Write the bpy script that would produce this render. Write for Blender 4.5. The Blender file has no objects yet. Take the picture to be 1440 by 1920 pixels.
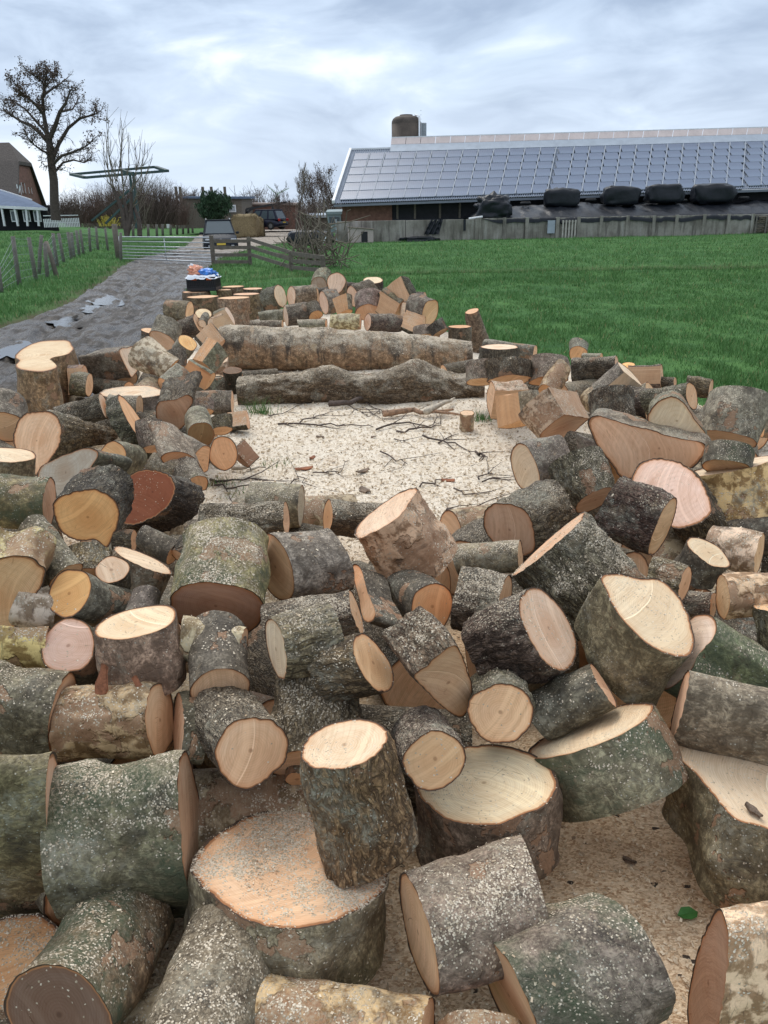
import bpy, math, random
import numpy as np
from mathutils import Vector, Matrix, Quaternion

SC = bpy.context.scene
COL = SC.collection
R = math.radians

# ------------------------------------------------------------------ camera
FPX = 1440.0
PITCH, ROLL, CAMH = R(21.13), R(-1.0), 1.7
cd = bpy.data.cameras.new('camera')
cam = bpy.data.objects.new('camera', cd)
COL.objects.link(cam)
cd.sensor_fit = 'VERTICAL'
cd.sensor_height = 24.0
cd.lens = 24.0 * FPX / 1920.0
cd.clip_start = 0.05
cd.clip_end = 6000
ROT = Matrix.Rotation(math.pi / 2 - PITCH, 3, 'X') @ Matrix.Rotation(ROLL, 3, 'Z')
cam.matrix_world = Matrix.Translation((0, 0, CAMH)) @ ROT.to_4x4()
SC.camera = cam
ROTN = np.array(ROT)
CAMP = np.array([0, 0, CAMH])

# ------------------------------------------------------------------ world, sun, exposure
SUN_EL, SUN_AZ = R(52), R(-22)          # azimuth from +Y (the view), negative = left
world = bpy.data.worlds.new('World')
SC.world = world
world.use_nodes = True
SC.view_settings.view_transform = 'Standard'
SC.view_settings.look = 'None'
SC.view_settings.gamma = 1
SC.view_settings.exposure = 0.48
SC.view_settings.use_curve_mapping = False
sd_ = bpy.data.lights.new('sun', 'SUN')
sd_.energy = 1.25
sd_.angle = R(28)
sd_.color = (1.0, 0.95, 0.87)
sun = bpy.data.objects.new('sun', sd_)
COL.objects.link(sun)
_sd = Vector((math.sin(SUN_AZ) * math.cos(SUN_EL), math.cos(SUN_AZ) * math.cos(SUN_EL), math.sin(SUN_EL)))
sun.rotation_euler = _sd.to_track_quat('Z', 'Y').to_euler()
sun.location = (0, 0, 60)
SC.cycles.use_denoising = True
SC.cycles.max_bounces = 6
SC.cycles.diffuse_bounces = 3
SC.cycles.glossy_bounces = 2
SC.cycles.transmission_bounces = 3
SC.cycles.transparent_max_bounces = 6

# ------------------------------------------------------------------ shader helper
class NT:
    def __init__(s, tree):
        s.t = tree; s.n = tree.nodes; s.l = tree.links
    def node(s, typ, **kw):
        n = s.n.new(typ)
        for k, v in kw.items(): setattr(n, k, v)
        return n
    def put(s, sock, v):
        if v is None: return
        if isinstance(v, bpy.types.NodeSocket): s.l.new(v, sock)
        else:
            if hasattr(sock.default_value, '__len__') and not hasattr(v, '__len__'):
                v = [v] * len(sock.default_value)
            elif hasattr(sock.default_value, '__len__') and len(sock.default_value) == 4 and len(v) == 3:
                v = (*v, 1)
            sock.default_value = v
    def m(s, op, a, b=None, c=None, clamp=False):
        n = s.node('ShaderNodeMath', operation=op, use_clamp=clamp)
        for i, x in enumerate((a, b, c)):
            if x is not None: s.put(n.inputs[i], x)
        return n.outputs[0]
    def vm(s, op, a, b=None, scale=None):
        n = s.node('ShaderNodeVectorMath', operation=op)
        s.put(n.inputs[0], a)
        if b is not None: s.put(n.inputs[1], b)
        if scale is not None: s.put(n.inputs['Scale'], scale)
        return n.outputs['Value'] if op in ('LENGTH', 'DOT_PRODUCT', 'DISTANCE') else n.outputs[0]
    def noise(s, vec, scale, detail=3, rough=.55, w=None, dist=0):
        n = s.node('ShaderNodeTexNoise')
        if w is not None:
            n.noise_dimensions = '4D'; s.put(n.inputs['W'], w)
        s.put(n.inputs['Vector'], vec)
        n.inputs['Scale'].default_value = scale
        n.inputs['Detail'].default_value = detail
        n.inputs['Roughness'].default_value = rough
        n.inputs['Distortion'].default_value = dist
        return n.outputs['Fac']
    def vor(s, vec, scale, feature='F1', out='Distance', rnd=1.0):
        n = s.node('ShaderNodeTexVoronoi', feature=feature)
        s.put(n.inputs['Vector'], vec)
        n.inputs['Scale'].default_value = scale
        n.inputs['Randomness'].default_value = rnd
        return n.outputs[out]
    def ss(s, v, a, b, lo=0.0, hi=1.0):
        n = s.node('ShaderNodeMapRange', interpolation_type='SMOOTHSTEP')
        s.put(n.inputs[0], v); s.put(n.inputs[1], a); s.put(n.inputs[2], b)
        n.inputs[3].default_value = lo; n.inputs[4].default_value = hi
        return n.outputs[0]
    def mix(s, f, a, b, blend='MIX'):
        n = s.node('ShaderNodeMix', data_type='RGBA', blend_type=blend)
        s.put(n.inputs[0], f); s.put(n.inputs[6], a); s.put(n.inputs[7], b)
        return n.outputs[2]
    def xyz(s, v):
        n = s.node('ShaderNodeSeparateXYZ'); s.put(n.inputs[0], v); return n.outputs
    def comb(s, x, y, z):
        n = s.node('ShaderNodeCombineXYZ')
        for i, q in enumerate((x, y, z)): s.put(n.inputs[i], q)
        return n.outputs[0]
    def attr(s, name):
        return s.node('ShaderNodeAttribute', attribute_name=name)
    def bump(s, h, strength=.5, dist=.01, normal=None):
        n = s.node('ShaderNodeBump')
        n.inputs['Strength'].default_value = strength
        n.inputs['Distance'].default_value = dist
        s.put(n.inputs['Height'], h)
        if normal is not None: s.put(n.inputs['Normal'], normal)
        return n.outputs[0]

def mat(name):
    m = bpy.data.materials.new(name)
    m.use_nodes = True
    t = NT(m.node_tree)
    b = t.n['Principled BSDF']
    return m, t, b

def simple(name, col, rough=.7, metal=0, var=.12, scale=6, bump=.15, bdist=.01, spec=.4, coord='Object'):
    m, t, b = mat(name)
    co = t.node('ShaderNodeTexCoord').outputs[coord]
    n1 = t.noise(co, scale, 5, .6)
    n2 = t.noise(co, scale * 7, 3, .6)
    f = t.m('ADD', t.m('MULTIPLY', n1, .7), t.m('MULTIPLY', n2, .3))
    dk = [c * (1 - var * 2.2) for c in col]; lt = [min(1, c * (1 + var * 2.2)) for c in col]
    t.put(b.inputs['Base Color'], t.mix(t.ss(f, .3, .7), dk, lt))
    b.inputs['Roughness'].default_value = rough
    b.inputs['Metallic'].default_value = metal
    b.inputs['Specular IOR Level'].default_value = spec
    if bump: t.put(b.inputs['Normal'], t.bump(f, bump, bdist))
    return m

# ---- world shader : Nishita behind a broken layer of cloud
def build_world():
    t = NT(world.node_tree)
    bg = t.n['Background']
    sky = t.node('ShaderNodeTexSky', sky_type='NISHITA')
    sky.sun_disc = False
    sky.sun_elevation = SUN_EL
    sky.sun_rotation = SUN_AZ
    sky.air_density = 1.0; sky.dust_density = 1.5
    d = t.node('ShaderNodeTexCoord').outputs['Generated']
    o = t.xyz(d)
    z = t.m('ADD', t.m('MAXIMUM', o[2], 0.0), .16)
    zq = t.m('POWER', t.m('MAXIMUM', o[2], 0.0), .8)
    p = t.comb(t.m('MULTIPLY', o[0], 3.6), t.m('MULTIPLY', o[1], 3.6), t.m('MULTIPLY', zq, 8.5))
    warp = t.node('ShaderNodeTexNoise'); t.put(warp.inputs['Vector'], p); warp.inputs['Scale'].default_value = .8; warp.inputs['Detail'].default_value = 2
    pw = t.vm('ADD', p, t.vm('MULTIPLY', t.vm('SUBTRACT', warp.outputs['Color'], (.5, .5, .5)), (1.3, 1.3, 1.0)))
    big = t.noise(pw, .80, 5, .52)
    fine = t.noise(pw, 2.3, 7, .58)
    f = t.m('ADD', t.m('MULTIPLY', big, .74), t.m('MULTIPLY', fine, .26))
    c = t.mix(t.ss(f, .38, .55), (.30, .38, .51), (.50, .60, .74))
    c = t.mix(t.ss(f, .515, .64), c, (.77, .83, .89))
    hor = t.ss(o[2], .0, .22, 1, 0)
    c = t.mix(t.m('MULTIPLY', hor, .4), c, (.66, .73, .81))
    lift = t.ss(o[2], .15, 1.0, 1.0, 1.45)           # an overcast sky is brighter overhead
    c = t.mix(t.ss(o[2], .35, .9, 0, .6), c, (.70, .71, .72))
    c = t.vm('SCALE', c, scale=lift)
    blue = t.vm('SCALE', sky.outputs[0], scale=.1)
    gap = t.ss(t.noise(pw, .9, 4, .5, w=4.0), .56, .68, 0, .35)
    c = t.mix(gap, c, t.mix(.5, c, blue))
    # below the horizon: dull ground
    c = t.mix(t.ss(o[2], -.03, .0), (.10, .12, .09), c)
    t.put(bg.inputs['Color'], c)
    bg.inputs['Strength'].default_value = 1.0
build_world()

# ------------------------------------------------------------------ picture <-> place
def rays(uv):
    uv = np.atleast_2d(np.asarray(uv, float))
    d = np.stack([(uv[:, 0] - 720) / FPX, -(uv[:, 1] - 960) / FPX, -np.ones(len(uv))], 1)
    d = d @ ROTN.T
    return d / np.linalg.norm(d, axis=1, keepdims=True)
def G(u, v, h=0.0):
    d = rays((u, v))[0]
    return CAMP + d * ((h - CAMH) / d[2])
def D(u, v, Y):
    d = rays((u, v))[0]
    return CAMP + d * (Y / d[1])
def V(p): return Vector([float(x) for x in p])

# ------------------------------------------------------------------ noise
def _hash(i, j, k, s):
    n = (i * 374761393 + j * 668265263 + k * 2147483647 + s * 1274126177) & 0xffffffff
    n = ((n ^ (n >> 13)) * 1103515245) & 0xffffffff
    n = ((n ^ (n >> 15)) * 2246822519) & 0xffffffff
    return ((n ^ (n >> 16)) & 0xffffff) / float(0xffffff)
def vn(p, seed=0):
    p = np.asarray(p, float)
    i = np.floor(p).astype(np.int64); f = p - i
    f = f * f * (3 - 2 * f)
    r = 0
    for a in (0, 1):
        wa = f[:, 0] if a else 1 - f[:, 0]
        for b in (0, 1):
            wb = f[:, 1] if b else 1 - f[:, 1]
            for c in (0, 1):
                wc = f[:, 2] if c else 1 - f[:, 2]
                r = r + wa * wb * wc * _hash(i[:, 0] + a, i[:, 1] + b, i[:, 2] + c, seed)
    return r * 2 - 1
def fbm(p, octv=3, seed=0, gain=.5):
    p = np.asarray(p, float); r = 0; a = 1
    for o in range(octv):
        r = r + a * vn(p * (2.03 ** o), seed + o * 17); a *= gain
    return r

# ------------------------------------------------------------------ mesh helpers
def mesh(name, verts, faces, m=None, parent=None, smooth=False, loc=None, attrs=None, fmat=None, mats=None):
    me = bpy.data.meshes.new(name)
    if isinstance(verts, np.ndarray): verts = verts.astype(float)
    if isinstance(faces, np.ndarray):
        nv, nf, k = len(verts), len(faces), faces.shape[1]
        me.vertices.add(nv); me.vertices.foreach_set('co', np.ascontiguousarray(verts, dtype=np.float32).ravel())
        me.loops.add(nf * k); me.loops.foreach_set('vertex_index', np.ascontiguousarray(faces, dtype=np.int32).ravel())
        me.polygons.add(nf)
        me.polygons.foreach_set('loop_start', np.arange(0, nf * k, k, dtype=np.int32))
        me.polygons.foreach_set('loop_total', np.full(nf, k, dtype=np.int32))
        me.update(calc_edges=True)
    else:
        me.from_pydata([tuple(map(float, v)) for v in verts], [], [tuple(int(i) for i in f) for f in faces])
    for mm in (mats or ([m] if m else [])): me.materials.append(mm)
    if fmat is not None: me.polygons.foreach_set('material_index', np.asarray(fmat, dtype=np.int32))
    if attrs:
        for k, a in attrs.items():
            a = np.asarray(a, dtype=np.float32)
            if a.ndim == 2:
                at = me.attributes.new(k, 'FLOAT_VECTOR', 'POINT'); at.data.foreach_set('vector', a.ravel())
            else:
                at = me.attributes.new(k, 'FLOAT', 'POINT'); at.data.foreach_set('value', a)
    if smooth is True: me.polygons.foreach_set('use_smooth', np.ones(len(me.polygons), dtype=bool))
    elif smooth is not False: me.polygons.foreach_set('use_smooth', np.asarray(smooth, dtype=bool))
    me.update()
    o = bpy.data.objects.new(name, me)
    COL.objects.link(o)
    if parent is not None: o.parent = parent
    if loc is not None: o.location = loc
    return o

def tag(o, label=None, cat=None, group=None, kind=None):
    if label: o['label'] = label
    if cat: o['category'] = cat
    if group: o['group'] = group
    if kind: o['kind'] = kind
    return o
def thing(name, label, cat, loc, rz=0.0, group=None):
    o = bpy.data.objects.new(name, None)
    o.empty_display_size = .1
    COL.objects.link(o)
    o.location = V(loc); o.rotation_euler = (0, 0, rz)
    return tag(o, label, cat, group)
def dup(o, parent=None, **kw):
    c = o.copy(); COL.objects.link(c)
    if parent is not None: c.parent = parent
    for ch in o.children: dup(ch, c)
    for k, v in kw.items(): c[k] = v
    return c

class MB:
    """collects simple solids into one mesh"""
    def __init__(s): s.v = []; s.f = []
    def add(s, vs, fs):
        b = len(s.v); s.v += [tuple(map(float, v)) for v in vs]; s.f += [tuple(b + i for i in f) for f in fs]; return s
    def box(s, c, d, rz=0, bev=0):
        cx, cy, cz = c; x, y, z = d[0] / 2, d[1] / 2, d[2] / 2
        if bev:
            b = min(bev, x * .9, y * .9, z * .9)
            vs = []
            for sx in (-1, 1):
                for sy in (-1, 1):
                    for sz in (-1, 1):
                        vs += [(sx * (x - b), sy * (y - b), sz * z), (sx * (x - b), sy * y, sz * (z - b)), (sx * x, sy * (y - b), sz * (z - b))]
            def I(sx, sy, sz, k): return (((sx > 0) * 4 + (sy > 0) * 2 + (sz > 0)) * 3 + k)
            fs = []
            for sz in (-1, 1): fs.append([I(-1, -1, sz, 0), I(1, -1, sz, 0), I(1, 1, sz, 0), I(-1, 1, sz, 0)][::(1 if sz > 0 else -1)])
            for sy in (-1, 1): fs.append([I(-1, sy, -1, 1), I(1, sy, -1, 1), I(1, sy, 1, 1), I(-1, sy, 1, 1)][::(-1 if sy > 0 else 1)])
            for sx in (-1, 1): fs.append([I(sx, -1, -1, 2), I(sx, 1, -1, 2), I(sx, 1, 1, 2), I(sx, -1, 1, 2)][::(1 if sx > 0 else -1)])
            for sy in (-1, 1):
                for sz in (-1, 1):
                    q = [I(-1, sy, sz, 0), I(1, sy, sz, 0), I(1, sy, sz, 1), I(-1, sy, sz, 1)]
                    fs.append(q if sy * sz < 0 else q[::-1]) if False else fs.append(q)
            for sx in (-1, 1):
                for sz in (-1, 1): fs.append([I(sx, -1, sz, 0), I(sx, 1, sz, 0), I(sx, 1, sz, 2), I(sx, -1, sz, 2)])
            for sx in (-1, 1):
                for sy in (-1, 1): fs.append([I(sx, sy, -1, 1), I(sx, sy, 1, 1), I(sx, sy, 1, 2), I(sx, sy, -1, 2)])
            for sx in (-1, 1):
                for sy in (-1, 1):
                    for sz in (-1, 1): fs.append([I(sx, sy, sz, 0), I(sx, sy, sz, 1), I(sx, sy, sz, 2)])
        else:
            vs = [(sx * x, sy * y, sz * z) for sx in (-1, 1) for sy in (-1, 1) for sz in (-1, 1)]
            fs = [(0, 1, 3, 2), (4, 6, 7, 5), (0, 4, 5, 1), (2, 3, 7, 6), (0, 2, 6, 4), (1, 5, 7, 3)]
        ca, sa = math.cos(rz), math.sin(rz)
        vs = [(cx + a * ca - b_ * sa, cy + a * sa + b_ * ca, cz + c_) for a, b_, c_ in vs]
        return s.add(vs, fs)
    def bar(s, a, b, w, h=None):
        """square bar from a to b"""
        a, b = V(a), V(b); h = h or w
        d = (b - a).normalized()
        up = Vector((0, 0, 1)) if abs(d.z) < .95 else Vector((0, 1, 0))
        r = d.cross(up).normalized(); u = r.cross(d)
        vs = []
        for p in (a, b):
            for i, j in ((-1, -1), (1, -1), (1, 1), (-1, 1)): vs.append(p + r * (w / 2 * i) + u * (h / 2 * j))
        return s.add(vs, [(0, 1, 2, 3)[::-1], (4, 5, 6, 7), (0, 1, 5, 4), (1, 2, 6, 5), (2, 3, 7, 6), (3, 0, 4, 7)])
    def tube(s, pts, rad, n=6, cap=True):
        pts = [V(p) for p in pts]
        if not hasattr(rad, '__len__'): rad = [rad] * len(pts)
        vs = []; d0 = (pts[1] - pts[0]).normalized()
        ref = Vector((0, 0, 1)) if abs(d0.z) < .9 else Vector((1, 0, 0))
        for i, p in enumerate(pts):
            d = (pts[min(i + 1, len(pts) - 1)] - pts[max(i - 1, 0)])
            if d.length < 1e-9: d = d0
            d.normalize()
            r = d.cross(ref)
            if r.length < 1e-4: r = d.orthogonal()
            r.normalize(); u = r.cross(d)
            for k in range(n):
                a = 2 * math.pi * k / n
                vs.append(p + r * (math.cos(a) * rad[i]) + u * (math.sin(a) * rad[i]))
        fs = []
        for i in range(len(pts) - 1):
            for k in range(n):
                k2 = (k + 1) % n
                fs.append((i * n + k, (i + 1) * n + k, (i + 1) * n + k2, i * n + k2))
        if cap and n > 2:
            fs.append(tuple(range(n))); fs.append(tuple((len(pts) - 1) * n + k for k in range(n))[::-1])
        return s.add(vs, fs)
    def build(s, name, m, parent=None, smooth=False, loc=None):
        return mesh(name, s.v, s.f, m, parent, smooth, loc)
# ------------------------------------------------------------------ wood and bark materials
def sawdust_mask(t, co, amount, up=True):
    """flakes of sawdust lying on surfaces that face up: settled by gravity"""
    nz = t.xyz(t.node('ShaderNodeNewGeometry').outputs['Normal'])[2]
    pos = t.node('ShaderNodeNewGeometry').outputs['Position']
    patch = t.noise(pos, 5.5, 3, .6)
    cell = t.node('ShaderNodeTexVoronoi'); t.put(cell.inputs['Vector'], co); cell.inputs['Scale'].default_value = 270
    rnd = t.xyz(cell.outputs['Color'])[0]
    rnd2 = t.xyz(cell.outputs['Color'])[1]
    k = t.m('MULTIPLY', t.ss(nz, .1, .95), amount)
    fine = t.noise(pos, 24, 3, .6)
    k = t.m('MULTIPLY', k, t.ss(t.m('ADD', t.m('MULTIPLY', patch, .6), t.m('MULTIPLY', fine, .4)), .42, .60, .0, 1.2))
    f = t.m('GREATER_THAN', k, rnd)
    f = t.m('MULTIPLY', f, t.ss(cell.outputs['Distance'], .95, .55))
    col = t.mix(rnd2, (.36, .28, .19), (.74, .64, .50))
    return f, col

def bark_mat(kind):
    m, t, b = mat('bark_' + kind)
    oi = t.node('ShaderNodeObjectInfo')
    lp = t.attr('lp').outputs['Vector']
    w = t.m('MULTIPLY', oi.outputs['Random'], 40)
    tint = oi.outputs['Color']
    nc = t.node('ShaderNodeTexNoise', noise_dimensions='4D'); t.put(nc.inputs['Vector'], lp); t.put(nc.inputs['W'], w); nc.inputs['Scale'].default_value = 14; nc.inputs['Detail'].default_value = 3
    warp = t.vm('MULTIPLY', t.vm('SUBTRACT', nc.outputs['Color'], (.5, .5, .5)), (.05, .05, .05))
    p = t.vm('ADD', lp, warp)
    if kind == 'rough':
        ps = t.vm('MULTIPLY', p, (1, 1, .3))
        fz = t.m('ABSOLUTE', t.m('SUBTRACT', t.noise(ps, 46, 3, .6, w=w, dist=.4), .5))
        ridg = t.vor(ps, 85, 'DISTANCE_TO_EDGE')
        ridge = t.m('MULTIPLY', t.ss(fz, 0.0, .075), t.ss(ridg, 0, .2, .45, 1))
        fine = t.noise(p, 240, 4, .7, w=w)
        mid = t.noise(p, 70, 4, .65, w=t.m('ADD', w, 4))
        height = t.m('ADD', t.m('ADD', t.m('MULTIPLY', ridge, .6), t.m('MULTIPLY', fine, .5)), t.m('MULTIPLY', mid, .4))
        c = t.mix(t.ss(mid, .36, .64), (.085, .068, .050), (.205, .180, .145))
        c = t.mix(ridge, (.030, .024, .019), c)
        c = t.mix(t.ss(fine, .34, .66), t.mix(.6, c, (.035, .028, .022)), c)
        lich, moss, brown = (.50, .64), (.62, .74), (.60, .63)
        bs, bd = .9, .012
    elif kind == 'birch':
        ps = t.vm('MULTIPLY', p, (1, 1, .5))
        fine = t.noise(t.vm('MULTIPLY', p, (.35, .35, 3.0)), 60, 4, .65, w=w)
        fl = t.noise(p, 22, 5, .62, w=w)
        height = t.m('ADD', t.m('MULTIPLY', fl, .9), t.m('MULTIPLY', fine, .3))
        c = t.mix(t.ss(fl, .44, .56), (.13, .095, .06), (.34, .29, .22))
        c = t.mix(t.ss(fine, .56, .7, 0, .75), c, (.045, .035, .03))
        lich, moss, brown = (.54, .66), (.70, .80), (.53, .56)
        bs, bd = .75, .01
    else:
        fl = t.noise(p, 20, 5, .6, w=w)
        fine = t.noise(t.vm('MULTIPLY', p, (1, 1, .55)), 150, 4, .65, w=w)
        wr = t.ss(t.vor(t.vm('MULTIPLY', p, (1, 1, 2.2)), 16, 'DISTANCE_TO_EDGE'), 0, .05)
        height = t.m('ADD', t.m('ADD', t.m('MULTIPLY', fl, .5), t.m('MULTIPLY', fine, .4)), t.m('MULTIPLY', wr, .12))
        mot = t.noise(p, 62, 4, .7, w=t.m('ADD', w, 6))
        c = t.mix(t.ss(fl, .36, .62), (.062, .050, .037), (.235, .208, .165))
        c = t.mix(t.ss(mot, .40, .62, .75, 0), c, (.062, .052, .040))
        c = t.mix(t.ss(mot, .56, .70, 0, .6), c, (.27, .25, .205))
        c = t.mix(t.ss(fine, .34, .60, .65, 0), c, (.04, .034, .027))
        lich, moss, brown = (.50, .66), (.58, .72), (.585, .60)
        bs, bd = .8, .010
    c = t.mix(1.0, c, t.vm('MULTIPLY', t.vm('SCALE', tint, scale=3.2), (1.06, 1.0, .91)), 'MULTIPLY')
    # broad blotches: paler lichen, green algae, bare reddish inner bark
    n1 = t.noise(p, 6.0, 5, .66, w=t.m('ADD', w, 3.1))
    n2 = t.noise(p, 4.0, 5, .66, w=t.m('ADD', w, 7.7))
    n3 = t.noise(p, 5.0, 5, .62, w=t.m('ADD', w, 12.3))
    n4 = t.noise(p, 55, 3, .7, w=t.m('ADD', w, 1.3))
    sp = t.ss(n4, .45, .62, .25, 1)
    c = t.mix(t.m('MULTIPLY', t.ss(n1, lich[0], lich[1], 0, .8), sp), c, (.34, .32, .245))
    mg = 1.0 if kind == 'moss' else .5
    lo = .42 if kind == 'moss' else moss[0]
    c = t.mix(t.m('MULTIPLY', t.ss(n2, lo, lo + .16, 0, mg), t.ss(n4, .3, .6, .5, 1)), c, (.075, .088, .050) if kind == 'moss' else (.10, .115, .06))
    c = t.mix(t.m('MULTIPLY', t.ss(n3, brown[0], brown[1], 0, .85), t.ss(fine, .3, .5, .5, 1)), c, t.mix(n4, (.20, .105, .06), (.40, .24, .14)))
    n5 = t.noise(p, 9.0, 4, .6, w=t.m('ADD', w, 21.0))
    c = t.mix(t.ss(n5, .56, .68, 0, .65), c, (.040, .032, .026))
    n6 = t.noise(p, 13.0, 5, .7, w=t.m('ADD', w, 31.0))
    c = t.mix(t.m('MULTIPLY', t.ss(n6, .58, .66, 0, .75), sp), c, (.26, .19, .115))
    if kind == 'trunk':
        xq = t.xyz(lp)
        dr_ = t.noise(t.comb(xq[2], t.m('MULTIPLY', xq[1], .22), 0), 7, 5, .7, w=2.0)
        lon = t.noise(t.comb(xq[2], 0, 0), 1.6, 3, .6, w=5.0)
        c = t.mix(t.m('MULTIPLY', t.ss(t.m('ADD', dr_, t.m('MULTIPLY', xq[1], .35)), .50, .58, 0, .85), t.ss(lon, .42, .52)), c, (.035, .028, .023))
        c = t.mix(t.ss(t.noise(p, 3.2, 3, .5, w=11.0), .64, .67, 0, .7), c, (.42, .30, .17))
    # tiny pale flecks of lichen
    fk = t.ss(t.vor(lp, 85, 'F1'), .12, .20, 1, 0)
    c = t.mix(t.m('MULTIPLY', fk, t.ss(n1, .45, .55, 0, .8)), c, (.48, .47, .40))
    am = oi.outputs['Alpha']
    dn = t.noise(lp, 150, 4, .75)
    upz = t.xyz(t.node('ShaderNodeNewGeometry').outputs['Normal'])[2]
    c = t.mix(t.m('MULTIPLY', t.m('MULTIPLY', t.ss(upz, 0, .9), t.ss(dn, .45, .62)), t.m('MULTIPLY', am, 1.1)), c, (.42, .35, .25))
    f, sc = sawdust_mask(t, lp, am)
    c = t.mix(f, c, sc)
    t.put(b.inputs['Base Color'], c)
    t.put(b.inputs['Roughness'], t.ss(n2, .3, .7, .62, .92))
    b.inputs['Specular IOR Level'].default_value = .3
    hh = t.m('ADD', t.m('ADD', height, t.m('MULTIPLY', f, .35)), t.ss(n3, brown[0], brown[1], 0, -.8))
    t.put(b.inputs['Normal'], t.bump(hh, bs, bd))
    return m

def face_mat():
    m, t, b = mat('cut_wood')
    oi = t.node('ShaderNodeObjectInfo')
    lp = t.attr('lp').outputs['Vector']
    rad = t.attr('rad').outputs['Fac']
    rnd = oi.outputs['Random']
    w = t.m('MULTIPLY', rnd, 40)
    nn = t.node('ShaderNodeTexNoise', noise_dimensions='4D'); t.put(nn.inputs['Vector'], lp); t.put(nn.inputs['W'], w); nn.inputs['Scale'].default_value = 9; nn.inputs['Detail'].default_value = 2
    q = t.vm('ADD', lp, t.vm('MULTIPLY', t.vm('SUBTRACT', nn.outputs['Color'], (.5, .5, .5)), (.022, .022, .0)))
    r = t.vm('LENGTH', q)
    ring = t.m('SINE', t.m('MULTIPLY', t.m('ADD', r, t.m('MULTIPLY', t.noise(lp, 30, 2, .5), .003)), 1050))
    ring2 = t.m('SINE', t.m('MULTIPLY', r, 260))
    rotd = t.m('MULTIPLY', rnd, 6.283)
    vr = t.node('ShaderNodeVectorRotate', rotation_type='Z_AXIS'); t.put(vr.inputs['Vector'], lp); t.put(vr.inputs['Angle'], rotd)
    sx = t.xyz(vr.outputs[0])
    curve = t.m('MULTIPLY', t.m('MULTIPLY', sx[1], sx[1]), 1.6)
    sawc = t.comb(t.m('MULTIPLY', t.m('ADD', sx[0], curve), 1.0), t.m('MULTIPLY', sx[1], .035), 0.0)
    saw = t.noise(sawc, 190, 4, .7, w=w)
    sawb = t.noise(sawc, 34, 3, .6, w=t.m('ADD', w, 5))
    big = t.noise(lp, 7, 4, .6, w=w)
    mid = t.noise(lp, 26, 4, .65, w=t.m('ADD', w, 2))
    base = oi.outputs['Color']
    c = base
    c = t.mix(t.ss(big, .35, .7, 0, .38), c, t.mix(1.0, base, (.76, .56, .42), 'MULTIPLY'))
    c = t.mix(t.ss(mid, .42, .72, 0, .35), c, t.mix(1.0, base, (1.22, 1.18, 1.1), 'MULTIPLY'))
    # heartwood tone toward the pith, of the log's own
    heart = t.ss(r, .02, .10, 1, 0)
    c = t.mix(t.m('MULTIPLY', heart, t.ss(t.m('FRACT', t.m('MULTIPLY', rnd, 5.1)), .2, .9, .05, .65)), c, t.mix(1.0, base, (.78, .60, .48), 'MULTIPLY'))
    c = t.mix(t.m('MULTIPLY', t.ss(ring, -.4, 1), t.ss(big, .3, .6, .12, .42)), c, t.mix(1.0, base, (.70, .56, .42), 'MULTIPLY'))
    c = t.mix(t.m('MULTIPLY', t.ss(ring2, .1, 1), .2), c, t.mix(1.0, base, (.72, .58, .46), 'MULTIPLY'))
    c = t.mix(t.ss(saw, .42, .66, 0, .45), c, t.mix(1.0, base, (.66, .58, .5), 'MULTIPLY'))
    c = t.mix(t.ss(sawb, .5, .64, 0, .5), c, t.mix(1.0, base, (1.15, 1.12, 1.06), 'MULTIPLY'))
    # the two saw passes meet in a low step
    sc_ = t.m('ADD', t.m('ADD', sx[0], t.m('MULTIPLY', curve, 1.5)), t.m('MULTIPLY', t.m('SUBTRACT', t.m('FRACT', t.m('MULTIPLY', rnd, 7.3)), .5), .12))
    on = t.m('GREATER_THAN', t.m('FRACT', t.m('MULTIPLY', rnd, 13.7)), .62)
    c = t.mix(t.m('MULTIPLY', t.ss(sc_, 0, .003, 0, .30), on), c, t.mix(1.0, base, (.80, .70, .60), 'MULTIPLY'))
    c = t.mix(t.m('MULTIPLY', t.m('MULTIPLY', t.ss(sc_, -.0035, -.001), t.ss(sc_, 0, .002, 1, 0)), t.m('MULTIPLY', on, .7)), c, t.mix(1.0, base, (1.3, 1.32, 1.3), 'MULTIPLY'))
    stepb = t.m('MULTIPLY', t.ss(sc_, -.001, .002), on)
    # dark fibres torn along the hinge
    tear = t.noise(t.comb(t.m('MULTIPLY', sx[0], 1.0), t.m('MULTIPLY', sx[1], .12), w), 120, 3, .7)
    c = t.mix(t.m('MULTIPLY', t.ss(tear, .60, .70, 0, .55), t.ss(big, .50, .60)), c, t.mix(1.0, base, (.42, .28, .2), 'MULTIPLY'))
    # pith
    c = t.mix(t.ss(r, .003, .007, .6, 0), c, t.mix(1.0, base, (.35, .25, .2), 'MULTIPLY'))
    # drying cracks running out from the pith
    lx = t.xyz(lp)
    ang = t.m('ARCTAN2', lx[1], lx[0])
    cr = t.node('ShaderNodeTexVoronoi', feature='DISTANCE_TO_EDGE', voronoi_dimensions='2D')
    t.put(cr.inputs['Vector'], t.comb(t.m('ADD', t.m('MULTIPLY', ang, .7), w), t.m('MULTIPLY', r, 4), 0)); cr.inputs['Scale'].default_value = 1.4
    crk = t.m('MULTIPLY', t.ss(t.m('MULTIPLY', cr.outputs['Distance'], t.m('ADD', r, .01)), .0003, .0011, 1, 0), t.ss(t.noise(lp, 12, 2, .5, w=w), .60, .68))
    c = t.mix(t.m('MULTIPLY', t.m('MULTIPLY', crk, t.ss(r, .012, .035)), .5), c, (.16, .10, .06))
    # stains and specks
    st = t.noise(lp, 40, 4, .75, w=t.m('ADD', w, 9))
    c = t.mix(t.ss(st, .68, .74, 0, .7), c, (.10, .065, .04))
    st2 = t.noise(lp, 5, 3, .6, w=t.m('ADD', w, 15))
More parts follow.
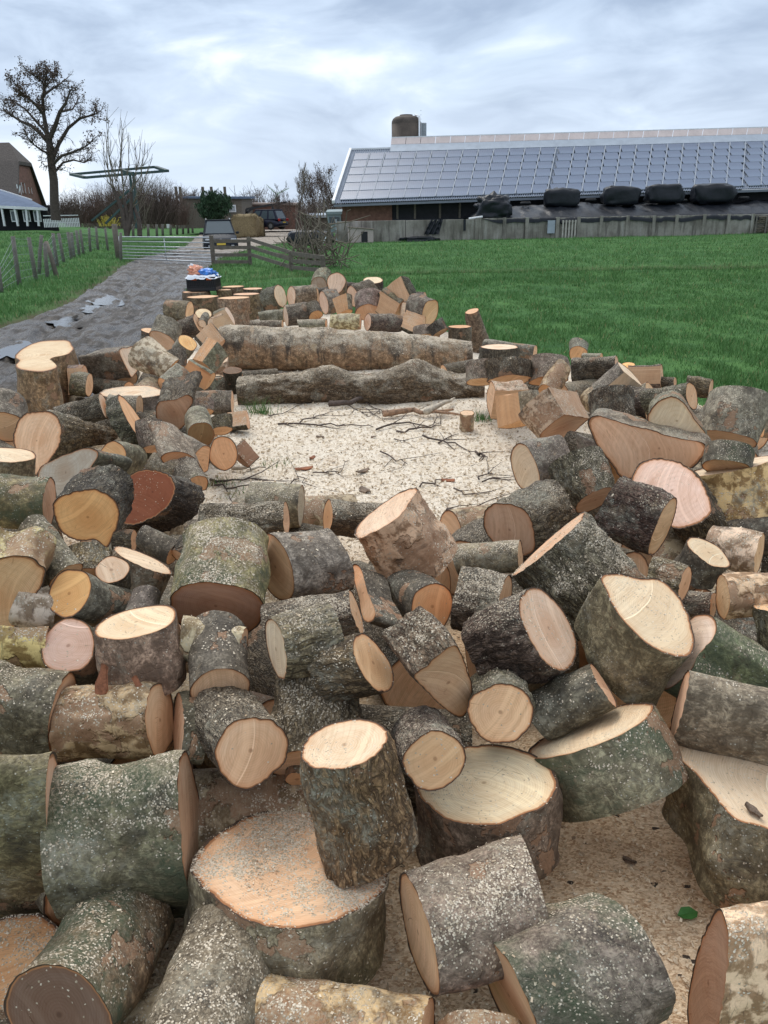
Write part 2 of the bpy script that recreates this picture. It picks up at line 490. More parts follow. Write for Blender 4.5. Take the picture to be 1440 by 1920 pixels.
    c = t.mix(t.ss(st2, .60, .74, 0, .5), c, t.mix(1.0, base, (.55, .38, .28), 'MULTIPLY'))
    # cambium ring, then the thickness of the bark
    rj = t.m('ADD', rad, t.m('MULTIPLY', t.m('SUBTRACT', t.noise(lp, 45, 3, .6), .5), .035))
    c = t.mix(t.ss(rj, .78, .95, 0, .45), c, t.mix(1.0, base, (.80, .55, .38), 'MULTIPLY'))
    c = t.mix(t.ss(rj, .925, .95), c, (.36, .16, .07))
    c = t.mix(t.ss(rj, .962, .976), c, (.075, .048, .032))
    f, sc = sawdust_mask(t, lp, oi.outputs['Alpha'])
    c = t.mix(f, c, sc)
    t.put(b.inputs['Base Color'], c)
    b.inputs['Roughness'].default_value = .78
    b.inputs['Specular IOR Level'].default_value = .25
    h = t.m('ADD', t.m('ADD', t.m('MULTIPLY', saw, .6), t.m('MULTIPLY', mid, .3)), t.m('ADD', t.m('MULTIPLY', f, .9), t.m('ADD', t.m('MULTIPLY', crk, -2), t.m('MULTIPLY', stepb, 1.2))))
    t.put(b.inputs['Normal'], t.bump(h, .5, .003))
    return m

BARK = {k: bark_mat(k) for k in ('rough', 'smooth', 'birch', 'moss', 'trunk')}
CUT = face_mat()
def chip_mat():
    m, t, b = mat('sawdust_chip')
    g = t.node('ShaderNodeNewGeometry')
    c = t.mix(t.ss(g.outputs['Random Per Island'], 0, 1), (.38, .28, .18), (.80, .68, .51))
    t.put(b.inputs['Base Color'], c); b.inputs['Roughness'].default_value = .9
    b.inputs['Specular IOR Level'].default_value = .08
    return m
CHIP = chip_mat()

# ------------------------------------------------------------------ log builder
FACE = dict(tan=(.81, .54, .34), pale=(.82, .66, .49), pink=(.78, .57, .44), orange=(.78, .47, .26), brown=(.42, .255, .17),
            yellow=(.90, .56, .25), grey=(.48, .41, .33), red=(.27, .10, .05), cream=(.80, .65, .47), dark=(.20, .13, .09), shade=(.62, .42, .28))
NLOG = [0]
LOGROOTS = []
SPECS = []
KN = .65

def make_chips(verts, quads, dens, seed, size=.004, lift=.0015, minz=.25):
    """flat flakes resting on the upward faces of a surface (quads, N x 4)"""
    rg = np.random.default_rng(seed)
    a, b_, c, d = (verts[quads[:, i]] for i in range(4))
    nrm = np.cross(c - a, d - b_)
    ar = np.linalg.norm(nrm, axis=1) + 1e-12
    n = nrm / ar[:, None]
    ar *= .5
    wgt = ar * np.clip((n[:, 2] - minz) / (1 - minz), 0, 1)
    cen = (a + b_ + c + d) / 4
    wgt *= np.clip(.02 + 2.0 * fbm(cen * 10, 3, seed), 0, 3)
    tot = wgt.sum()
    k = int(min(tot * dens, 16000))
    if k < 3: return None
    idx = rg.choice(len(quads), k, p=wgt / tot)
    s, tt = rg.random((k, 1)), rg.random((k, 1))
    P = (a[idx] * (1 - s) + b_[idx] * s) * (1 - tt) + (d[idx] * (1 - s) + c[idx] * s) * tt
    nn = n[idx] + rg.normal(0, .35, (k, 3)); nn /= np.linalg.norm(nn, axis=1, keepdims=True)
    t1 = np.cross(nn, rg.normal(0, 1, (k, 3))); t1 /= np.linalg.norm(t1, axis=1, keepdims=True)
    t2 = np.cross(nn, t1)
    l = size * .62 * np.exp(rg.normal(0, .5, (k, 1))).clip(.3, 2.4); w = l * rg.uniform(.25, .8, (k, 1))
    P = P + n[idx] * (lift + .3 * l * rg.random((k, 1)))
    vs = np.stack([P - t1 * l - t2 * w * .7, P + t1 * l * .8 - t2 * w, P + t1 * l + t2 * w * .6, P - t1 * l * .9 + t2 * w], 1).reshape(-1, 3)
    fs = np.arange(k * 4).reshape(-1, 4)
    return vs, fs

def build_log(label, uvp, cen, q, dr, Lpx, h, bark='rough', col='tan', bdir=None, taper=1.0, sd=.35, tint=(1, 1, 1), L=None,
              stand=False, name='cut_log', flat=None, group=None, parent=None, px=None, bow=.0, amp=None, pith=(0, 0), jit=.12, backcol=None, chips=True, rag=1.0):
    """uvp: outline of the visible cut in the picture (px), cen: its centre; q: cos of its angle to the line of sight;
    dr: direction (deg) in which the body runs from it; Lpx: run of the body in the picture; h: height of the cut's centre"""
    NLOG[0] += 1
    seed = NLOG[0] * 7 + 3
    rg = np.random.default_rng(seed)
    C = G(cen[0], cen[1], h)
    vd = rays(cen)[0]
    right = ROTN[:, 0] - vd * (ROTN[:, 0] @ vd); right /= np.linalg.norm(right)
    up = np.cross(right, vd)
    def axis(deg, q_):
        a = R(deg); s_ = math.sqrt(max(0, 1 - q_ * q_))
        return s_ * (math.cos(a) * right + math.sin(a) * up) + q_ * vd
    n = np.array([0, 0, -1.0]) if stand else axis(dr, q)
    ax = n if (bdir is None) else (axis(bdir, q) if not stand else n)
    zc = (C - CAMP) @ (-ROTN[:, 2])
    s = zc / FPX
    if L is None:
        L = Lpx * s / max(.25, math.sqrt(max(0, 1 - (ax @ vd) ** 2)))
    # outline onto the cut plane
    d = rays(uvp)
    tt = ((C - CAMP) @ n) / (d @ n)
    P = CAMP + d * tt[:, None]
    O = P - C
    # frame on the cut: e1, e2, outward normal -n
    e1 = np.cross(n, [0, 0, 1.0]) if abs(n[2]) < .95 else np.array([1.0, 0, 0]) - n * n[0]
    e1 /= np.linalg.norm(e1); e2 = np.cross(e1, n)
    x, y = O @ e1, O @ e2
    # guard: a grazing plane can blow up the far side
    rr = np.hypot(x, y); med = np.median(rr); k_ = np.minimum(1, 2.2 * med / (rr + 1e-9)); x *= k_; y *= k_
    if np.sum(x * np.roll(y, -1) - np.roll(x, -1) * y) < 0:
        x, y = x[::-1], y[::-1]
        if flat is not None: flat = flat[::-1]   # CCW seen along -n
    N = len(x); rmean = float(np.hypot(x, y).mean())
    M = int(np.clip(L / (2 * math.pi * rmean / N) * .8, 3, 90))
    t_ = np.linspace(0, 1, M + 1)
    # outer surface
    if amp is None: amp = {'rough': .055, 'smooth': .022, 'birch': .03, 'moss': .025, 'trunk': .02}[bark]
    tiltd, tilta = rg.uniform(0, 6.28), rg.uniform(0, jit)
    th = np.arctan2(y, x)
    T, TH = np.meshgrid(t_, np.arange(N), indexing='ij')
    X = np.tile(x, (M + 1, 1)); Y_ = np.tile(y, (M + 1, 1))
    Lth = L * (1 + tilta * np.cos(th - tiltd))
    Z = T * Lth[None, :]
    sc = 1 + (taper - 1) * T
    flare = .05 * fbm(np.stack([T.ravel() * 2.3 + seed, np.cos(th[TH.ravel()]) * 1.2, np.sin(th[TH.ravel()]) * 1.2], 1), 2, seed)
    sc = sc * (1 + flare.reshape(T.shape) * (T > 0) * np.minimum(1, T * 4))
    lpx, lpy, lpz = X * sc, Y_ * sc, Z
    pts = np.stack([lpx.ravel(), lpy.ravel(), lpz.ravel()], 1)
    off = seed * 1.37
    if bark == 'rough':
        a1 = fbm((pts + off) * [42, 42, 11], 2, seed)
        rd = (1 - np.abs(a1) * 1.6)
        dsp = .0055 * rd + .006 * fbm((pts + off) * 14, 2, seed + 5) + .0022 * vn((pts + off) * 140, seed + 9)
    elif bark == 'birch':
        a1 = fbm((pts + off) * [14, 14, 10], 3, seed)
        dsp = .005 * np.clip(a1 * 2, -1, 1) + .0015 * vn((pts + off) * 90, seed + 9)
    else:
        dsp = .004 * fbm((pts + off) * [11, 11, 7], 3, seed) + .0012 * vn((pts + off) * [90, 90, 60], seed + 9)
        dsp += .007 * np.clip(fbm((pts + off) * 5, 1, seed + 3) - .45, 0, 1)
    for _k in range(rg.integers(0, 4) if L > .15 else 0):
        ka, kz, kr_ = rg.uniform(0, 6.28), rg.uniform(.2, .8) * L, rg.uniform(.022, .05)
        dd = np.hypot(pts[:, 2] - kz, rmean * np.angle(np.exp(1j * (th[TH.ravel()] - ka))))
        dsp += rg.uniform(.006, .016) * np.exp(-(dd / kr_) ** 2) - .005 * np.exp(-(dd / (kr_ * .35)) ** 2)
    dsp += .012 * fbm((pts + off) * [4, 4, 5], 2, seed + 31)
    dsp *= np.clip(rmean / .11, .5, 1.8)
    if flat is not None: dsp = np.where(flat[TH.ravel()], .25 * dsp, dsp)
    if bark == 'rough': dsp *= .55 + .45 * np.clip(T.ravel() * L / .03, 0, 1)
    ur = np.hypot(pts[:, 0], pts[:, 1]) + 1e-6
    k = 1 + dsp / ur
    lx, ly = pts[:, 0] * k, pts[:, 1] * k
    # position
    bend = np.array([math.cos(off), math.sin(off)]) * bow * L
    axl = np.array([ax @ e1, ax @ e2, ax @ n])
    if axl[2] < .2: axl[2] = .2
    W = C[None, :] + np.outer(lx + bend[0] * np.sin(math.pi * T.ravel()), e1) + np.outer(ly + bend[1] * np.sin(math.pi * T.ravel()), e2) + np.outer(Z.ravel(), ax)
    # ragged rims
    jt = .0022 * rag * vn(np.stack([np.cos(th) * 9 + off, np.sin(th) * 9, th * 0], 1), seed)
    W = W.reshape(M + 1, N, 3)
    W[0] += np.outer(jt, n)
    W = W.reshape(-1, 3)
    i, j = np.meshgrid(np.arange(M), np.arange(N), indexing='ij')
    i = i.ravel(); j = j.ravel(); j2 = (j + 1) % N
    quads = np.stack([i * N + j, i * N + j2, (i + 1) * N + j2, (i + 1) * N + j], 1)
    # outward test
    ctr = W.reshape(M + 1, N, 3).mean(1)
    q0 = quads[0]; nn = np.cross(W[q0[1]] - W[q0[0]], W[q0[3]] - W[q0[0]])
    if nn @ (W[q0[0]] - ctr[0]) < 0: quads = quads[:, ::-1]
    sq = None
    if flat is not None:
        fl2 = flat[j] & flat[j2]
        sq = quads[fl2]; quads = quads[~fl2]
    root = parent
    mn = W.reshape(-1, 3)
    if root is None:
        base = np.array([mn[:, 0].mean(), mn[:, 1].mean(), mn[:, 2].min()])
        root = thing(name, label, 'stump' if name == 'tree_stump' else 'log', base, 0, group)
        LOGROOTS.append((root, C, L, rmean, ax))
    base = np.array(root.location)
    rgb = tuple(rg.uniform(.90, 1.10) for _ in range(3))
    tv = rg.uniform(.76, 1.2)
    tint = [q_ if q_ < 1.1 else 1.1 + (q_ - 1.1) * .4 for q_ in tint]
    colr = (*[float(np.clip(tint[i_] * .5 * tv * rgb[i_], 0, 1)) for i_ in range(3)], float(sd))
    lpz_attr = np.stack([pts[:, 0] + off * .13, pts[:, 1] + off * .07, pts[:, 2]], 1)
    V_ = W - base; F_ = quads; fm = np.zeros(len(quads), int); sm = np.ones(len(quads), bool); at = lpz_attr
    near = C[1] < 4.2
    if chips and sd > .12:
        ch = make_chips(W, quads, (10500 if C[1] < 2.6 else 5500 if near else 2200) * sd, seed, .0032 if C[1] < 2.6 else .0042 if near else .006)
        if ch:
            cv, cf = ch
            V_ = np.vstack([V_, cv - base]); F_ = np.vstack([F_, cf + len(W)])
            fm = np.concatenate([fm, np.ones(len(cf), int)]); sm = np.concatenate([sm, np.zeros(len(cf), bool)])
            at = np.vstack([at, np.zeros((len(cv), 3))])
    bo = mesh('bark', V_, F_, parent=root, smooth=sm, attrs={'lp': at}, mats=[BARK[bark], CHIP], fmat=fm)
    bo.color = colr
    if sq is not None and len(sq):
        us_ = np.unique(sq); mp = np.zeros(len(W), int); mp[us_] = np.arange(len(us_))
        so = mesh('split_face', W[us_] - base, mp[sq], parent=root, smooth=True, attrs={'lp': pts[us_], 'rad': np.zeros(len(us_))}, mats=[CUT])
        cs_ = FACE[col] if isinstance(col, str) else col
        so.color = (cs_[0] * .78, cs_[1] * .76, cs_[2] * .74, .5)
    # cuts
    rings = np.array([1.0, .975, .95, .90, .8, .66, .5, .34, .18])
    for end in (0, M):
        rim = W.reshape(M + 1, N, 3)[end]
        c0 = rim.mean(0)
        rimp = rim - np.outer((rim - c0) @ n, n) if end == 0 else rim
        vs = [c0 + ((rim if rk > .99 else rimp) - c0) * rk for rk in rings]
        sgn = -1 if end == 0 else 1
        ridx = []
        X2 = x * (sc[end] if hasattr(sc[end], '__len__') else sc[end]); Y2 = y * sc[end]
        ls = []
        for a_, rk in enumerate(rings):
            vs[a_] = vs[a_] + np.outer(sgn * -.0015 * (a_ > 0) + .0006 * vn(np.stack([X2 * rk * 18 + off, Y2 * rk * 18, X2 * 0], 1), seed) * (a_ > 0), n)
            ls.append(np.stack([X2 * rk, Y2 * rk, X2 * 0], 1))
        vs = np.vstack(vs + [c0[None, :]]); ls = np.vstack(ls + [np.zeros((1, 3))])
        ls[:, 0] -= pith[0] * rmean; ls[:, 1] -= pith[1] * rmean
        ra = np.concatenate([np.full(N, rk) for rk in rings] + [[0.0]])
        K = len(rings)
        a_, b2 = np.meshgrid(np.arange(K - 1), np.arange(N), indexing='ij'); a_ = a_.ravel(); b2 = b2.ravel(); b3 = (b2 + 1) % N
        qs = np.stack([a_ * N + b2, a_ * N + b3, (a_ + 1) * N + b3, (a_ + 1) * N + b2], 1)
        jj = np.arange(N); ctr_i = K * N
        tri = np.stack([(K - 1) * N + jj, (K - 1) * N + (jj + 1) % N, np.full(N, ctr_i), np.full(N, ctr_i)], 1)
        tn = np.cross(vs[qs[0][1]] - vs[qs[0][0]], vs[qs[0][3]] - vs[qs[0][0]])
        flip = (tn @ n) * sgn < 0
        # centre fan as separate triangles: build faces list via quads of a degenerate-free mesh
        fq = [tuple(f) for f in (qs[:, ::-1] if flip else qs).tolist()]
        ft = [tuple(f[:3]) for f in tri.tolist()]
        if flip: ft = [f[::-1] for f in ft]
        cc = FACE[col if end == 0 else (backcol or col)] if isinstance(col, str) else col
        mats_ = [CUT, CHIP]; faces = fq + ft; fmi = [0] * len(faces)
        VV = vs - base; LL = ls; RA = ra
        if chips and near and sd > .3 and end == 0 and (-n)[2] > .5:
            ch = make_chips(vs, (qs[:, ::-1] if flip else qs), 22000 * sd, seed + 1, .0030)
            if ch:
                cv, cf = ch
                faces = faces + [tuple(f) for f in (cf + len(VV)).tolist()]; fmi += [1] * len(cf)
                VV = np.vstack([VV, cv - base]); LL = np.vstack([LL, np.zeros((len(cv), 3))]); RA = np.concatenate([RA, np.zeros(len(cv))])
        fo = mesh('cut_face', VV.tolist(), faces, parent=root, smooth=[len(f_) == 3 or i_ < len(fq) for i_, f_ in enumerate(faces)], attrs={'lp': LL, 'rad': RA}, mats=mats_, fmat=fmi)
        v_ = rg.uniform(.93, 1.06)
        fo.color = (min(1, cc[0] * v_), min(1, cc[1] * v_ * rg.uniform(.97, 1.03)), min(1, cc[2] * v_ * rg.uniform(.94, 1.06)), float(sd) * (1 if sd > .5 else .35))
    return root

def npts(a): return int(np.clip(a * 1.5, 22, 120))
def E(label, cu, cv, a, b, dr, Lpx, h, bark='rough', col='tan', **kw):
    if DRY: return
    N = npts(a)
    seed = int(cu * 13 + cv * 7) % 100000
    rg = np.random.default_rng(seed)
    ir = kw.pop('irr', .055)
    q = min(.999, max(.04, b / a))
    th = np.linspace(0, 2 * math.pi, N, endpoint=False)
    ch_ = kw.pop('chord', None); flat = None
    md = R(dr + 90) if kw.get('maj') is None else R(kw['maj'])
    kw.pop('maj', None)
    k = 1 + sum(ir * rg.uniform(.4, 1) / (m ** .6) * np.cos(m * th + rg.uniform(0, 6.28)) for m in (2, 3, 4, 5)) + sum(.006 * rg.uniform(.3, 1) * np.cos(m * th + rg.uniform(0, 6.28)) for m in (7, 9, 12))
    if ch_ is not None:
        ca_, cdp = R(ch_[0]), ch_[1]
        X0, Y0 = np.cos(th) * k, np.sin(th) * k
        pr = X0 * math.cos(ca_) + Y0 * math.sin(ca_); over = pr > cdp
        X0 = np.where(over, X0 - (pr - cdp) * math.cos(ca_), X0); Y0 = np.where(over, Y0 - (pr - cdp) * math.sin(ca_), Y0)
        flat = over; kw['flat'] = flat
        ea, eb = a * X0, b * Y0
    else:
        ea, eb = a * np.cos(th) * k, b * np.sin(th) * k
    if kw.get('stand'):
        C = G(cu, cv, h); s = ((C - CAMP) @ (-ROTN[:, 2])) / FPX
        P = C[None, :] + np.stack([ea * s, a * np.sin(th) * k * s, ea * 0], 1)
        dd = (P - CAMP) @ ROTN
        uv = np.stack([720 + FPX * dd[:, 0] / -dd[:, 2], 960 - FPX * dd[:, 1] / -dd[:, 2]], 1)
    else:
        uv = np.stack([cu + ea * math.cos(md) - eb * math.sin(md), cv - (ea * math.sin(md) + eb * math.cos(md))], 1)
    return build_log(label, uv, (cu, cv), q, dr, Lpx, h, bark, col, **kw)
def PL(label, poly, q, dr, Lpx, h, bark='rough', col='tan', **kw):
    if DRY: return
    p = np.array(poly, float)
    ext = max(np.ptp(p[:, 0]), np.ptp(p[:, 1])) / 2
    N = npts(ext * 1.15); n = len(p)
    seg = np.linalg.norm(np.roll(p, -1, 0) - p, axis=1); cum = np.concatenate([[0], np.cumsum(seg)])
    out = []
    for s_ in np.linspace(0, cum[-1], N, endpoint=False):
        i = min(n - 1, int(np.searchsorted(cum, s_, 'right') - 1)); t = (s_ - cum[i]) / (seg[i] + 1e-9)
        p0, p1, p2, p3 = p[(i - 1) % n], p[i], p[(i + 1) % n], p[(i + 2) % n]
        out.append(.5 * ((2 * p1) + (-p0 + p2) * t + (2 * p0 - 5 * p1 + 4 * p2 - p3) * t ** 2 + (-p0 + 3 * p1 - 3 * p2 + p3) * t ** 3))
    out = np.array(out)
    a = p; b = np.roll(p, -1, 0); cr = a[:, 0] * b[:, 1] - b[:, 0] * a[:, 1]; A = cr.sum() / 2
    cen = ((a + b) * cr[:, None]).sum(0) / (6 * A)
    return build_log(label, out, tuple(cen), q, dr, Lpx, h, bark, col, **kw)
DRY = False
# ------------------------------------------------------------------ lie of the land
def sst(a, b, x):
    t = np.clip((x - a) / (b - a), 0, 1); return t * t * (3 - 2 * t)
TRK = [(850, -640, 345), (800, -480, 330), (740, -280, 322), (700, -190, 320), (655, -80, 320), (615, -14, 330), (582, 92, 345), (550, 150, 352), (520, 198, 360),
       (500, 226, 392), (485, 262, 408), (472, 315, 448), (462, 348, 478), (452, 362, 556), (443, 370, 600), (434, 395, 610), (427, 420, 600)]
TL = np.array([G(l, v)[:2] for v, l, r in TRK]); TR = np.array([G(r, v)[:2] for v, l, r in TRK])
TRACKPOLY = np.vstack([TL, TR[::-1]])
SAWPX = [(-700, 2500), (-500, 1500), (-420, 1100), (-240, 900), (-60, 800), (30, 790), (120, 768), (175, 730), (250, 668), (300, 628), (330, 608), (420, 600), (520, 590), (700, 592), (830, 615),
         (900, 640), (990, 665), (1120, 690), (1230, 730), (1330, 762), (1450, 812), (1620, 900), (1900, 1100), (2100, 1500), (2300, 2500)]
SAWPOLY = np.array([G(u, v)[:2] for u, v in SAWPX])
def inpoly(x, y, P):
    r = np.zeros(x.shape, bool); n = len(P)
    for i in range(n):
        x1, y1 = P[i]; x2, y2 = P[(i + 1) % n]
        if y1 == y2: continue
        c = ((y1 > y) != (y2 > y)) & (x < (x2 - x1) * (y - y1) / (y2 - y1) + x1)
        r ^= c
    return r
def pdist(x, y, P):
    """distance to the outline of P"""
    best = np.full(x.shape, 1e9); n = len(P)
    for i in range(n):
        a = P[i]; d = P[(i + 1) % n] - a; L2 = d @ d + 1e-12
        t = np.clip(((x - a[0]) * d[0] + (y - a[1]) * d[1]) / L2, 0, 1)
        best = np.minimum(best, np.hypot(x - a[0] - t * d[0], y - a[1] - t * d[1]))
    return best
def sdist(x, y, P): return pdist(x, y, P) * np.where(inpoly(x, y, P), 1, -1)
DITCH = G(1000, 509)[1]
def Zg(x, y):
    x = np.asarray(x, float); y = np.asarray(y, float)
    sh = x.shape; x = x.ravel(); y = y.ravel()
    yy = np.maximum(y, 1)
    z = .95 * sst(.30, .42, -x / yy) * sst(24, 62, y)
    z = z + .03 * fbm(np.stack([x * .5, y * .5, x * 0], 1), 2, 3) * np.clip(y / 8, 0, 1)
    dy = y - DITCH - .25 * np.sin(x * .35) - .012 * (x - 5) * 2
    right = sst(-4.2, -2.6, x)
    z = z - .45 * np.exp(-(dy / .75) ** 2) * right + .09 * np.exp(-((dy + 1.6) / .8) ** 2) * right
    # raised verge beside the track, left
    return z.reshape(sh)
def Zt(x, y):
    z = Zg(x, y)
    d = sdist(np.ravel(x), np.ravel(y), TRACKPOLY).reshape(np.shape(x))
    e = sdist(np.ravel(x), np.ravel(y), SAWPOLY).reshape(np.shape(x))
    return z - .24 * sst(-.05, .5, d) - .16 * sst(-.05, .3, e)

# ---- materials of the ground
def ground_mat():
    m, t, b = mat('meadow_soil')
    p = t.node('ShaderNodeNewGeometry').outputs['Position']
    n1 = t.noise(p, .35, 4, .6); n2 = t.noise(p, 3.0, 5, .65); n3 = t.noise(p, 22, 4, .7)
    c = t.mix(t.ss(n1, .35, .65), (.052, .125, .036), (.082, .175, .050))
    c = t.mix(t.ss(n2, .35, .7, 0, .6), c, (.018, .06, .02))
    c = t.mix(t.ss(n3, .5, .75, 0, .5), c, (.07, .15, .05))
    dirt = t.attr('dirt').outputs['Fac']
    c = t.mix(t.m('MULTIPLY', dirt, t.ss(n2, .25, .6, .5, 1)), c, (.085, .070, .042))
    t.put(b.inputs['Base Color'], c); b.inputs['Roughness'].default_value = .95
    b.inputs['Specular IOR Level'].default_value = .1
    t.put(b.inputs['Normal'], t.bump(t.m('ADD', n3, n2), .6, .04))
    return m
def mud_mat():
    m, t, b = mat('mud')
    p = t.node('ShaderNodeNewGeometry').outputs['Position']
    n1 = t.noise(p, .9, 4, .6); n2 = t.noise(p, 6, 6, .72); n3 = t.noise(p, 34, 4, .7); n4 = t.noise(t.vm('MULTIPLY', p, (2.4, .45, 1)), 2.6, 6, .68)
    c = t.mix(t.ss(n2, .35, .65), (.018, .012, .008), (.060, .045, .032))
    c = t.mix(t.ss(n4, .54, .68, 0, .35), c, (.11, .10, .09))
    c = t.mix(t.ss(n3, .5, .66, 0, .8), c, (.020, .015, .011))
    c = t.mix(t.ss(n4, .50, .42, 0, .6), c, (.018, .014, .011))
    gr = t.attr('gravel').outputs['Fac']
    c = t.mix(gr, c, t.mix(t.ss(n3, .4, .7), (.30, .25, .20), (.42, .37, .31)))
    t.put(b.inputs['Base Color'], c)
    wet = t.ss(t.m('ADD', t.m('MULTIPLY', n1, .5), t.m('MULTIPLY', n4, .5)), .46, .54)
    ro = t.m('ADD', t.m('MULTIPLY', t.m('SUBTRACT', 1, wet), .4), t.ss(n3, .3, .7, .14, .42))
    ro = t.m('ADD', ro, t.m('MULTIPLY', gr, .5), clamp=True)
    t.put(b.inputs['Roughness'], ro)
    b.inputs['Specular IOR Level'].default_value = .45
    t.put(b.inputs['Normal'], t.bump(t.m('ADD', t.m('MULTIPLY', n2, .9), t.m('ADD', t.m('MULTIPLY', n3, .5), t.m('MULTIPLY', n4, .5))), .9, .05))
    return m
def saw_mat():
    m, t, b = mat('sawdust')
    p = t.node('ShaderNodeNewGeometry').outputs['Position']
    def flakes(sc):
        v = t.node('ShaderNodeTexVoronoi'); t.put(v.inputs['Vector'], t.vm('MULTIPLY', p, (1, 1.5, 1))); v.inputs['Scale'].default_value = sc
        return v.outputs['Distance'], t.xyz(v.outputs['Color'])
    d1, c1 = flakes(150); d2, c2 = flakes(62)
    pale = t.mix(c1[0], (.55, .45, .335), (.88, .78, .64))
    brown = t.mix(c1[0], (.36, .22, .12), (.78, .60, .40))
    y = t.xyz(p)[1]
    n1 = t.noise(p, 1.7, 5, .6); n2 = t.noise(p, 7, 5, .7); n3 = t.noise(p, 26, 4, .7)
    k = t.m('ADD', t.ss(y, 2.6, 4.6), t.m('MULTIPLY', t.m('SUBTRACT', n1, .5), .8), clamp=True)
    c = t.mix(k, brown, pale)
    c = t.mix(t.m('MULTIPLY', t.ss(c2[1], .72, .78), .5), c, t.mix(k, (.74, .58, .40), (.90, .82, .69)))
    c = t.mix(t.m('MULTIPLY', t.ss(n2, .56, .70), t.ss(c1[1], .3, .6, .1, .45)), c, (.34, .23, .14))
    c = t.mix(t.m('MULTIPLY', t.ss(n1, .58, .72), .35), c, (.50, .33, .20))
    c = t.mix(t.m('MULTIPLY', t.ss(c2[0], .985, .99), t.ss(n3, .4, .5)), c, (.06, .045, .035))
    dk = t.attr('dirt').outputs['Fac']
    c = t.mix(t.m('MULTIPLY', dk, t.ss(n3, .3, .55)), c, (.07, .055, .04))
    t.put(b.inputs['Base Color'], c); b.inputs['Roughness'].default_value = .9
    b.inputs['Specular IOR Level'].default_value = .15
    h = t.m('ADD', t.m('MULTIPLY', c1[2], .5), t.m('ADD', t.m('MULTIPLY', n3, .9), t.m('MULTIPLY', n2, .8)))
    t.put(b.inputs['Normal'], t.bump(h, .75, .012))
    return m
M_GROUND, M_MUD, M_SAW = ground_mat(), mud_mat(), saw_mat()

def grid_mesh(name, xs, ys, zf, m, attrs=None, keep=None, kind='structure'):
    X, Y = np.meshgrid(xs, ys, indexing='ij')
    Z = zf(X, Y)
    v = np.stack([X.ravel(), Y.ravel(), Z.ravel()], 1)
    ny = len(ys)
    i, j = np.meshgrid(np.arange(len(xs) - 1), np.arange(ny - 1), indexing='ij'); i = i.ravel(); j = j.ravel()
    f = np.stack([i * ny + j, (i + 1) * ny + j, (i + 1) * ny + j + 1, i * ny + j + 1], 1)
    at = {k: fn(v[:, 0], v[:, 1]) for k, fn in (attrs or {}).items()}
    if keep is not None:
        kf = keep(v[:, 0], v[:, 1])
        f = f[kf[f].all(1)]
        used = np.zeros(len(v), bool); used[f] = True
        idx = np.cumsum(used) - 1; f = idx[f]; v = v[used]; at = {k: a[used] for k, a in at.items()}
    return tag(mesh(name, v, f, m, smooth=True, attrs=at), kind=kind)

def dirt_ground(x, y):
    dt = sdist(x, y, TRACKPOLY)
    dy = y - DITCH - .25 * np.sin(x * .35) - .024 * (x - 5)
    d = np.exp(-((dy - .5) / .7) ** 2) * sst(-4, -2.5, x)
    d = np.maximum(d, sst(-.45, -.05, dt) * .9)
    return np.clip(d, 0, 1)
sh = np.sinh(np.linspace(-5.2, 5.2, 240)) / math.sinh(5.2) * 900
shy = np.concatenate([np.linspace(-15, 0, 12)[:-1], np.expm1(np.linspace(0, math.log(1601), 360))])
grid_mesh('ground', sh, shy, Zt, M_GROUND, {'dirt': dirt_ground})

# ---- muddy farm track, running up to the yard
def lerp_rows(P, n):
    k = np.concatenate([[0], np.cumsum(np.linalg.norm(np.diff((TL + TR) / 2, axis=0), axis=1))]); k /= k[-1]
    s = np.linspace(0, 1, n) ** 1.35
    return np.stack([np.interp(s, k, P[:, 0]), np.interp(s, k, P[:, 1])], 1)
NT_, NA = 460, 90
L_, R_ = lerp_rows(TL, NT_), lerp_rows(TR, NT_)
tt_ = np.linspace(-.012, 1.012, NA)
TX = L_[:, None, 0] * (1 - tt_) + R_[:, None, 0] * tt_; TY = L_[:, None, 1] * (1 - tt_) + R_[:, None, 1] * tt_
PUDPX = [(192, 556, 24, 9), (158, 574, 20, 6), (118, 596, 26, 9), (14, 650, 34, 17), (345, 474, 30, 4)]
PUD = [(G(u, v), abs(G(u + ru, v)[0] - G(u, v)[0]), abs(G(u, v - rv)[1] - G(u, v)[1])) for u, v, ru, rv in PUDPX]
def mud_relief(x, y, t):
    p = np.stack([x.ravel(), y.ravel(), 0 * x.ravel()], 1)
    tr = t.ravel()
    dist = p[:, 1]
    wid = np.where(dist < 30, 1, .2)
    rut = -.075 * (np.exp(-((tr - .30 + .03 * np.sin(dist * .5)) / .07) ** 2) + np.exp(-((tr - .68 + .02 * np.sin(dist * .4)) / .07) ** 2) + .6 * np.exp(-((tr - .48) / .05) ** 2))
    lug = .014 * np.sin(dist * 21 + 5 * fbm(p * .8, 1, 4)) * (np.exp(-((tr - .55) / .16) ** 2) + np.exp(-((tr - .30) / .08) ** 2))
    z = rut * wid * 1.3 + lug * wid * 1.6 + .022 * fbm(p * 1.3, 2, 8) + .020 * fbm(p * [9, 5, 1], 3, 12) + .012 * np.sin(tr * 60 + 3 * fbm(p * .6, 2, 9)) * (.5 + fbm(p * .9, 1, 10)) + .03 * np.abs(vn(p * [9, 4, 1], 14)) - .008
    for (c_, ru_, rv_) in PUD: z = z - .03 * np.exp(-(((p[:, 0] - c_[0]) / (ru_ * .95)) ** 2 + ((p[:, 1] - c_[1]) / (rv_ * .95)) ** 2))
    return z.reshape(x.shape)
tgrid = np.tile(tt_, (NT_, 1))
TZ = Zg(TX, TY) - .015 + mud_relief(TX, TY, tgrid) - .09 * (sst(.04, -.012, tgrid) + sst(.96, 1.012, tgrid)) * (TY < 30)
tv = np.stack([TX.ravel(), TY.ravel(), TZ.ravel()], 1)
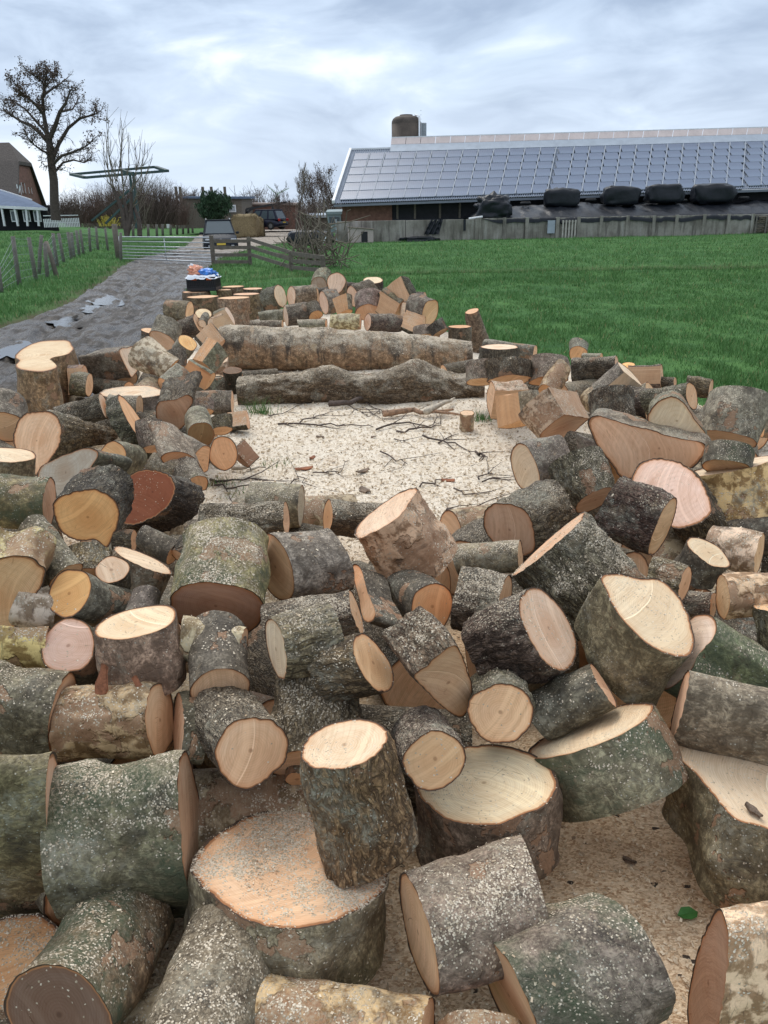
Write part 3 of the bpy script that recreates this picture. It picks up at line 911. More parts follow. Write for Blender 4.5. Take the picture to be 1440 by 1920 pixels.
i, j = np.meshgrid(np.arange(NT_ - 1), np.arange(NA - 1), indexing='ij'); i = i.ravel(); j = j.ravel()
tf = np.stack([i * NA + j, i * NA + j + 1, (i + 1) * NA + j + 1, (i + 1) * NA + j], 1)
tag(mesh('track', tv, tf, M_MUD, smooth=True, attrs={'gravel': .85 * sst(36, 50, tv[:, 1]) * sst(-.265, -.19, tv[:, 0] / tv[:, 1])}), kind='structure')

def water_mat():
    m, t, b = mat('puddle_water')
    b.inputs['Base Color'].default_value = (.05, .042, .034, 1)
    b.inputs['Roughness'].default_value = .09
    b.inputs['Specular IOR Level'].default_value = .5
    pp = t.node('ShaderNodeNewGeometry').outputs['Position']
    t.put(b.inputs['Normal'], t.bump(t.noise(pp, 5, 3, .6), .12, .02))
    return m
M_WATER = water_mat()
for k, (u, v, ru, rv) in enumerate(PUDPX):
    rg = np.random.default_rng(k + 50)
    th = np.linspace(0, 2 * math.pi, 48, endpoint=False)
    kk = .95 + .2 * np.cos(2 * th + rg.uniform(0, 6)) + .16 * np.cos(3 * th + rg.uniform(0, 6)) + .1 * np.cos(5 * th + rg.uniform(0, 6)) + .05 * np.cos(9 * th)
    P = np.array([G(u + 1.45 * ru * a * c, v + 1.45 * rv * a * s) for a, c, s in zip(kk, np.cos(th), np.sin(th))])
    zz = float(Zg(P[:, 0].mean()[None], P[:, 1].mean()[None])[0]) - .040
    P[:, 2] = zz
    P = P[::-1]; cP = P.mean(0)
    tag(mesh('puddle', [cP.tolist()] + P.tolist(), [(0, i_ + 1, (i_ + 1) % len(P) + 1) for i_ in range(len(P))], M_WATER), kind='structure')

# ---- sawdust over the whole yard
def saw_z(X, Y):
    p = np.stack([X.ravel(), Y.ravel(), 0 * X.ravel()], 1)
    d = sdist(p[:, 0], p[:, 1], SAWPOLY)
    z = .015 + .03 * fbm(p * 1.1, 2, 21) + .012 * fbm(p * 5, 3, 23) + .005 * fbm(p * 22, 2, 25) - .14 * sst(.18, -.1, d)
    return z.reshape(X.shape)
def saw_dirt(x, y):
    d = sdist(x, y, SAWPOLY)
    return sst(.55, .0, d) * .95
xs = np.arange(SAWPOLY[:, 0].min() - .1, SAWPOLY[:, 0].max() + .1, .045)
ys = np.arange(.2, SAWPOLY[:, 1].max() + .1, .045)
xs = xs[(xs > -6.5) & (xs < 7.5)]
sb = grid_mesh('sawdust', xs, ys, saw_z, M_SAW, {'dirt': saw_dirt}, keep=lambda x, y: sdist(x, y, SAWPOLY) > -.12, kind='stuff')

def scatter_chips():
    rg = np.random.default_rng(5)
    out = []
    for n, y0, y1, sz in ((26000, .55, 3.2, .0042), (60000, 3.0, 9.5, .0078)):
        y = np.exp(rg.uniform(math.log(y0), math.log(y1), n)); x = rg.uniform(-.62, .62, n) * (y + .8)
        k = inpoly(x, y, SAWPOLY); x, y = x[k], y[k]
        out.append((x, y, sz * rg.uniform(.5, 1.4, len(x)) * (1 + .08 * (y - y0))))
    x = np.concatenate([o[0] for o in out]); y = np.concatenate([o[1] for o in out]); l = np.concatenate([o[2] for o in out])[:, None]
    z = saw_z(x, y) + .003
    P = np.stack([x, y, z], 1); n = len(P)
    nn = np.array([0, 0, 1.]) + rg.normal(0, .45, (n, 3)); nn /= np.linalg.norm(nn, axis=1, keepdims=True)
    t1 = np.cross(nn, rg.normal(0, 1, (n, 3))); t1 /= np.linalg.norm(t1, axis=1, keepdims=True); t2 = np.cross(nn, t1)
    w = l * rg.uniform(.25, .7, (n, 1)); P[:, 2:] += .35 * l
    vs = np.stack([P - t1 * l - t2 * w, P + t1 * l - t2 * w * .8, P + t1 * l * .9 + t2 * w, P - t1 * l * .8 + t2 * w * .7], 1).reshape(-1, 3)
    tag(mesh('wood_shavings', vs, np.arange(n * 4).reshape(-1, 4), CHIP), kind='stuff')
scatter_chips()

# ---- grass: real blades, thinning with distance
def grass_mat():
    m, t, b = mat('grass_blade')
    g_ = t.node('ShaderNodeNewGeometry')
    r_ = g_.outputs['Random Per Island']
    p = g_.outputs['Position']
    c = t.mix(r_, (.052, .132, .036), (.120, .250, .070))
    c = t.mix(t.ss(t.noise(p, .5, 3, .6), .4, .65, 0, .5), c, (.10, .21, .06))
    c = t.mix(t.m('GREATER_THAN', r_, .965), c, (.30, .27, .12))
    dry = t.attr('dry').outputs['Fac']
    c = t.mix(dry, c, t.mix(r_, (.16, .13, .06), (.32, .27, .14)))
    t.put(b.inputs['Base Color'], c); b.inputs['Roughness'].default_value = .6
    b.inputs['Specular IOR Level'].default_value = .25
    return m
M_GRASS = grass_mat()
def blades(n, y0, y1, x0f, x1f, hgt, wid, seed, name='grass', keep=None, dryf=None, clump=.6):
    rg = np.random.default_rng(seed)
    y = np.exp(rg.uniform(math.log(y0), math.log(y1), n)); x = rg.uniform(x0f, x1f, n) * y
    cl = fbm(np.stack([x * 3.1, y * 1.6, 0 * x], 1), 3, seed) * .6
    k = rg.random(n) < np.clip(1 - clump + cl * .9 + .3, .15, 1)
    k &= sdist(x, y, TRACKPOLY) < rg.uniform(-.25, .12, n)
    k &= sdist(x, y, SAWPOLY) < rg.uniform(-.2, .12, n)
    if keep is not None: k &= keep(x, y)
    x, y, cl = x[k], y[k], cl[k]; n = len(x)
    z = Zt(x, y) - .01
    h = hgt * rg.uniform(.5, 1.35, n) * (1 + .35 * cl) * (1 + .004 * y); w = wid * (1 + y / 14) * rg.uniform(.7, 1.3, n)
    a = rg.uniform(0, 2 * math.pi, n); la = rg.uniform(0, 2 * math.pi, n); ln = h * rg.uniform(.1, .75, n)
    dx, dy = np.cos(a) * w, np.sin(a) * w
    B = np.stack([x, y, z], 1)
    v0 = B + np.stack([-dx, -dy, 0 * x], 1); v1 = B + np.stack([dx, dy, 0 * x], 1)
    v2 = B + np.stack([np.cos(la) * ln, np.sin(la) * ln, h], 1)
    vs = np.stack([v0, v1, v2], 1).reshape(-1, 3)
    dr = np.zeros(n) if dryf is None else dryf(x, y, rg)
    return tag(mesh(name, vs, np.arange(n * 3).reshape(-1, 3), M_GRASS, attrs={'dry': np.repeat(dr, 3)}), kind='stuff')
def ditch_dry(x, y, rg):
    dy = y - DITCH - .25 * np.sin(x * .35) - .024 * (x - 5)
    return ((rg.random(len(x)) < .55 * np.exp(-((dy - .3) / .8) ** 2)) & (x > -4)).astype(float)
blades(290000, 3.6, 26, -.05, .80, .065, .0032, 11, dryf=ditch_dry)
blades(90000, 20, 62, -.16, .62, .10, .0030, 12, dryf=ditch_dry)
blades(120000, 9, 60, -.66, -.16, .10, .0034, 13, name='verge_grass')
# ------------------------------------------------------------------ farm materials
M = dict(
    brick=simple('brick', (.17, .085, .062), .9, var=.15, scale=3, bump=.2),
    thatch=simple('thatch', (.085, .072, .064), .95, var=.18, scale=9, bump=.8, bdist=.05),
    slate=simple('metal_sheet_roof', (.13, .165, .23), .85, var=.06, scale=2, spec=.08),
    white=simple('white_paint', (.72, .73, .74), .6, var=.05, scale=3),
    dark=simple('painted_interior_shade', (.022, .022, .025), .9, var=.1, scale=2),  # near-black, with the shade inside openings put into the colour
    bridge=simple('dark_green_paint', (.035, .065, .065), .6, var=.1, scale=3),
    concrete=None,
    plastic=simple('black_plastic', (.011, .013, .018), .42, var=.1, scale=3, bump=.45, bdist=.06, spec=.3),
    wood=simple('weathered_wood', (.14, .118, .095), .88, var=.14, scale=8, bump=.4),
    wood2=simple('grey_wood', (.155, .142, .122), .88, var=.12, scale=8, bump=.4),
    steel=simple('galvanised_steel', (.50, .52, .54), .4, metal=.7, var=.05, scale=5, bump=0),
    tyre=simple('tyre_rubber', (.02, .02, .021), .8, var=.08, scale=10),
    hay=simple('hay', (.23, .175, .095), .95, var=.2, scale=14, bump=.9, bdist=.05),
    glass=simple('window_glass', (.07, .09, .10), .15, var=.02, scale=2, bump=0, spec=.5),
    suv=simple('dark_grey_car_paint', (.016, .021, .030), .6, metal=.0, var=.03, scale=1, bump=0, spec=.2),
    hatch=simple('dark_blue_car_paint', (.010, .012, .028), .5, metal=.0, var=.03, scale=1, bump=0, spec=.35),
    silo=simple('silo_brown', (.085, .066, .052), .75, var=.16, scale=1.2, bump=.1),
    pipe=simple('grey_pipe', (.30, .33, .34), .5, var=.08, scale=3),
    rail=simple('rail_metal', (.24, .27, .31), .6, var=.03, scale=3, bump=0),
    palewood=simple('pale_wood', (.40, .37, .33), .85, var=.1, scale=8, bump=.2),
    corr=simple('fibre_cement', (.17, .20, .25), .8, var=.08, scale=3, bump=.15),
    ridge=simple('translucent_ridge_sheet', (.56, .47, .44), .5, var=.05, scale=1),
    silver=simple('silver_sheet', (.33, .37, .42), .5, metal=.2, var=.05, scale=1.5),
    gutter=simple('gutter', (.16, .18, .21), .5, var=.05),
    bark_t=simple('tree_bark', (.075, .058, .048), .9, var=.15, scale=6, bump=.4),
    twig=simple('bare_twig', (.115, .085, .07), .9, var=.12, scale=4, bump=0),
    twig2=simple('reddish_twig', (.13, .085, .068), .9, var=.15, scale=4, bump=0),
    shoot=simple('willow_shoot', (.16, .135, .10), .85, var=.12, scale=4, bump=0),
    dryleaf=simple('dry_leaf', (.10, .065, .045), .85, var=.2, scale=3, bump=0),
    conifer=simple('conifer_needles', (.030, .065, .030), .8, var=.25, scale=3, bump=0),
    yellow=simple('yellow_blossom', (.42, .34, .06), .7, var=.15, scale=6, bump=0),
    tin=simple('rusty_tin', (.26, .20, .17), .8, var=.1, scale=3),
    pinkboard=simple('pinkish_board', (.42, .35, .32), .85, var=.06, scale=4),
    cabin=simple('pale_green_cabin', (.25, .33, .34), .5, var=.05, scale=2),
    lamp=simple('lamp_glass', (.36, .38, .40), .15, var=.03, scale=2, bump=0, spec=.8),
    red=simple('red_lamp', (.28, .02, .02), .2, var=.03, bump=0),
    plate=simple('yellow_plate', (.62, .45, .06), .5, var=.02, bump=0),
    chrome=simple('chrome_trim', (.26, .27, .28), .4, metal=.5, var=.02, bump=0),
    blackp=simple('black_trim', (.02, .02, .022), .5, var=.05, bump=0),
)
def concrete_mat():
    m, t, b = mat('concrete')
    p = t.node('ShaderNodeNewGeometry').outputs['Position']
    a = t.noise(p, .8, 4, .6); s = t.noise(t.vm('MULTIPLY', p, (1, 1, .12)), 3.2, 5, .65); f = t.noise(p, 14, 4, .7)
    c = t.mix(t.ss(a, .35, .65), (.17, .155, .13), (.29, .27, .235))
    c = t.mix(t.ss(s, .50, .66, 0, .75), c, (.075, .068, .058))
    c = t.mix(t.ss(s, .46, .36, 0, .5), c, (.36, .35, .32))
    c = t.mix(t.ss(f, .5, .7, 0, .4), c, (.12, .11, .09))
    t.put(b.inputs['Base Color'], c); b.inputs['Roughness'].default_value = .92
    t.put(b.inputs['Normal'], t.bump(f, .4, .02))
    return m
M['concrete'] = concrete_mat()
def panel_mat():
    m, t, b = mat('solar_cell')
    co = t.node('ShaderNodeTexCoord').outputs['Object']
    n = t.noise(co, .3, 2, .5)
    x = t.xyz(co)
    g1 = t.m('LESS_THAN', t.m('FRACT', t.m('MULTIPLY', x[0], 6.4)), .07)
    c = t.mix(t.ss(n, .4, .6), (.045, .072, .135), (.065, .10, .17))
    c = t.mix(t.m('MULTIPLY', g1, .35), c, (.25, .3, .36))
    t.put(b.inputs['Base Color'], c); b.inputs['Roughness'].default_value = .35
    b.inputs['Specular IOR Level'].default_value = .6
    return m
M['solar'] = panel_mat()
zg = lambda x, y: float(Zt(np.array([float(x)]), np.array([float(y)]))[0])

# ------------------------------------------------------------------ barn with the solar roof
def barn():
    YE, YR = 62.0, 73.0
    EL, ER = D(628, 380, YE), D(1620, 345, YE)
    RL, RR = D(660, 281, YR), D(1620, 254, YR)
    def rf(s, t, up=0.0):
        a = EL * (1 - s) + ER * s; b_ = RL * (1 - s) + RR * s
        p = a * (1 - t) + b_ * t
        n = np.array([0, -(RL[2] - EL[2]), YR - YE]); n /= np.linalg.norm(n)
        return p + n * up
    root = thing('barn', 'long low barn with a solar-panelled roof behind the concrete wall', 'barn', (EL[0] + 14, YE, 0))
    b0 = np.array(root.location)
    W = ER[0] - EL[0]
    # corrugated sheet under the panels
    nx = int(W / .17 * 4); S = np.linspace(0, 1, nx)
    vs = []; fs = []
    for t in (-.012, .5, 1.0):
        for k, s in enumerate(S): vs.append(rf(s, t, .045 * math.sin(k / 4 * 2 * math.pi)) - b0)
    for r in range(2):
        for k in range(nx - 1): fs.append((r * nx + k, r * nx + k + 1, (r + 1) * nx + k + 1, (r + 1) * nx + k))
    mesh('corrugated_roof', vs, fs, M['corr'], root, smooth=True)
    mb = MB(); q = [rf(0, 0, -.1) - b0, rf(1, 0, -.1) - b0, rf(1, 1, -.1) - b0, rf(0, 1, -.1) - b0]
    back = [np.array([p[0], p[1] + 22, p[2]]) for p in (rf(0, 0, 0) - b0, rf(1, 0, 0) - b0)]
    mb.add([q[0], q[1], q[2], q[3], back[0], back[1]], [(0, 1, 2, 3), (3, 2, 5, 4)]); mb.build('roof_deck', M['corr'], root)
    mb = MB()
    e0 = rf(0, 0, 0) - b0; r0 = rf(0, 1, .0) - b0
    mb.bar(e0 + [-.12, 0, .05], r0 + [-.12, 0, .05], .20, .24); mb.build('verge_board', M['white'], root)
    # saw-toothed edge of the sheets beside the verge board is hidden behind it; ridge flashing on the low part
    MB().bar(rf(0, 1.0, .06) - b0, rf(.083, 1.0, .06) - b0, .22, .12).build('ridge_flashing', M['white'], root)
    # gutter and eave
    MB().bar(rf(-.002, -.02, -.14) - b0, rf(1, -.02, -.14) - b0, .20, .16).build('gutter', M['gutter'], root)
    # raised ridge vent
    s0 = (D(733, 280, YR)[0] - RL[0]) / (RR[0] - RL[0])
    mb = MB(); mb.add([rf(s0, .925, .06) - b0, rf(1, .925, .06) - b0, rf(1, 1.0, .34) - b0, rf(s0, 1.0, .34) - b0,
                       rf(s0, .925, -.1) - b0, rf(1, .925, -.1) - b0, rf(1, 1.03, -.2) - b0, rf(s0, 1.03, -.2) - b0],
                      [(0, 1, 2, 3), (4, 5, 1, 0), (3, 2, 6, 7), (0, 3, 7, 4), (1, 2, 6, 5)])
    mb.build('ridge_band', M['silver'], root)
    ncap = 32
    for k in range(ncap):
        a, b_ = s0 + (1 - s0) * k / ncap, s0 + (1 - s0) * (k + .965) / ncap
        pts = [rf(a, 1.002, .36), rf(b_, 1.002, .36), rf(b_, 1.05, .70), rf(a, 1.05, .70)]
        lo = [p - [0, 0, .05] for p in pts]
        MB().add([p - b0 for p in pts + lo], [(0, 1, 2, 3), (4, 5, 1, 0), (1, 5, 6, 2), (3, 2, 6, 7), (0, 3, 7, 4), (7, 6, 5, 4)]).build('ridge_sheet', M['ridge'], root)
    MB().bar(rf(s0, 1.055, .72) - b0, rf(1, 1.055, .72) - b0, .07).build('ridge_rail', M['white'], root)
    # solar panels
    px_s = lambda u: (D(u, 368, YE)[0] - EL[0]) / W
    edges = []; u = 636.0
    k = 0
    while u < 1610:
        u2 = u + 29.9
        edges.append((u, u2)); u = u2
        k += 1
        if k in (13, 25): u += 5
    rows = np.linspace(.022, .895, 7)
    me = None
    for (ua, ub) in edges:
        for r in range(6):
            sa, sb = px_s(ua + .6), px_s(ub - .6); ta, tb = rows[r] + .003, rows[r + 1] - .003
            P = [rf(sa, ta, .12), rf(sb, ta, .12), rf(sb, tb, .12), rf(sa, tb, .12)]
            c = sum(P) / 4
            if me is None:
                mb = MB()
                lo = [p - c - [0, 0, .05] for p in P]
                mb.add([p - c for p in P] + lo, [(0, 1, 2, 3), (4, 5, 1, 0), (1, 5, 6, 2), (2, 6, 7, 3), (3, 7, 4, 0)])
                o = mb.build('solar_panel', M['solar'], root); me = o.data
                me.materials.append(M['silver'])
                for pi, pl in enumerate(me.polygons): pl.material_index = 0 if pi == 0 else 1
            else:
                o = bpy.data.objects.new('solar_panel', me); COL.objects.link(o); o.parent = root
            o.location = V(c - b0)
    # silver rails the panels are clamped on, showing as pale lines
    mb = MB()
    for (ua, ub) in edges: mb.bar(rf(px_s(ub), .02, .12) - b0, rf(px_s(ub), .895, .12) - b0, .07, .05)
    for r in rows[1:-1]: mb.bar(rf(px_s(636), r, .13) - b0, rf(1, r, .125) - b0, .022, .04)
    mb.build('mounting_rail', M['rail'], root)
    # walls
    x0 = EL[0] + .5; xb = D(735, 400, YE + .5)[0]; zt = EL[2] - .15
    MB().box(((x0 + xb) / 2 - b0[0], .9, zt / 2 - .2), (xb - x0, .5, zt + .4)).build('brick_wall', M['brick'], root)
    sq = [(xb, -.4), (ER[0], -.4), (ER[0], ER[2] - .1), (xb, EL[2] + (ER[2] - EL[2]) * (xb - EL[0]) / W - .1)]
    MB().add([np.array([x_, YE + y_, z_]) - b0 for y_ in (.9, 1.2) for x_, z_ in sq], [(0, 1, 2, 3), (7, 6, 5, 4), (3, 2, 6, 7), (0, 3, 7, 4), (1, 5, 6, 2)]).build('recess_shade_panel', M['dark'], root)  # near-black panel; shade of the open recess is put into its colour
    MB().box(((xb + ER[0]) / 2 - b0[0], .75, .75), (ER[0] - xb - .02, .12, 1.3)).build('wind_screen', M['plastic'], root)
    gv = [(x0, YE + .7, -.4), (x0, YE + 21.4, -.4), (x0, YE + 21.4, zt), (x0 + .4, YR, RL[2] - .3), (x0, YE + .7, zt)]
    mb = MB(); mb.add([np.array(p) - b0 for p in gv] + [np.array(p) - b0 + [.3, 0, 0] for p in gv], [(0, 1, 2, 3, 4), (9, 8, 7, 6, 5), (0, 4, 9, 5), (4, 3, 8, 9), (3, 2, 7, 8), (2, 1, 6, 7)])
    mb.build('gable_wall', M['brick'], root)
    for u in (745, 778, 825, 862): MB().box((D(u, 390, YE + .9)[0] - b0[0], .9, zt / 2), (.16, .16, zt)).build('post', M['wood'], root)
    for u0, u1 in ((752, 775), (786, 815)):
        xa, xc = D(u0, 388, YE + .8)[0] - b0[0], D(u1, 388, YE + .8)[0] - b0[0]
        MB().box(((xa + xc) / 2, 1.2, zt - .42), (xc - xa, .05, .5)).build('window_pane', M['pipe'], root)
barn()

def silo():
    c = D(762, 300, 86)
    r = 26.5 / 1440 * 86 * .93
    top = D(762, 217, 86)[2]; sh_ = D(762, 231, 86)[2]
    root = thing('silo', 'brown domed silo rising behind the barn ridge', 'silo', (c[0], 86, 0))
    def lathe(prof, n=28):
        vs = [(rr * math.cos(2 * math.pi * k / n), rr * math.sin(2 * math.pi * k / n), z) for rr, z in prof for k in range(n)]
        fs = [(i * n + k, i * n + (k + 1) % n, (i + 1) * n + (k + 1) % n, (i + 1) * n + k) for i in range(len(prof) - 1) for k in range(n)]
        fs.append(tuple((len(prof) - 1) * n + k for k in range(n)))
        return vs, fs
    v, f = lathe([(r, 0), (r, sh_ - .1)]); mesh('tank', v, f, M['silo'], root, smooth=True)
    hh = top - sh_
    v, f = lathe([(r, sh_ - .1), (r * .985, sh_ + hh * .25), (r * .9, sh_ + hh * .6), (r * .74, sh_ + hh * .85), (r * .45, sh_ + hh * .97), (r * .44, top + .08), (.02, top + .1)])
    mesh('dome', v, f, M['silo'], root, smooth=True)
    mb = MB(); mb.tube([(r * .86, -r * .75, 0), (r * .86, -r * .75, sh_ + .5), (r * .6, -r * .4, top)], .09, 8); mb.build('filling_pipe', M['white'], root, True)
    mb = MB(); mb.box((r + .28, 0, sh_ / 2), (.55, .5, sh_), bev=.05); mb.build('duct', M['pipe'], root)
    mb = MB()
    for k in range(30): mb.box((r * .98, -r * .42, k * .38 + .3), (.05, .4, .04))
    mb.bar((r * 1.0, -r * .42 - .2, 0), (r * 1.0, -r * .42 - .2, sh_), .05); mb.bar((r * 1.0, -r * .42 + .2, 0), (r * 1.0, -r * .42 + .2, sh_), .05)
    mb.build('ladder', M['steel'], root)
silo()

# ------------------------------------------------------------------ silage clamp: wall, plastic, bales
WA, WB = G(630, 455), G(1560, 435.5)
def wp(u):
    d = rays((u, 440))[0]; dx, dy = d[0] / d[1], 1
    # line WA-WB meets the vertical plane through the ray
    e = WB - WA; t = (WA[0] - dx * WA[1]) / (dx * e[1] - e[0])
    return WA + e * t
wdir = (WB - WA)[:2] / np.linalg.norm((WB - WA)[:2]); wn = np.array([wdir[1], -wdir[0]])   # towards the viewer
wang = math.atan2(wdir[1], wdir[0])
def wz(u, v):
    p = wp(u); return D(u, v, p[1])[2]
def wall():
    root = thing('concrete_wall', 'long weathered concrete wall of panels at the far side of the meadow', 'wall', (*WA[:2], 0))
    b0 = np.array(root.location)
    us = [630, 760, 893, 899.5, 944, 986, 1043, 1082, 1124, 1173, 1222, 1264, 1315, 1360, 1405, 1450, 1500, 1555]
    rg = random.Random(4)
    for k in range(len(us) - 1):
        a, c = wp(us[k]), wp(us[k + 1]); L = np.linalg.norm(c[:2] - a[:2])
        mid = (a + c) / 2; ztop = wz((us[k] + us[k + 1]) / 2, 414 - (us[k] - 630) * .0160)
        z1 = ztop + rg.uniform(-.03, .03) * (k > 2); z0 = -.3
        off = rg.uniform(-.03, .03) * (k > 2)
        MB().box((mid[0] - b0[0] + wn[0] * off, mid[1] - b0[1] + wn[1] * off, (z0 + z1) / 2), (L - .05, .18, z1 - z0), wang, bev=.02).build('wall_panel', M['concrete'], root)
        if k >= 2:
            p = a; MB().box((p[0] - b0[0] + wn[0] * .14, p[1] - b0[1] + wn[1] * .14, (z0 + z1 + .04) / 2), (.24, .12, z1 + .04 - z0), wang, bev=.015).build('wall_post', M['concrete'], root)
    MB().box((wp(631)[0] - b0[0], wp(631)[1] - b0[1] - .1, .6), (.1, .1, 1.8), wang).build('end_post', M['pipe'], root)
wall()
def sheet(name, label, cat, fn, nu, nv, m, loc, kind=None, thick=.0, group=None, parent=None):
    vs = [fn(i / (nu - 1), j / (nv - 1)) for i in range(nu) for j in range(nv)]
    fs = [(i * nv + j, (i + 1) * nv + j, (i + 1) * nv + j + 1, i * nv + j + 1) for i in range(nu - 1) for j in range(nv - 1)]
    o = mesh(name, [np.array(v) - np.array(loc) for v in vs], fs, m, parent, smooth=True)
    o.location = V(loc)
    if label: tag(o, label, cat, group)
    return o
def n3(x, y, z=0, s=0): return float(fbm(np.array([[x, y, z]]), 3, s)[0])
def clampmound():
    a = wp(903)
    def fn(s, t):
        u = 903 + s * 660
        p = wp(u); top = wz(u, 414 - (u - 630) * .0160)
        # t: 0 lip hanging over the wall, .2 wall top, 1 far back
        prof_t = [0, .1, .18, .3, .5, .75, 1]; dep = [.16, .14, -.1, -1.0, -2.6, -5.5, -9.0]; zz = [-.30, -.06, .06, .38, .72, .80, .0]
        dd = np.interp(t, prof_t, dep); z = np.interp(t, prof_t, zz)
        sag = 0
        if t < .15: sag = -.12 * max(0, n3(s * 14, 3, 0, 5)) - .1 * max(0, n3(s * 40, 1, 0, 6))
        wr = .08 * n3(s * 22, t * 3, 0, 2) + .045 * (1 - abs(n3(s * 16 + t * 7, t * 14, 0, 3))) + .02 * n3(s * 90, t * 12, 0, 5)
        z = top + z * (1 + .18 * n3(s * 7, 0, 0, 1)) + wr * (.4 + (t > .2)) + sag
        edge = min(1, s * 18); z = top + (z - top) * edge
        return np.array([p[0] - wn[0] * -dd, p[1] - wn[1] * -dd, z]) if False else np.array([p[0] + wn[0] * dd, p[1] + wn[1] * dd, z])
    sheet('silage_cover', 'black plastic sheet stretched over the silage behind the concrete wall', 'tarpaulin', fn, 260, 34, M['plastic'], (*a[:2], 0))
clampmound()
def blob_box(c, d, rz, seed, amp=.06, sq=4.0, n=22, m2=14, wr=1.0):
    """soft rounded block with creases"""
    vs = []; fs = []
    for i in range(m2 + 1):
        ph = -math.pi / 2 + math.pi * i / m2
        for k in range(n):
            th = 2 * math.pi * k / n
            def sp(c_, e): return math.copysign(abs(c_) ** (2 / e), c_)
            x = sp(math.cos(ph), sq) * sp(math.cos(th), sq); y = sp(math.cos(ph), sq) * sp(math.sin(th), sq); z = sp(math.sin(ph), sq)
            q = 1 + amp * n3(x * 2 + seed, y * 2, z * 2 * wr, seed)
            x, y, z = x * d[0] / 2 * q, y * d[1] / 2 * q, z * d[2] / 2 * q
            vs.append((c[0] + x * math.cos(rz) - y * math.sin(rz), c[1] + x * math.sin(rz) + y * math.cos(rz), c[2] + z))
    for i in range(m2):
        for k in range(n): fs.append((i * n + k, i * n + (k + 1) % n, (i + 1) * n + (k + 1) % n, (i + 1) * n + k))
    return vs, fs
lb = ['leftmost black wrapped bale on the silage sheet', 'black wrapped bale second from the left on the silage sheet', 'black wrapped bale third from the left, two loose flaps on top', 'rightmost and widest black wrapped bale on the silage sheet']
for k, (u0, u1, v0, v1) in enumerate([(1036, 1098, 354, 385), (1148, 1213, 350, 381), (1231, 1296, 347, 378), (1320, 1393, 345, 377)]):
    um = (u0 + u1) / 2; p = wp(um); q = p[:2] - wn * 2.2
    dl = D(u0, v1, q[1]); dr_ = D(u1, v1, q[1]); zt = D(um, v0, q[1])[2]; zb = D(um, v1, q[1])[2] - .12
    w = dr_[0] - dl[0]
    loc = (q[0], q[1], zb)
    r_ = thing('wrapped_bale', lb[k], 'bale', loc, 0, 'black wrapped bales on the silage sheet')
    v, f = blob_box((0, 0, (zt - zb) / 2), (w * 1.04, 1.25, (zt - zb) * 1.05), 0, k * 9 + 2, .11, 4.4, 40, 22)
    mesh('wrapping', v, f, M['plastic'], r_, smooth=True)
    if k in (0, 2):
        for s_ in ((-.25,) if k == 0 else (-.1, .3)):
            mb = MB(); mb.add([(s_ * w, -.2, zt - zb - .02), (s_ * w + .35, -.25, zt - zb + .01), (s_ * w + .3, .1, zt - zb + .12), (s_ * w + .02, .05, zt - zb + .07)], [(0, 1, 2, 3)])
            mb.build('loose_flap', M['plastic'], r_)
# crumpled sheet at the left end
p = wp(929)
v, f = blob_box((0, 0, .75), (2.3, 1.8, 1.9), 0, 4, .24, 3.0, 46, 30, 2)
o = mesh('crumpled_plastic', v, f, M['plastic'], smooth=True, loc=V((p[0] - wn[0] * .8, p[1] - wn[1] * .8, wz(929, 414)))); tag(o, 'crumpled heap of black plastic at the left end of the silage sheet', 'plastic')
def drape(s, t):
    u = 803 + s * 24; p_ = wp(u); top = wz(u, 413)
    z = top + .05 - t * .95
    out = .13 + .12 * t + .06 * math.sin(s * 19 + t * 2) + .04 * n3(s * 5, t * 6, 0, 3)
    x = p_[0] - (t - .3) * .5 * (1 - s * .4) ; return np.array([x + wn[0] * out, p_[1] + wn[1] * out, z])
p = wp(815)
sheet('plastic_drape', 'strip of black plastic hanging over the concrete wall', 'plastic', drape, 26, 20, M['plastic'], (*p[:2], 0))
v, f = blob_box((0, 0, .1), (2.3, .7, .42), 0, 7, .4, 2.6, 30, 14, 2)
p = wp(785); o = mesh('crumpled_plastic', v, f, M['plastic'], smooth=True, loc=V((p[0] + wn[0] * .6, p[1] + wn[1] * .6, zg(*p[:2])))); tag(o, 'low rag of black plastic lying at the foot of the wall', 'plastic')
# strip hanging at 870
p = wp(870); MB().box((0, 0, 0), (.16, .03, .75), wang).build('plastic_strip', M['plastic'], loc=V((p[0] + wn[0] * .13, p[1] + wn[1] * .13, wz(870, 413) - .3)))
tag(bpy.data.objects['plastic_strip'], 'narrow black strip hanging on the wall left of the silage', 'plastic')
p = wp(892); o = MB().tube([(-.5, 0, 0), (.45, .1, .12)], .07, 8).build('white_pipe', M['white'], loc=V((p[0], p[1], wz(892, 410)))); tag(o, 'short white pipe lying on top of the concrete wall', 'pipe')
# tyres on the sheet
tl = ['tyre lying behind the crumpled plastic heap', 'tyre between the first two wrapped bales', 'tyre between the third and the rightmost wrapped bale', 'tyre at the right edge on the silage sheet']
for k, (u, v_) in enumerate([(1004, 379), (1130, 373), (1306, 374), (1424, 369)]):
    p = wp(u); q = p[:2] - wn * 2.8; z = D(u, v_, q[1])[2]
    vs = []; fs = []
    for i in range(20):
        for j_ in range(8):
            a, b_ = 2 * math.pi * i / 20, 2 * math.pi * j_ / 8
            rr = .30 + .09 * math.cos(b_); vs.append((rr * math.cos(a), rr * math.sin(a), .09 * math.sin(b_)))
            fs.append((i * 8 + j_, ((i + 1) % 20) * 8 + j_, ((i + 1) % 20) * 8 + (j_ + 1) % 8, i * 8 + (j_ + 1) % 8))
    o = mesh('car_tyre', vs, fs, M['tyre'], smooth=True, loc=V((q[0], q[1], z - .05))); tag(o, tl[k], 'tyre', 'tyres weighing down the silage sheet')
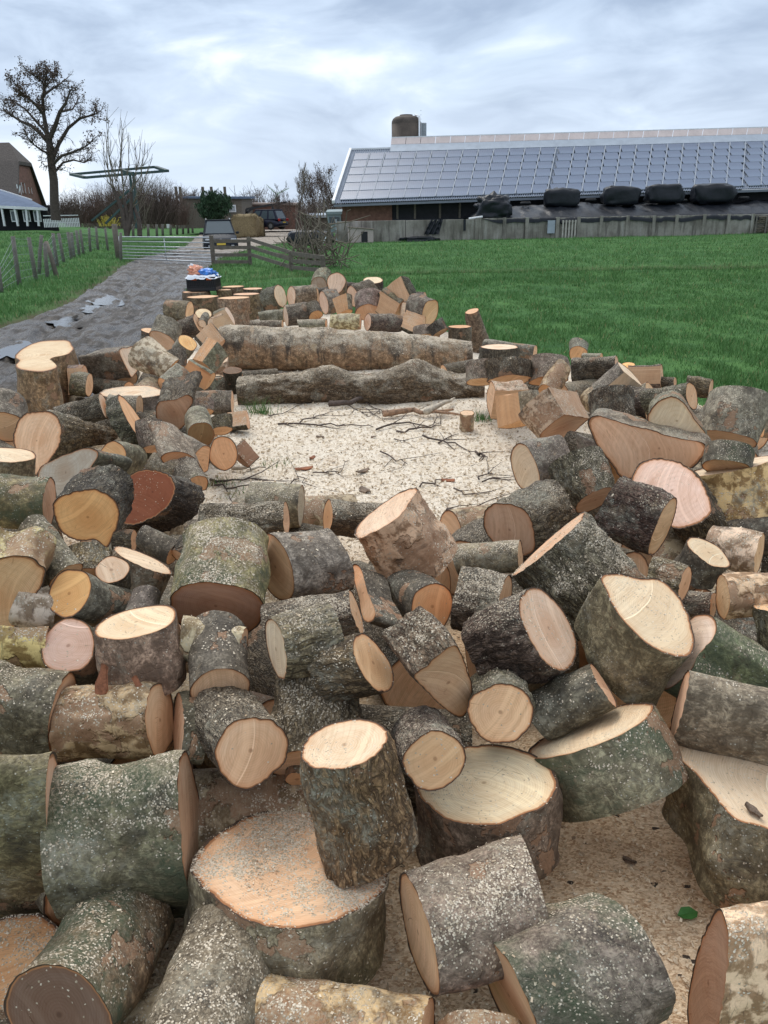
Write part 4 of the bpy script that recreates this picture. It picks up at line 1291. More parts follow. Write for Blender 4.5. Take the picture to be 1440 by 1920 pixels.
# animal hutch
def hutch():
    a, c = wp(651), wp(697); L = np.linalg.norm(c[:2] - a[:2]) * .98
    q = (a + c)[:2] / 2 + wn * .8
    r_ = thing('animal_hutch', 'pinkish wooden hutch with a dark doorway against the concrete wall', 'hutch', (*q, zg(*q)), wang)
    mb = MB(); mb.add([(-L / 2, -.5, 0), (L / 2, -.5, 0), (L / 2, .5, 0), (-L / 2, .5, 0), (-L / 2, -.5, .98), (L / 2, -.5, .82), (L / 2, .5, .82), (-L / 2, .5, .98)],
                      [(0, 1, 5, 4), (1, 2, 6, 5), (2, 3, 7, 6), (3, 0, 4, 7), (4, 5, 6, 7)]); mb.build('box', M['pinkboard'], r_)
    mb = MB(); mb.add([(-L / 2 - .06, -.6, .985), (L / 2 + .06, -.6, .82), (L / 2 + .06, .55, .82), (-L / 2 - .06, .55, .985), (-L / 2 - .06, -.6, 1.03), (L / 2 + .06, -.6, .865), (L / 2 + .06, .55, .865), (-L / 2 - .06, .55, 1.03)],
                      [(0, 1, 5, 4), (1, 2, 6, 5), (2, 3, 7, 6), (3, 0, 4, 7), (4, 5, 6, 7), (3, 2, 1, 0)]); mb.build('roof', M['tin'], r_)
    MB().box((.22, -.51, .36), (.42, .05, .66), bev=.02).build('doorway', M['dark'], r_)
hutch()
# pallet leaning on the wall, metal sheet
p = wp(1063); q = p[:2] + wn * .32
r_ = thing('pallet', 'pale wooden pallet standing upright against the wall', 'pallet', (*q, zg(*q) - .02), wang)
w_ = 1.05
for k in range(5): MB().box((-w_ / 2 + .08 + k * (w_ - .16) / 4, -.04, .6), (.11, .025, 1.2)).build('slat', M['palewood'], r_)
for z in (.1, .6, 1.1): MB().box((0, 0, z), (w_, .06, .09)).build('crossbar', M['wood2'], r_)
p = wp(1031); q = p[:2] + wn * .2
o = MB().box((0, 0, 0), (.55, .02, .85), wang + .1).build('metal_sheet', M['silver'], loc=V((*q, .75))); tag(o, 'grey metal sheet leaning on the wall beside the pallet', 'sheet')
# stack of sticks against the wall at the right edge
p = wp(1426); q = p[:2] + wn * .25
r_ = thing('stick_stack', 'stack of thin sticks piled against the wall at the right edge', 'sticks', (*q, zg(*q)), wang)
rg = random.Random(8); mb = MB()
for k in range(70):
    z = .05 + rg.random() * 1.1; x = rg.uniform(-.6, .2); mb.tube([(x, rg.uniform(-.1, .1), z), (x + rg.uniform(.6, 1.2), rg.uniform(-.1, .1), z + rg.uniform(-.05, .05))], rg.uniform(.015, .03), 5)
mb.build('sticks', M['shoot'], r_)
MB().box((-.62, 0, .6), (.08, .08, 1.3)).build('stake', M['wood2'], r_); MB().box((.05, -.16, .55), (.07, .07, 1.15)).build('stake', M['wood2'], r_)

# ------------------------------------------------------------------ trees and shrubs
def branchy(seed, base, H, spread, depth=5, trunk_r=.3, fork=.28, lean=(0, 0), kids=(3, 4), up=.35, minr=.012, wob=.12, first=.35):
    rg = np.random.default_rng(seed)
    segs = []; tips = []
    def grow(p, d, L, r, lv):
        n = 5 if lv == 0 else 4
        pts = [p.copy()]; rad = [r]
        dd = d.copy()
        for i in range(n):
            dd = dd + rg.normal(0, wob * (1 + .4 * lv), 3) + np.array([0, 0, up * .12 * lv]); dd /= np.linalg.norm(dd)
            p = p + dd * L / n; pts.append(p.copy()); rad.append(max(minr, r * (1 - (i + 1) / n * .45)))
        segs.append((lv, pts, rad))
        if lv >= depth: tips.append((p, dd)); tips.append((pts[2], dd)); return
        k = rg.integers(kids[0], kids[1] + 1)
        for c in range(k):
            t = 1.0 if c == 0 else rg.uniform(fork if lv else .45, .98)
            i = min(n - 1, int(t * n)); q = pts[i] + (pts[i + 1] - pts[i]) * (t * n - i) if t < 1 else pts[-1]
            a = rg.normal(0, 1, 3); a -= dd * (a @ dd); a /= np.linalg.norm(a)
            s_ = spread * (.45 if c == 0 else rg.uniform(.7, 1.2))
            nd = dd + a * s_; nd /= np.linalg.norm(nd)
            grow(q, nd, L * rg.uniform(.58, .82) * (1 if lv else 1.0), rad[i] * (.72 if c == 0 else rg.uniform(.42, .6)), lv + 1)
    d0 = np.array([lean[0], lean[1], 1.0]); d0 /= np.linalg.norm(d0)
    grow(np.array(base, float), d0, H * first, trunk_r, 0)
    return segs, tips
def tree(name, label, px, vbase, vtop, Y, seed, cat='tree', group=None, spread=.75, depth=5, tr=.25, leaves=0, leafm=None, kids=(2, 4), mtw='twig', first=.35, lean=(0, 0), up=.35, ls=.10, minr=.012):
    b_ = D(px, vbase, Y); H = D(px, vtop, Y)[2] - b_[2]
    segs, tips = branchy(seed, (0, 0, 0), H, spread, depth, tr, lean=lean, kids=kids, up=up, first=first, minr=minr)
    zmax = max(p[-1][2] for _, p, _ in segs); k = H / zmax
    r_ = thing(name, label, cat, b_, 0, group)
    mt, mc = MB(), MB()
    for lv, pts, rad in segs:
        pts = [q * k for q in pts]
        if lv <= 1: mt.tube(pts, rad, 7, cap=False)
        else: mc.tube(pts, rad, 4 if lv < 4 else 3, cap=False)
    mt.build('trunk', M['bark_t'], r_, True)
    cr = mc.build('crown', M[mtw], r_)
    if leaves:
        rg = np.random.default_rng(seed + 1); T = np.array([t[0] for t in tips]) * k
        c = T[rg.integers(0, len(T), leaves)] + rg.normal(0, .16, (leaves, 3))
        a = rg.normal(0, 1, (leaves, 3)); a /= np.linalg.norm(a, axis=1, keepdims=True)
        b2 = np.cross(a, rg.normal(0, 1, (leaves, 3))); b2 /= np.linalg.norm(b2, axis=1, keepdims=True)
        s_ = ls * rg.uniform(.5, 1.3, (leaves, 1))
        vs = np.stack([c - a * s_, c + b2 * s_ * .6, c + a * s_, c - b2 * s_ * .6], 1).reshape(-1, 3)
        mesh('leaves', vs, np.arange(leaves * 4).reshape(-1, 4), leafm or M['dryleaf'], r_)
    return r_
# the big tree beside the farmhouse, still hung with dry leaves
def big_tree():
    Y = 66.0
    def P(u, v, dy=0): return D(u, v, Y + dy)
    base = P(105, 412)
    r_ = thing('oak_tree', 'tall tree with clusters of dry brown leaves beside the thatched farmhouse', 'tree', base)
    b0 = np.array(r_.location)
    limbs = [([(105, 413), (102, 380), (101, 340), (97, 312), (94, 285), (92, 262)], .40, .25, 0),
             ([(94, 285), (88, 250), (82, 215), (80, 186), (84, 160), (88, 134)], .22, .06, 0),
             ([(93, 270), (76, 250), (58, 235), (40, 228), (20, 215), (6, 205)], .19, .05, 1),
             ([(92, 262), (104, 235), (112, 210), (124, 192), (132, 168)], .20, .05, -1),
             ([(98, 300), (110, 270), (128, 240), (150, 222), (172, 216), (184, 212)], .17, .04, 1),
             ([(82, 215), (66, 195), (50, 182), (38, 172), (32, 156)], .13, .04, -2),
             ([(80, 180), (100, 165), (112, 158), (122, 148)], .10, .03, 2),
             ([(97, 310), (116, 292), (138, 285), (160, 275), (176, 262)], .13, .04, -1),
             ([(101, 325), (118, 305), (138, 300), (158, 305), (168, 300)], .10, .03, 2),
             ([(88, 250), (70, 230), (48, 205), (30, 192), (14, 186)], .12, .03, 2),
             ([(84, 160), (74, 148), (62, 140)], .07, .03, -1), ([(84, 165), (98, 148), (104, 134)], .07, .03, 1),
             ([(96, 290), (78, 282), (62, 270), (52, 258)], .10, .03, -2), ([(112, 210), (136, 205), (150, 180)], .09, .03, 2)]
    rg = np.random.default_rng(3); mt, mc = MB(), MB(); tips = []
    for k, (pp, r0, r1, dy) in enumerate(limbs):
        n = len(pp)
        pts = [P(u, v, dy * 1.2 * i / (n - 1)) - b0 for i, (u, v) in enumerate(pp)]
        rad = [r0 + (r1 - r0) * i / (n - 1) for i in range(n)]
        (mt if k == 0 else mc).tube(pts, rad, 8, cap=False)
        if k == 0: continue
        for i in range(1, n):
            for _ in range(4 if i < n - 1 else 6):
                a = pts[i - 1] + (pts[i] - pts[i - 1]) * rg.random()
                d = pts[i] - pts[i - 1]; d /= np.linalg.norm(d); d = d + rg.normal(0, .75, 3) + [0, 0, .25]; d /= np.linalg.norm(d)
                L = rg.uniform(.5, 1.25); q = a; tw = [q]
                for s_ in range(4):
                    d = d + rg.normal(0, .22, 3); d /= np.linalg.norm(d); q = q + d * L / 4; tw.append(q)
                    if rg.random() < .9:
                        e = d + rg.normal(0, .7, 3); e /= np.linalg.norm(e); l2 = rg.uniform(.25, .6)
                        m_ = q + e * l2 * .5 + rg.normal(0, .05, 3); t2 = q + e * l2
                        mc.tube([q, m_, t2], [.016, .012, .008], 3, cap=False); tips += [m_, t2]
                        for _k in range(3):
                            e2 = e + rg.normal(0, .8, 3); e2 /= np.linalg.norm(e2); t3 = m_ + e2 * rg.uniform(.12, .35)
                            mc.tube([m_, t3], [.009, .006], 3, cap=False); tips.append(t3)
                mc.tube(tw, [.035, .03, .024, .018, .012], 4, cap=False); tips += tw[2:]
    mt.build('trunk', M['bark_t'], r_, True); mc.build('crown', M['bark_t'], r_)
    T = np.array(tips); nl = 6500
    w = np.clip(.6 + fbm(T * .45, 2, 4), .05, 2); c = T[rg.choice(len(T), nl, p=w / w.sum())] + rg.normal(0, .10, (nl, 3))
    a = rg.normal(0, 1, (nl, 3)); a /= np.linalg.norm(a, axis=1, keepdims=True)
    b2 = np.cross(a, rg.normal(0, 1, (nl, 3))); b2 /= np.linalg.norm(b2, axis=1, keepdims=True); s_ = .062 * rg.uniform(.5, 1.4, (nl, 1))
    vs = np.stack([c - a * s_, c + b2 * s_ * .7, c + a * s_, c - b2 * s_ * .7], 1).reshape(-1, 3)
    o = mesh('leaves', vs, np.arange(nl * 4).reshape(-1, 4), M['dryleaf'], r_)
big_tree()

def shrub(label, u, vb, vt, Y, wpx, n, seed, mt='twig', name='bare_shrub', group='bare shrubs behind the left meadow', rad=.012, crook=.18, cat='shrub', fan=.5):
    b_ = D(u, vb, Y); H = D(u, vt, Y)[2] - b_[2]; W = wpx / 1440 * Y
    rg = np.random.default_rng(seed); mb = MB()
    for k in range(n):
        x0, y0 = rg.normal(0, W * .22), rg.normal(0, W * .15)
        ln = H * rg.uniform(.45, 1.0) * (1 - .25 * abs(x0) / (W * .5))
        d = np.array([x0 / W * 1.2 * fan + rg.normal(0, .16), rg.normal(0, .2), 1.0]); d /= np.linalg.norm(d)
        p = np.array([x0 * .7, y0, 0.0]); pts = [p]
        for i in range(4):
            d = d + rg.normal(0, crook * .6, 3); d[2] = max(d[2], .25); d /= np.linalg.norm(d); p = p + d * ln / 4; pts.append(p)
            if i and rg.random() < .85:
                e = d + rg.normal(0, .6, 3); e /= np.linalg.norm(e); q = p + e * ln * rg.uniform(.1, .28)
                mb.tube([p, q], [rad * .7, rad * .4], 3, cap=False)
                e = e + rg.normal(0, .6, 3); e /= np.linalg.norm(e); mb.tube([(p + q) / 2, (p + q) / 2 + e * ln * .14], [rad * .5, rad * .35], 3, cap=False)
        mb.tube(pts, [rad * 1.3, rad * 1.15, rad, rad * .8, rad * .5], 3, cap=False)
    r_ = thing(name, label, cat, b_, 0, group)
    mb.build('stems', M[mt], r_)
    return r_
SH = [(128, 418, 362, 70, 46, 130, 'low bare shrub next to the white picket fence', 'twig'), (160, 418, 352, 74, 60, 150, 'bare shrub left of the drawbridge struts', 'twig2'),
      (192, 418, 346, 76, 60, 170, 'bare shrub behind the long drawbridge strut', 'twig2'), (222, 418, 340, 72, 56, 170, 'bare shrub with reddish twigs below the drawbridge beam', 'twig2'),
      (252, 420, 330, 66, 60, 220, 'dense brown shrub at the foot of the tall willow shoots', 'twig'), (282, 420, 328, 70, 66, 260, 'tallest rounded bare shrub under the right end of the drawbridge beam', 'twig'),
      (312, 420, 343, 72, 56, 220, 'bare shrub sloping down right of the tallest rounded one', 'twig'), (338, 422, 362, 78, 44, 130, 'small bare shrub beside the dark shed with poles', 'twig2'),
      (118, 416, 376, 90, 50, 80, 'distant shrub behind the big leafy-brown tree', 'twig')]
for k, (u, vb, vt, Y, w, n, lab, mt) in enumerate(SH): shrub(lab, u, vb, vt, Y, w * 1.15, int(n * 1.7), 100 + k, mt)
shrub('shrub with yellow blossom under the drawbridge strut', 205, 424, 402, 60, 42, 60, 140, 'yellow', 'flowering_shrub', None, .03, .3)
# willow with tall straight shoots
def willow():
    Y = 41.0; b_ = D(238, 440, Y)
    r_ = thing('willow_tree', 'willow with tall straight bare shoots in front of the drawbridge beam', 'tree', b_); b0 = np.array(r_.location)
    mt, mc = MB(), MB()
    for a, c in (((238, 442), (232, 372)), ((238, 442), (212, 350)), ((262, 442), (250, 384)), ((238, 442), (246, 360))):
        pa, pc = D(*a, Y) - b0, D(*c, Y + .3) - b0; mid = (pa + pc) / 2 + [.12, 0, 0]
        mt.tube([pa, mid, pc], [.13, .10, .07], 6, cap=False)
    rg = np.random.default_rng(9)
    sh_ = [((212, 350), (203, 196)), ((210, 352), (200, 212)), ((218, 340), (226, 220)), ((232, 372), (228, 226)), ((214, 352), (190, 252)), ((232, 350), (240, 248)), ((246, 360), (252, 262)),
           ((246, 360), (262, 255)), ((250, 384), (273, 268)), ((250, 384), (286, 288)), ((246, 360), (276, 280)), ((232, 372), (216, 300)), ((218, 345), (208, 262)), ((232, 360), (232, 240)), ((250, 384), (268, 300)), ((212, 352), (196, 300)),
           ((238, 440), (262, 380)), ((262, 442), (272, 392)), ((238, 400), (290, 340))]
    for a, c in sh_:
        pa, pc = D(*a, Y + .2) - b0, D(*c, Y + rg.uniform(-.6, .8)) - b0
        pts = [pa + (pc - pa) * t + np.array([rg.normal(0, .05), rg.normal(0, .05), 0]) * (0 < t < 1) + np.array([(.12 if c[0] > a[0] else -.12) * math.sin(t * 3.14), 0, 0]) for t in np.linspace(0, 1, 6)]
        mc.tube(pts, [.030, .027, .023, .018, .013, .008], 4, cap=False)
        for _ in range(9):
            i = rg.integers(1, 5); q = pts[i]; d = (pc - pa) / np.linalg.norm(pc - pa) + rg.normal(0, .38, 3); mc.tube([q, q + d * rg.uniform(.25, .9)], [.010, .006], 3, cap=False)
    mt.build('trunk', M['bark_t'], r_, True); mc.build('shoots', M['shoot'], r_)
willow()
tree('bare_tree', 'slender bare tree right of the parked hatchback', 556, 430, 300, 82, 21, spread=.55, depth=5, tr=.16, kids=(3, 4), first=.30, mtw='shoot', up=.9)
tree('bare_tree', 'lower bare tree between the hatchback and the slender one', 532, 430, 338, 84, 22, spread=.7, depth=5, tr=.14, kids=(3, 4), first=.25, up=.6)
tree('bare_tree', 'bare tree at the left, next to the small white-roofed shed', 596, 428, 322, 84, 23, spread=.6, depth=5, tr=.14, kids=(3, 4), first=.25, up=.7)
tree('bare_tree', 'bare tree with a few leaves at the left gable of the barn', 623, 425, 300, 90, 24, spread=.6, depth=5, tr=.2, kids=(3, 4), first=.3, leaves=500, up=.6, ls=.08)
tree('bare_tree', 'thin bare tree rising behind the dark shed with poles', 362, 420, 352, 110, 25, spread=.5, depth=5, tr=.10, kids=(3, 4), first=.28, up=.9, minr=.015)
tree('bare_tree', 'thin bare tree behind the hay bale', 478, 420, 360, 110, 26, spread=.5, depth=5, tr=.10, kids=(3, 4), first=.28, up=.9, minr=.015)
shrub('bare shrub at the foot of the slender bare tree', 575, 432, 378, 78, 60, 150, 131, 'twig')
shrub('brownish shrub behind the hatchback roof', 530, 428, 372, 92, 70, 150, 132, 'twig2')
# far line of woodland: one mass
def farwood():
    rg = np.random.default_rng(40); mb = MB()
    for k in range(1500):
        u = rg.uniform(60, 660); Y = rg.uniform(150, 190)
        b_ = D(u, 0, Y); x = b_[0]; H = rg.uniform(2.5, 5.2) * (1 + .25 * math.sin(u * .045))
        p = np.array([x, Y, 0.0]); d = np.array([rg.normal(0, .1), 0, 1.0]); pts = [p]
        for i in range(3):
            d = d + rg.normal(0, .15, 3); d /= np.linalg.norm(d); p = p + d * H / 3; pts.append(p)
            for _ in range(3):
                e = d + rg.normal(0, .6, 3); e /= np.linalg.norm(e); mb.tube([p, p + e * H * .3], [.03, .02], 3, cap=False)
        mb.tube(pts, [.06, .05, .035, .02], 3, cap=False)
    tag(mb.build('far_wood', M['twig']), kind='stuff')
farwood()
def conifer(label, u, vb, vt, Y, w, seed, n=5200):
    b_ = D(u, vb, Y); H = D(u, vt, Y)[2] - b_[2]; W = w / 1440 * Y
    rg = np.random.default_rng(seed)
    r_ = thing('evergreen_bush', label, 'bush', b_)
    c = rg.normal(0, 1, (n, 3)); c /= np.linalg.norm(c, axis=1, keepdims=True); c *= rg.uniform(.55, 1, (n, 1)) ** .5
    c *= (1 + .5 * fbm(c * 2.6, 3, seed))[:, None]
    c = c * [W / 2, W / 2, H * .48] + [0, 0, H * .5]
    a = np.stack([rg.normal(0, .5, n), rg.normal(0, .5, n), np.abs(rg.normal(1, .3, n))], 1); a /= np.linalg.norm(a, axis=1, keepdims=True)
    b2 = np.cross(a, rg.normal(0, 1, (n, 3))); b2 /= np.linalg.norm(b2, axis=1, keepdims=True)
    s_ = .16 * rg.uniform(.6, 1.3, (n, 1)); vs = np.stack([c - b2 * s_ * .35, c + b2 * s_ * .35, c + a * s_ * 1.6], 1).reshape(-1, 3)
    mesh('foliage', vs, np.arange(n * 3).reshape(-1, 3), M['conifer'], r_)
    MB().tube([(0, 0, -.1), (0, 0, H * .7)], [.1, .04], 6).build('trunk', M['bark_t'], r_)
conifer('rounded dark evergreen bush in front of the dark shed with poles', 402, 416, 362, 76, 50, 6)

# ------------------------------------------------------------------ farmhouse, lean-to, picket fence
def farmhouse():
    A = D(34, 372, 80); Bk = D(90, 392, 90); P1 = D(35, 302, 83.5); P2 = D(59, 306, 87); Rg = D(17, 267, 86)
    root = thing('farmhouse', 'old brick farmhouse with a half-hipped thatched roof at the left edge', 'house', (A[0], 80, zg(A[0], 80)))
    b0 = np.array(root.location); lx = -20
    La, Lr, Lb = A + [lx, 1, 0], Rg + [lx, 1, 0], Bk + [lx, 1, 0]
    th = np.array([0, 0, .32])
    mb = MB(); vs = [A, P1, Rg, Lr, La, P2, Bk, Lb]; vs = [p - b0 for p in vs] + [p - b0 - th for p in vs]
    mb.add(vs, [(0, 1, 2, 3, 4), (1, 5, 2), (5, 6, 7, 3, 2), (0, 8, 9, 1), (1, 9, 13, 5), (5, 13, 14, 6), (4, 12, 8, 0)])
    mb.build('thatched_roof', M['thatch'], root)
    z0 = b0[2] - .5
    def w(p, dx=0, dz=-.35): return np.array([p[0] + dx, p[1], p[2] + dz]) - b0
    g0, g1 = np.array([A[0] - .2, A[1] + .3, z0]) - b0, np.array([Bk[0] - .5, Bk[1], z0]) - b0
    mb = MB(); vs = [g0, g1, w(Bk, -.45), w(P2, -.25), w(P1, -.12), w(A, -.2)]
    mb.add(vs, [(0, 1, 2, 3, 4, 5)]); mb.add([g0, w(A, -.2), w(La), np.array([La[0], La[1], z0]) - b0], [(0, 1, 2, 3)]); mb.build('brick_wall', M['brick'], root)
    nx = np.cross(g1 - g0, [0, 0, 1.0]); nx /= np.linalg.norm(nx)
    if nx[1] > 0: nx = -nx
    for u, v0, v1, s_ in ((42, 348, 366, .12), (51, 343, 363, .3), (63, 350, 362, .55)):
        q = g0 + (g1 - g0) * s_; za, zb = D(u, v1, 84)[2] - b0[2], D(u, v0, 84)[2] - b0[2]
        ww = .55; e = (g1 - g0) / np.linalg.norm(g1 - g0)
        f0 = q + nx * .05; c = [f0 - e * ww + [0, 0, za - f0[2]], f0 + e * ww + [0, 0, za - f0[2]], f0 + e * ww + [0, 0, zb - f0[2]], f0 - e * ww + [0, 0, zb - f0[2]]]
        wi = MB().add([p + nx * .0 for p in c] + [p - nx * .1 for p in c], [(0, 1, 2, 3), (0, 1, 5, 4), (1, 2, 6, 5), (2, 3, 7, 6), (3, 0, 4, 7)]).build('window', M['white'], root)
        cc = sum(c) / 4; MB().add([cc + (p - cc) * .8 + nx * .02 for p in c], [(0, 1, 2, 3)]).build('pane', M['glass'], wi)
farmhouse()
def leanto():
    Y = 72; a = D(0, 357, Y + 5); r0 = D(-60, 345, Y + 5); e1 = D(89, 391, Y); e0 = D(-60, 384, Y)
    root = thing('open_shed', 'open shed with a blue-grey metal roof in front of the thatched farmhouse', 'shed', (e1[0] - 3, Y, zg(e1[0] - 3, Y))); b0 = np.array(root.location)
    rt = D(60, 376, Y + 5)
    top = [e0, e1, rt, a, r0]
    mb = MB(); mb.add([p - b0 for p in top] + [p - b0 - [0, 0, .15] for p in top], [(0, 1, 2, 3, 4), (0, 5, 6, 1), (1, 6, 7, 2), (5, 6, 7, 8, 9), (2, 7, 8, 3)]); mb.build('metal_roof', M['slate'], root)
    MB().bar(a - b0 + [0, 0, .06], rt - b0 + [0, 0, .06], .14, .1).build('ridge_strip', M['white'], root)
    MB().bar(e0 - b0 + [0, -.08, -.05], e1 - b0 + [0, -.08, -.05], .12, .22).build('eave_board', M['white'], root)
    zb = b0[2]
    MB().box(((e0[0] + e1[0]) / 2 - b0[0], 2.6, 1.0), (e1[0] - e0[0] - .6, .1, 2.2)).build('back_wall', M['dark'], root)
    for ut, ub in ((3, 9), (27, 34), (49, 52), (70, 73)):
        p1 = D(ut, 389, Y) - b0; p2 = D(ub, 424, Y) - b0; MB().bar(p1, p2, .16, .16).build('post', M['white'], root)
    for u in (27, 50, 70):
        p = D(u, 405, Y + .4) - b0
        f = MB().box(p, (.62, .06, .95)).build('window_frame', M['white'], root); MB().box(p + [0, -.04, 0], (.44, .03, .75)).build('pane', M['glass'], f)
leanto()
def pickets():
    Y = 68; a, c = D(84, 424, Y), D(149, 424, Y)
    r_ = thing('picket_fence', 'low white picket fence between the shed and the bare shrubs', 'fence', a); n = 22; b0 = np.array(r_.location)
    top = [D(84, 408, Y)[2] - a[2], D(149, 406, Y)[2] - a[2]]
    me = None
    for k in range(n):
        x = (c[0] - a[0]) * k / (n - 1); h = top[0] + (top[1] - top[0]) * k / (n - 1)
        if me is None: o = MB().box((0, 0, .5), (.08, .03, 1.0)).build('picket', M['white'], r_); me = o.data
        else: o = bpy.data.objects.new('picket', me); COL.objects.link(o); o.parent = r_
        o.location = (x, 0, -.1); o.scale = (1, 1, h)
    for z in (.25, .8): MB().box(((c[0] - a[0]) / 2, .04, z), (c[0] - a[0], .04, .07)).build('rail', M['white'], r_)
pickets()
def drawbridge():
    Y = 57
    r_ = thing('drawbridge', 'dark green balance beam and struts of a wooden drawbridge above the shrubs', 'bridge', D(250, 415, Y)); b0 = np.array(r_.location)
    a, b_, c, d = D(134, 327, Y + 3) - b0, D(160, 333, Y) - b0, D(313, 320.5, Y) - b0, D(291, 313, Y + 3) - b0
    mb = MB()
    for p, q in ((a, d), (b_, c)): MB().bar(p, q, .13, .16).build('beam', M['bridge'], r_)
    for p, q in ((a, b_), (d, c)): MB().bar(p, q, .3, .16).build('crosspiece', M['bridge'], r_)
    MB().bar(b_ + (c - b_) * .6 + [0, 0, -.05], a + (d - a) * .6 + [0, 0, -.05], .2, .2).build('axle', M['bridge'], r_)
    for u in (249, 243):
        dy = 0 if u == 249 else 3
        p = D(u, 322, Y + dy) - b0; MB().bar((p[0], p[1], -.5), p, .15, .15).build('tower_post', M['bridge'], r_)
    MB().bar(D(242, 357, Y) - b0, D(172, 414, Y) - b0, .13, .13).build('strut', M['bridge'], r_)
    MB().bar(D(244, 374, Y - 1) - b0, D(198, 419, Y - 1) - b0, .13, .13).build('strut', M['bridge'], r_)
drawbridge()

# ------------------------------------------------------------------ shed with poles, other small buildings
def box_build(name, label, cat, u0, u1, vt, vb, Y, dep, m, roofm, over=.2, slope=0):
    p0, p1 = D(u0, vb, Y), D(u1, vb, Y); zt = D((u0 + u1) / 2, vt, Y)[2]; z0 = min(p0[2], p1[2]) - .3
    x0, x1 = p0[0], p1[0]
    r_ = thing(name, label, cat, ((x0 + x1) / 2, Y, z0)); w = x1 - x0; h = zt - z0
    MB().box((0, dep / 2, h / 2), (w, dep, h)).build('wall', m, r_)
    mb = MB(); s_ = slope
    mb.add([(-w / 2 - over, -over, h), (w / 2 + over, -over, h - s_), (w / 2 + over, dep + over, h + .2 - s_), (-w / 2 - over, dep + over, h + .2),
            (-w / 2 - over, -over, h + .22), (w / 2 + over, -over, h + .22 - s_), (w / 2 + over, dep + over, h + .42 - s_), (-w / 2 - over, dep + over, h + .42)],
           [(0, 1, 5, 4), (1, 2, 6, 5), (2, 3, 7, 6), (3, 0, 4, 7), (4, 5, 6, 7), (3, 2, 1, 0)]); mb.build('roof', roofm, r_)
    return r_, w, h
r_, w, h = box_build('shed', 'low dark wooden shed with tall poles behind the evergreen bush', 'shed', 342, 456, 371, 421, 92, 8, M['wood'], M['slate'], .3, .15)
for u in (333, 341, 383, 399, 424): MB().tube([(D(u, 400, 91)[0] - r_.location.x, -.6, 0), (D(u, 400, 91)[0] - r_.location.x, -.6, D(u, 350, 91.4)[2] - r_.location.z)], .16, 7).build('pole', M['wood'], r_)
f = MB().box((D(434, 390, 92)[0] - r_.location.x, -.05, D(434, 391, 92)[2] - r_.location.z), (1.0, .1, .75)).build('window', M['white'], r_)
MB().box((D(434, 390, 92)[0] - r_.location.x, -.12, D(434, 391, 92)[2] - r_.location.z), (.8, .03, .55)).build('pane', M['lamp'], f)
box_build('shed', 'brown shed partly behind the hatchback', 'shed', 470, 555, 384, 425, 100, 8, M['brick'], M['tin'], .3, .1)
r_, w, h = box_build('shed', 'small shed with a whitish roof at the left of the barn', 'shed', 580, 613, 408, 432, 78, 3, M['wood'], M['lamp'], .2, 0)
r_, w, h = box_build('cabin', 'pale green cabin with a window between the shed and the barn', 'cabin', 614, 640, 402, 428, 70, 3, M['cabin'], M['cabin'], .1, 0)
MB().box((0, -.04, h - .45), (w * .7, .05, .5)).build('window', M['glass'], r_)
Yb = 88; r_ = thing('boom', 'dark slanting boom on trestles above the hatchback', 'beam', D(500, 425, Yb)); b0 = np.array(r_.location)
MB().bar(D(462, 392, Yb) - b0, D(538, 379, Yb) - b0, .25, .2).build('beam', M['blackp'], r_)
for a, c in (((462, 392), (462, 420)), ((511, 384), (512, 402)), ((519, 383), (524, 402)), ((476, 389), (462, 400))): MB().bar(D(*a, Yb) - b0, D(*c, Yb) - b0, .22).build('support', M['blackp'], r_)
# wind turbine far away
Yw = 700; hub = D(519, 363, Yw); r_ = thing('wind_turbine', 'distant white wind turbine above the hatchback', 'wind turbine', (hub[0], Yw, 0)); b0 = np.array(r_.location)
MB().tube([(0, 0, 0), hub - b0], [1.6, .9], 10).build('tower', M['white'], r_)
MB().box(hub - b0, (2.6, 4, 2.4), bev=.4).build('nacelle', M['white'], r_)
for tip in ((500, 346), (543, 353), (514, 386)):
    e = D(*tip, Yw) - b0; m_ = (hub - b0) * .75 + e * .25; MB().tube([hub - b0 + [0, -2.5, 0], m_ + [0, -2.5, 0], e + [0, -2.5, 0]], [.7, 1.0, .3], 6).build('blade', M['white'], r_)

# ------------------------------------------------------------------ fences and gates
rgf = random.Random(3)
def post(mname, root, b, t, w, name='post'):
    b0 = np.array(root.location)
    mb = MB(); m_ = (np.array(b) + np.array(t)) / 2 + [rgf.uniform(-.01, .01), 0, 0]
    mb.tube([np.array(b) - b0 - [0, 0, .25], m_ - b0, np.array(t) - b0], [w * .55, w * .52, w * .5], 9)
    return mb.build(name, M[mname], root, True)
PO = [(-3, 500, 2, 550), (24, 443, 36, 535), (54, 445, 68, 526), (78, 441, 71, 515), (84, 456, 88, 520), (99, 437, 108, 503), (110, 437, 121, 497), (127, 435, 135, 492), (134, 436, 140, 489), (143, 432, 150, 486), (150, 430, 157, 483),
      (167, 427, 170, 479), (180, 425, 184, 475), (197, 427, 203, 474)]
a = G(36, 535); r_ = thing('wire_fence', 'old wire fence on leaning wooden posts along the left of the track', 'fence', a)
tops = []
for ut, vt, ub, vb in PO:
    b_ = G(ub, vb); t_ = D(ut, vt, b_[1]); b_[2] = zg(b_[0], b_[1])
    post('wood2', r_, b_, t_, .115 if ut < 90 else .125); tops.append((b_, t_))
b_ = G(108, 519); post('wood', r_, b_, D(86, 453, b_[1] + .2), .14, 'brace')
mb = MB(); b0 = np.array(r_.location)
